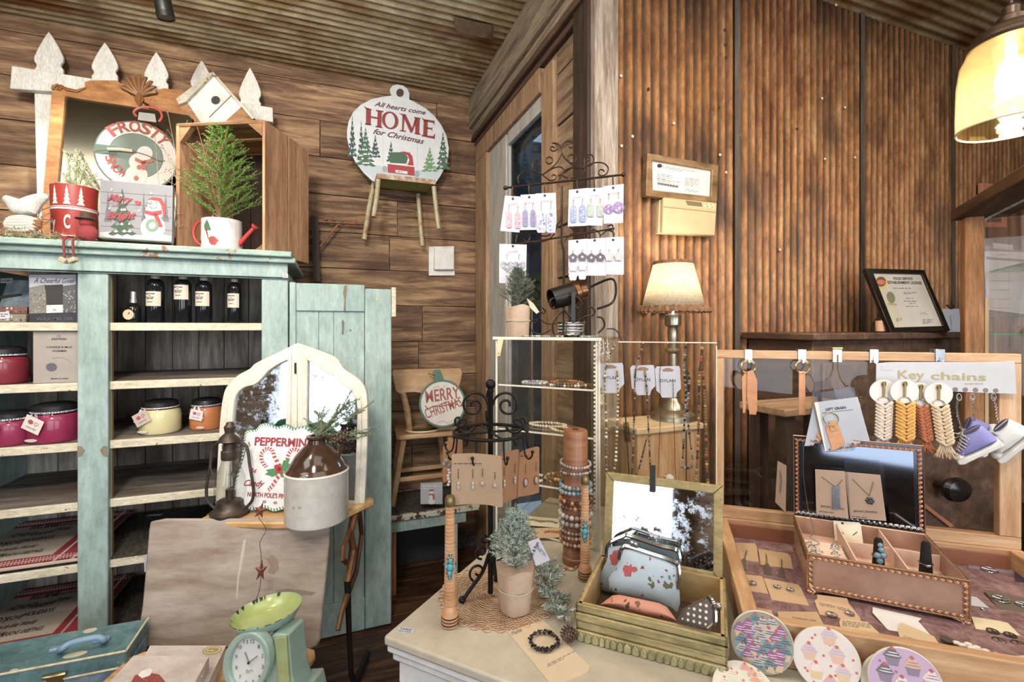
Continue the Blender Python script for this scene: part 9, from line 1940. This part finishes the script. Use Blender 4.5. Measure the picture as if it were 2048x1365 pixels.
t.tube([(p[0],-.003,p[1]) for p in L2s(Md,[(499,1325),(516,1312)])],.0014,4);t.tube([(p[0],-.003,p[1]) for p in L2s(Md,[(499,1325),(491,1304)])],.002,4);px_lines(t,Md,492,1340,506,3,3,.8,-.0006);t.build('numerals_and_hands',GREYINK,sc_,M=il)
b = MB();b.ball((L2(Md,499,1325)[0],-.004,L2(Md,499,1325)[1]),.004,8);b.build('hand_hub',INK,sc_,M=il)
Mq2 = Md;pb = [(p[0],p[1]) for p in L2s(Md,[(520,1290),(540,1278),(566,1280),(574,1365),(590,1420),(520,1420)])]
MB().prism(pb,.02,.10).build('column',MINT,sc_,M=il,bevel=.006);MB().prism(L2s(Md,[(542,1284),(566,1280),(574,1385),(552,1392)]),.012,.022).build('column_front',GRN,sc_,M=il,bevel=.002)
MB().prism(L2s(Md,[(470,1405),(600,1395),(612,1450),(470,1460)]),.0,.12).build('foot',MINT,sc_,M=il,bevel=.006)
Mw = M.inverted() @ P(534,1228,t_d);bw = 62*us
Mb2 = Matrix.Translation(Mw) @ Matrix.Rotation(R_(-6),4,'Y') @ Matrix.Rotation(R_(-2),4,'X')
b = MB();b.lathe([(0,-.026),(bw*.62,-.026),(bw*.80,-.018),(bw*.97,.006),(bw*.985,.009)],seg=48,M=Mb2,cap=False);b.build('bowl',ramp_mat('bowl_enamel',[(.3,'#97ab52'),(.6,'#a5b866'),(.8,'#b5c494')],nscale=3,rough=.2,bump=0),sc_)
b = MB();b.lathe([(bw*.985,.009),(bw*1.0,.011),(bw*.985,.005),(bw*.81,-.02),(bw*.62,-.029),(0,-.029)],seg=48,M=Mb2,cap=False);b.build('bowl_outside',MINT,sc_)
b = MB();rn = random.Random(4)
for k in range(26):
 a0 = rn.uniform(1.2,5.6);w_ = rn.uniform(.03,.14);
 b.add([Mb2 @ Vector((bw*r*math.cos(a),bw*r*math.sin(a),z)) for a,r,z in ((a0,.99,.0125),(a0+w_,.99,.0125),(a0+w_*.7,.93-rn.uniform(0,.02),.0015),(a0+w_*.3,.95,.004))],[(0,1,2,3)])
b.build('enamel_chips',plain('#2b2522',.6),sc_)
b = MB();b.tube([Mw+Vector((.018,0,-.028)),(M.inverted() @ P(548,1284,t_d))+Vector((0,.03,0))],.009,10);b.build('bowl_stem',MINT,sc_)
Mt2 = frame(P(566,1338,t_d-.05),-35,0);o = thing('price_tag','cream paper price tag hanging on the side of green scale','tag',Mt2);MB().prism(L2s(Mt2,[(558,1300),(577,1278),(577,1318),(559,1341)]),0,.0006).build('paper',plain('#e4d7b8',.7),o);t = MB();px_lines(t,Mt2,562,1310,575,5,4,1,-.0005,-1);t.build('print',GREYINK,o)
# snowman gift books / boxes
def slab(name,lb,quad,z,th2,mats,art=None,grp='snowy printed gift boxes on the stool'):
 q = [at_Z(px,py,z) for px,py in quad];c = sum(q,Vector())/4;M = Matrix.Translation((c.x,c.y,z-th2));o = thing(name,lb,'box',M,grp);L = [p-c for p in q]
 b = MB();b.add([(p.x,p.y,0) for p in L]+[(p.x,p.y,th2) for p in L],[(3,2,1,0),(4,5,6,7)]+[(i,(i+1)%4,4+(i+1)%4,4+i) for i in range(4)]);b.build('carton',mats,o);return o,q,c
SNB = ramp_mat('dusky_snow_print',[(.3,'#b59d94'),(.5,'#cdbcb6'),(.7,'#ddd6da')],nscale=5,rough=.35,bump=0)
def up_art(o,q,z,fn,name,mats):
 x = (q[2]-q[3]).normalized();n_ = UP;y = n_.cross(x);M = MX(q[3],x,-n_,-y*-1 if False else y);Mq = MX(Vector((q[3].x,q[3].y,z+.0003)),x,-UP,UP.cross(x));a = MB();fn(a,Mq);a.build(name,mats,o,M=o.matrix_world.inverted() @ Mq,smooth=False)
o,q,c = slab('gift_box','lower snowy printed gift box with gold oval label in front of desk panel',[(270,1300),(300,1293),(455,1291),(400,1345)][::-1] if False else [(235,1420),(400,1400),(452,1292),(300,1292)],st_z+.045,.045,[SNB])
def art1(a,Mq):
 a.m = 0;a.prism(ellpx(Mq,424,1302,20,8,28,-8),-.0006,0);a.m = 1;a.ring(ellpx(Mq,424,1302,17,6.2,28,-8),ellpx(Mq,424,1302,15.5,5.2,28,-8),-.0010,-.0006);px_lines(a,Mq,413,1302,436,3,1,1.6,-.001)
up_art(o,q,st_z+.045,art1,'gold_label',[plain('#9a8a4a',.4),plain('#e8dfb8')])
o,q,c = slab('gift_box','upper snowy printed gift box with red hatted snowman face',[(150,1440),(360,1420),(418,1314),(268,1312)],st_z+.09,.045,[SNB])
def art2(a,Mq):
 a.m = 0;a.prism(L2s(Mq,[(262,1365),(270,1352),(292,1346),(318,1350),(330,1364),(330,1400),(250,1400)]),-.0006,0);a.m = 1;a.prism(L2s(Mq,[(276,1352),(282,1344),(300,1338),(306,1342),(300,1352),(284,1358)]),-.0012,0)
 rn = random.Random(6);a.m = 1
 for k in range(50): a.prism(ellpx(Mq,rn.uniform(230,405),rn.uniform(1318,1365),rn.uniform(.5,1.1),rn.uniform(.4,.8),6),-.0008,0)
up_art(o,q,st_z+.09,art2,'snowman_print',[plain('#8e3a30'),plain('#efeaea')])
# blue case with handle
zc2 = .46;q = [at_Z(px,py,zc2) for px,py in ((-95,1420),(242,1307),(289,1237),(90,1271))]
# make it a true rectangle
A,B,C_,D_ = q;ux = (B-A);
c0b = at_Z(252,1303,zc2);uxb = (at_Z(-10,1352,zc2)-c0b).normalized();uyb = Vector((-uxb.y,uxb.x,0));
if uyb.dot(FW) < 0: uyb = -uyb
Mcs = MX(Vector((c0b.x,c0b.y,.03)),-uxb,uyb,UP);wq = .60;dq = (at_Z(288,1238,zc2)-c0b).dot(uyb)
cs = thing('blue_tool_case','worn teal blue wooden case with painted handle at lower left','case',Mcs)
BLU = ramp_mat('worn_blue_leatherette',[(.3,'#35565c'),(.5,'#4c7078'),(.7,'#6a8d8f')],nscale=7,rough=.5,bump=.3,chips=('#c9c29a',.70,26))
BLU2 = ramp_mat('worn_blue_front',[(.3,'#3f5770'),(.5,'#5e7a96'),(.7,'#8698a8')],nscale=12,rough=.55,bump=.4,chips=('#b9b5a8',.62,24))
zt3 = zc2-.03;MB().box(-wq,0,0,dq,zt3-.05,zt3).build('lid',BLU,cs,bevel=.006);MB().box(-wq,0,.002,dq-.002,.22,zt3-.052).build('body',BLU2,cs,bevel=.005)
for x_,y_ in ((-wq+.03,.03),(-.03,.03),(-wq+.03,dq-.03),(-.03,dq-.03)): MB().box(x_-.02,x_+.02,y_-.02,y_+.02,-.03,.22).build('leg',DARKV,cs)
b = MB()
for p,q_ in (((-wq,.0,zt3),(0,.0,zt3)),((0,0,zt3),(0,dq,zt3)),((-wq,0,zt3-.05),(0,0,zt3-.05))): b.tube([p,(Vector(p)+Vector(q_))/2,q_],.0035,6)
b.build('worn_edge',ramp_mat('worn_edge_cream',[(.3,'#a58f5e'),(.6,'#dcd2a6'),(.8,'#f0ebd0')],nscale=30,rough=.7),cs)
mi = Mcs.inverted();
def cp(px,py,dz=0): p = mi @ at_Z(px,py,zc2+dz);return Vector((p.x,p.y,zt3+dz))
b = MB();b.tube(catmull([cp(118,1302,.008),cp(124,1298,.03),cp(140,1288,.038),cp(170,1280,.042),cp(195,1276,.038),cp(208,1280,.026),cp(207,1283,.008)],5),.009,10);b.build('handle',plain('#6f93b5',.4),cs)
for px_,py_ in ((117,1302),(203,1284)): b = MB();p = cp(px_,py_);b.cbox((p.x,p.y,zt3+.006),(.045,.018,.012));b.build('handle_mount',plain('#8aa6c0',.35,.4),cs,bevel=.003)
b = MB();
for (px_,py_,rx,ry) in ((150,1310,26,5),(180,1262,15,4),(28,1343,10,4)): b.prism(ellpx(MX(Mcs @ Vector((0,0,zt3+.0004)),-uxb,-UP,uyb),px_,py_,rx,ry,16,-14),-.0004,0)
b.build('worn_patch',plain('#c0b896',.7),cs,M=mi @ MX(Mcs @ Vector((0,0,zt3+.0004)),-uxb,-UP,uyb))
b = MB();p = mi @ at_Z(108,1352,zc2-.03);b.tube([(p.x-.03,-.006,zt3-.03),(p.x,-.012,zt3-.028),(p.x+.03,-.006,zt3-.03)],.006,8);b.box(p.x-.02,p.x+.02,-.006,.0,zt3-.07,zt3-.03);b.build('brass_clasp',BRASS,cs,bevel=.002)
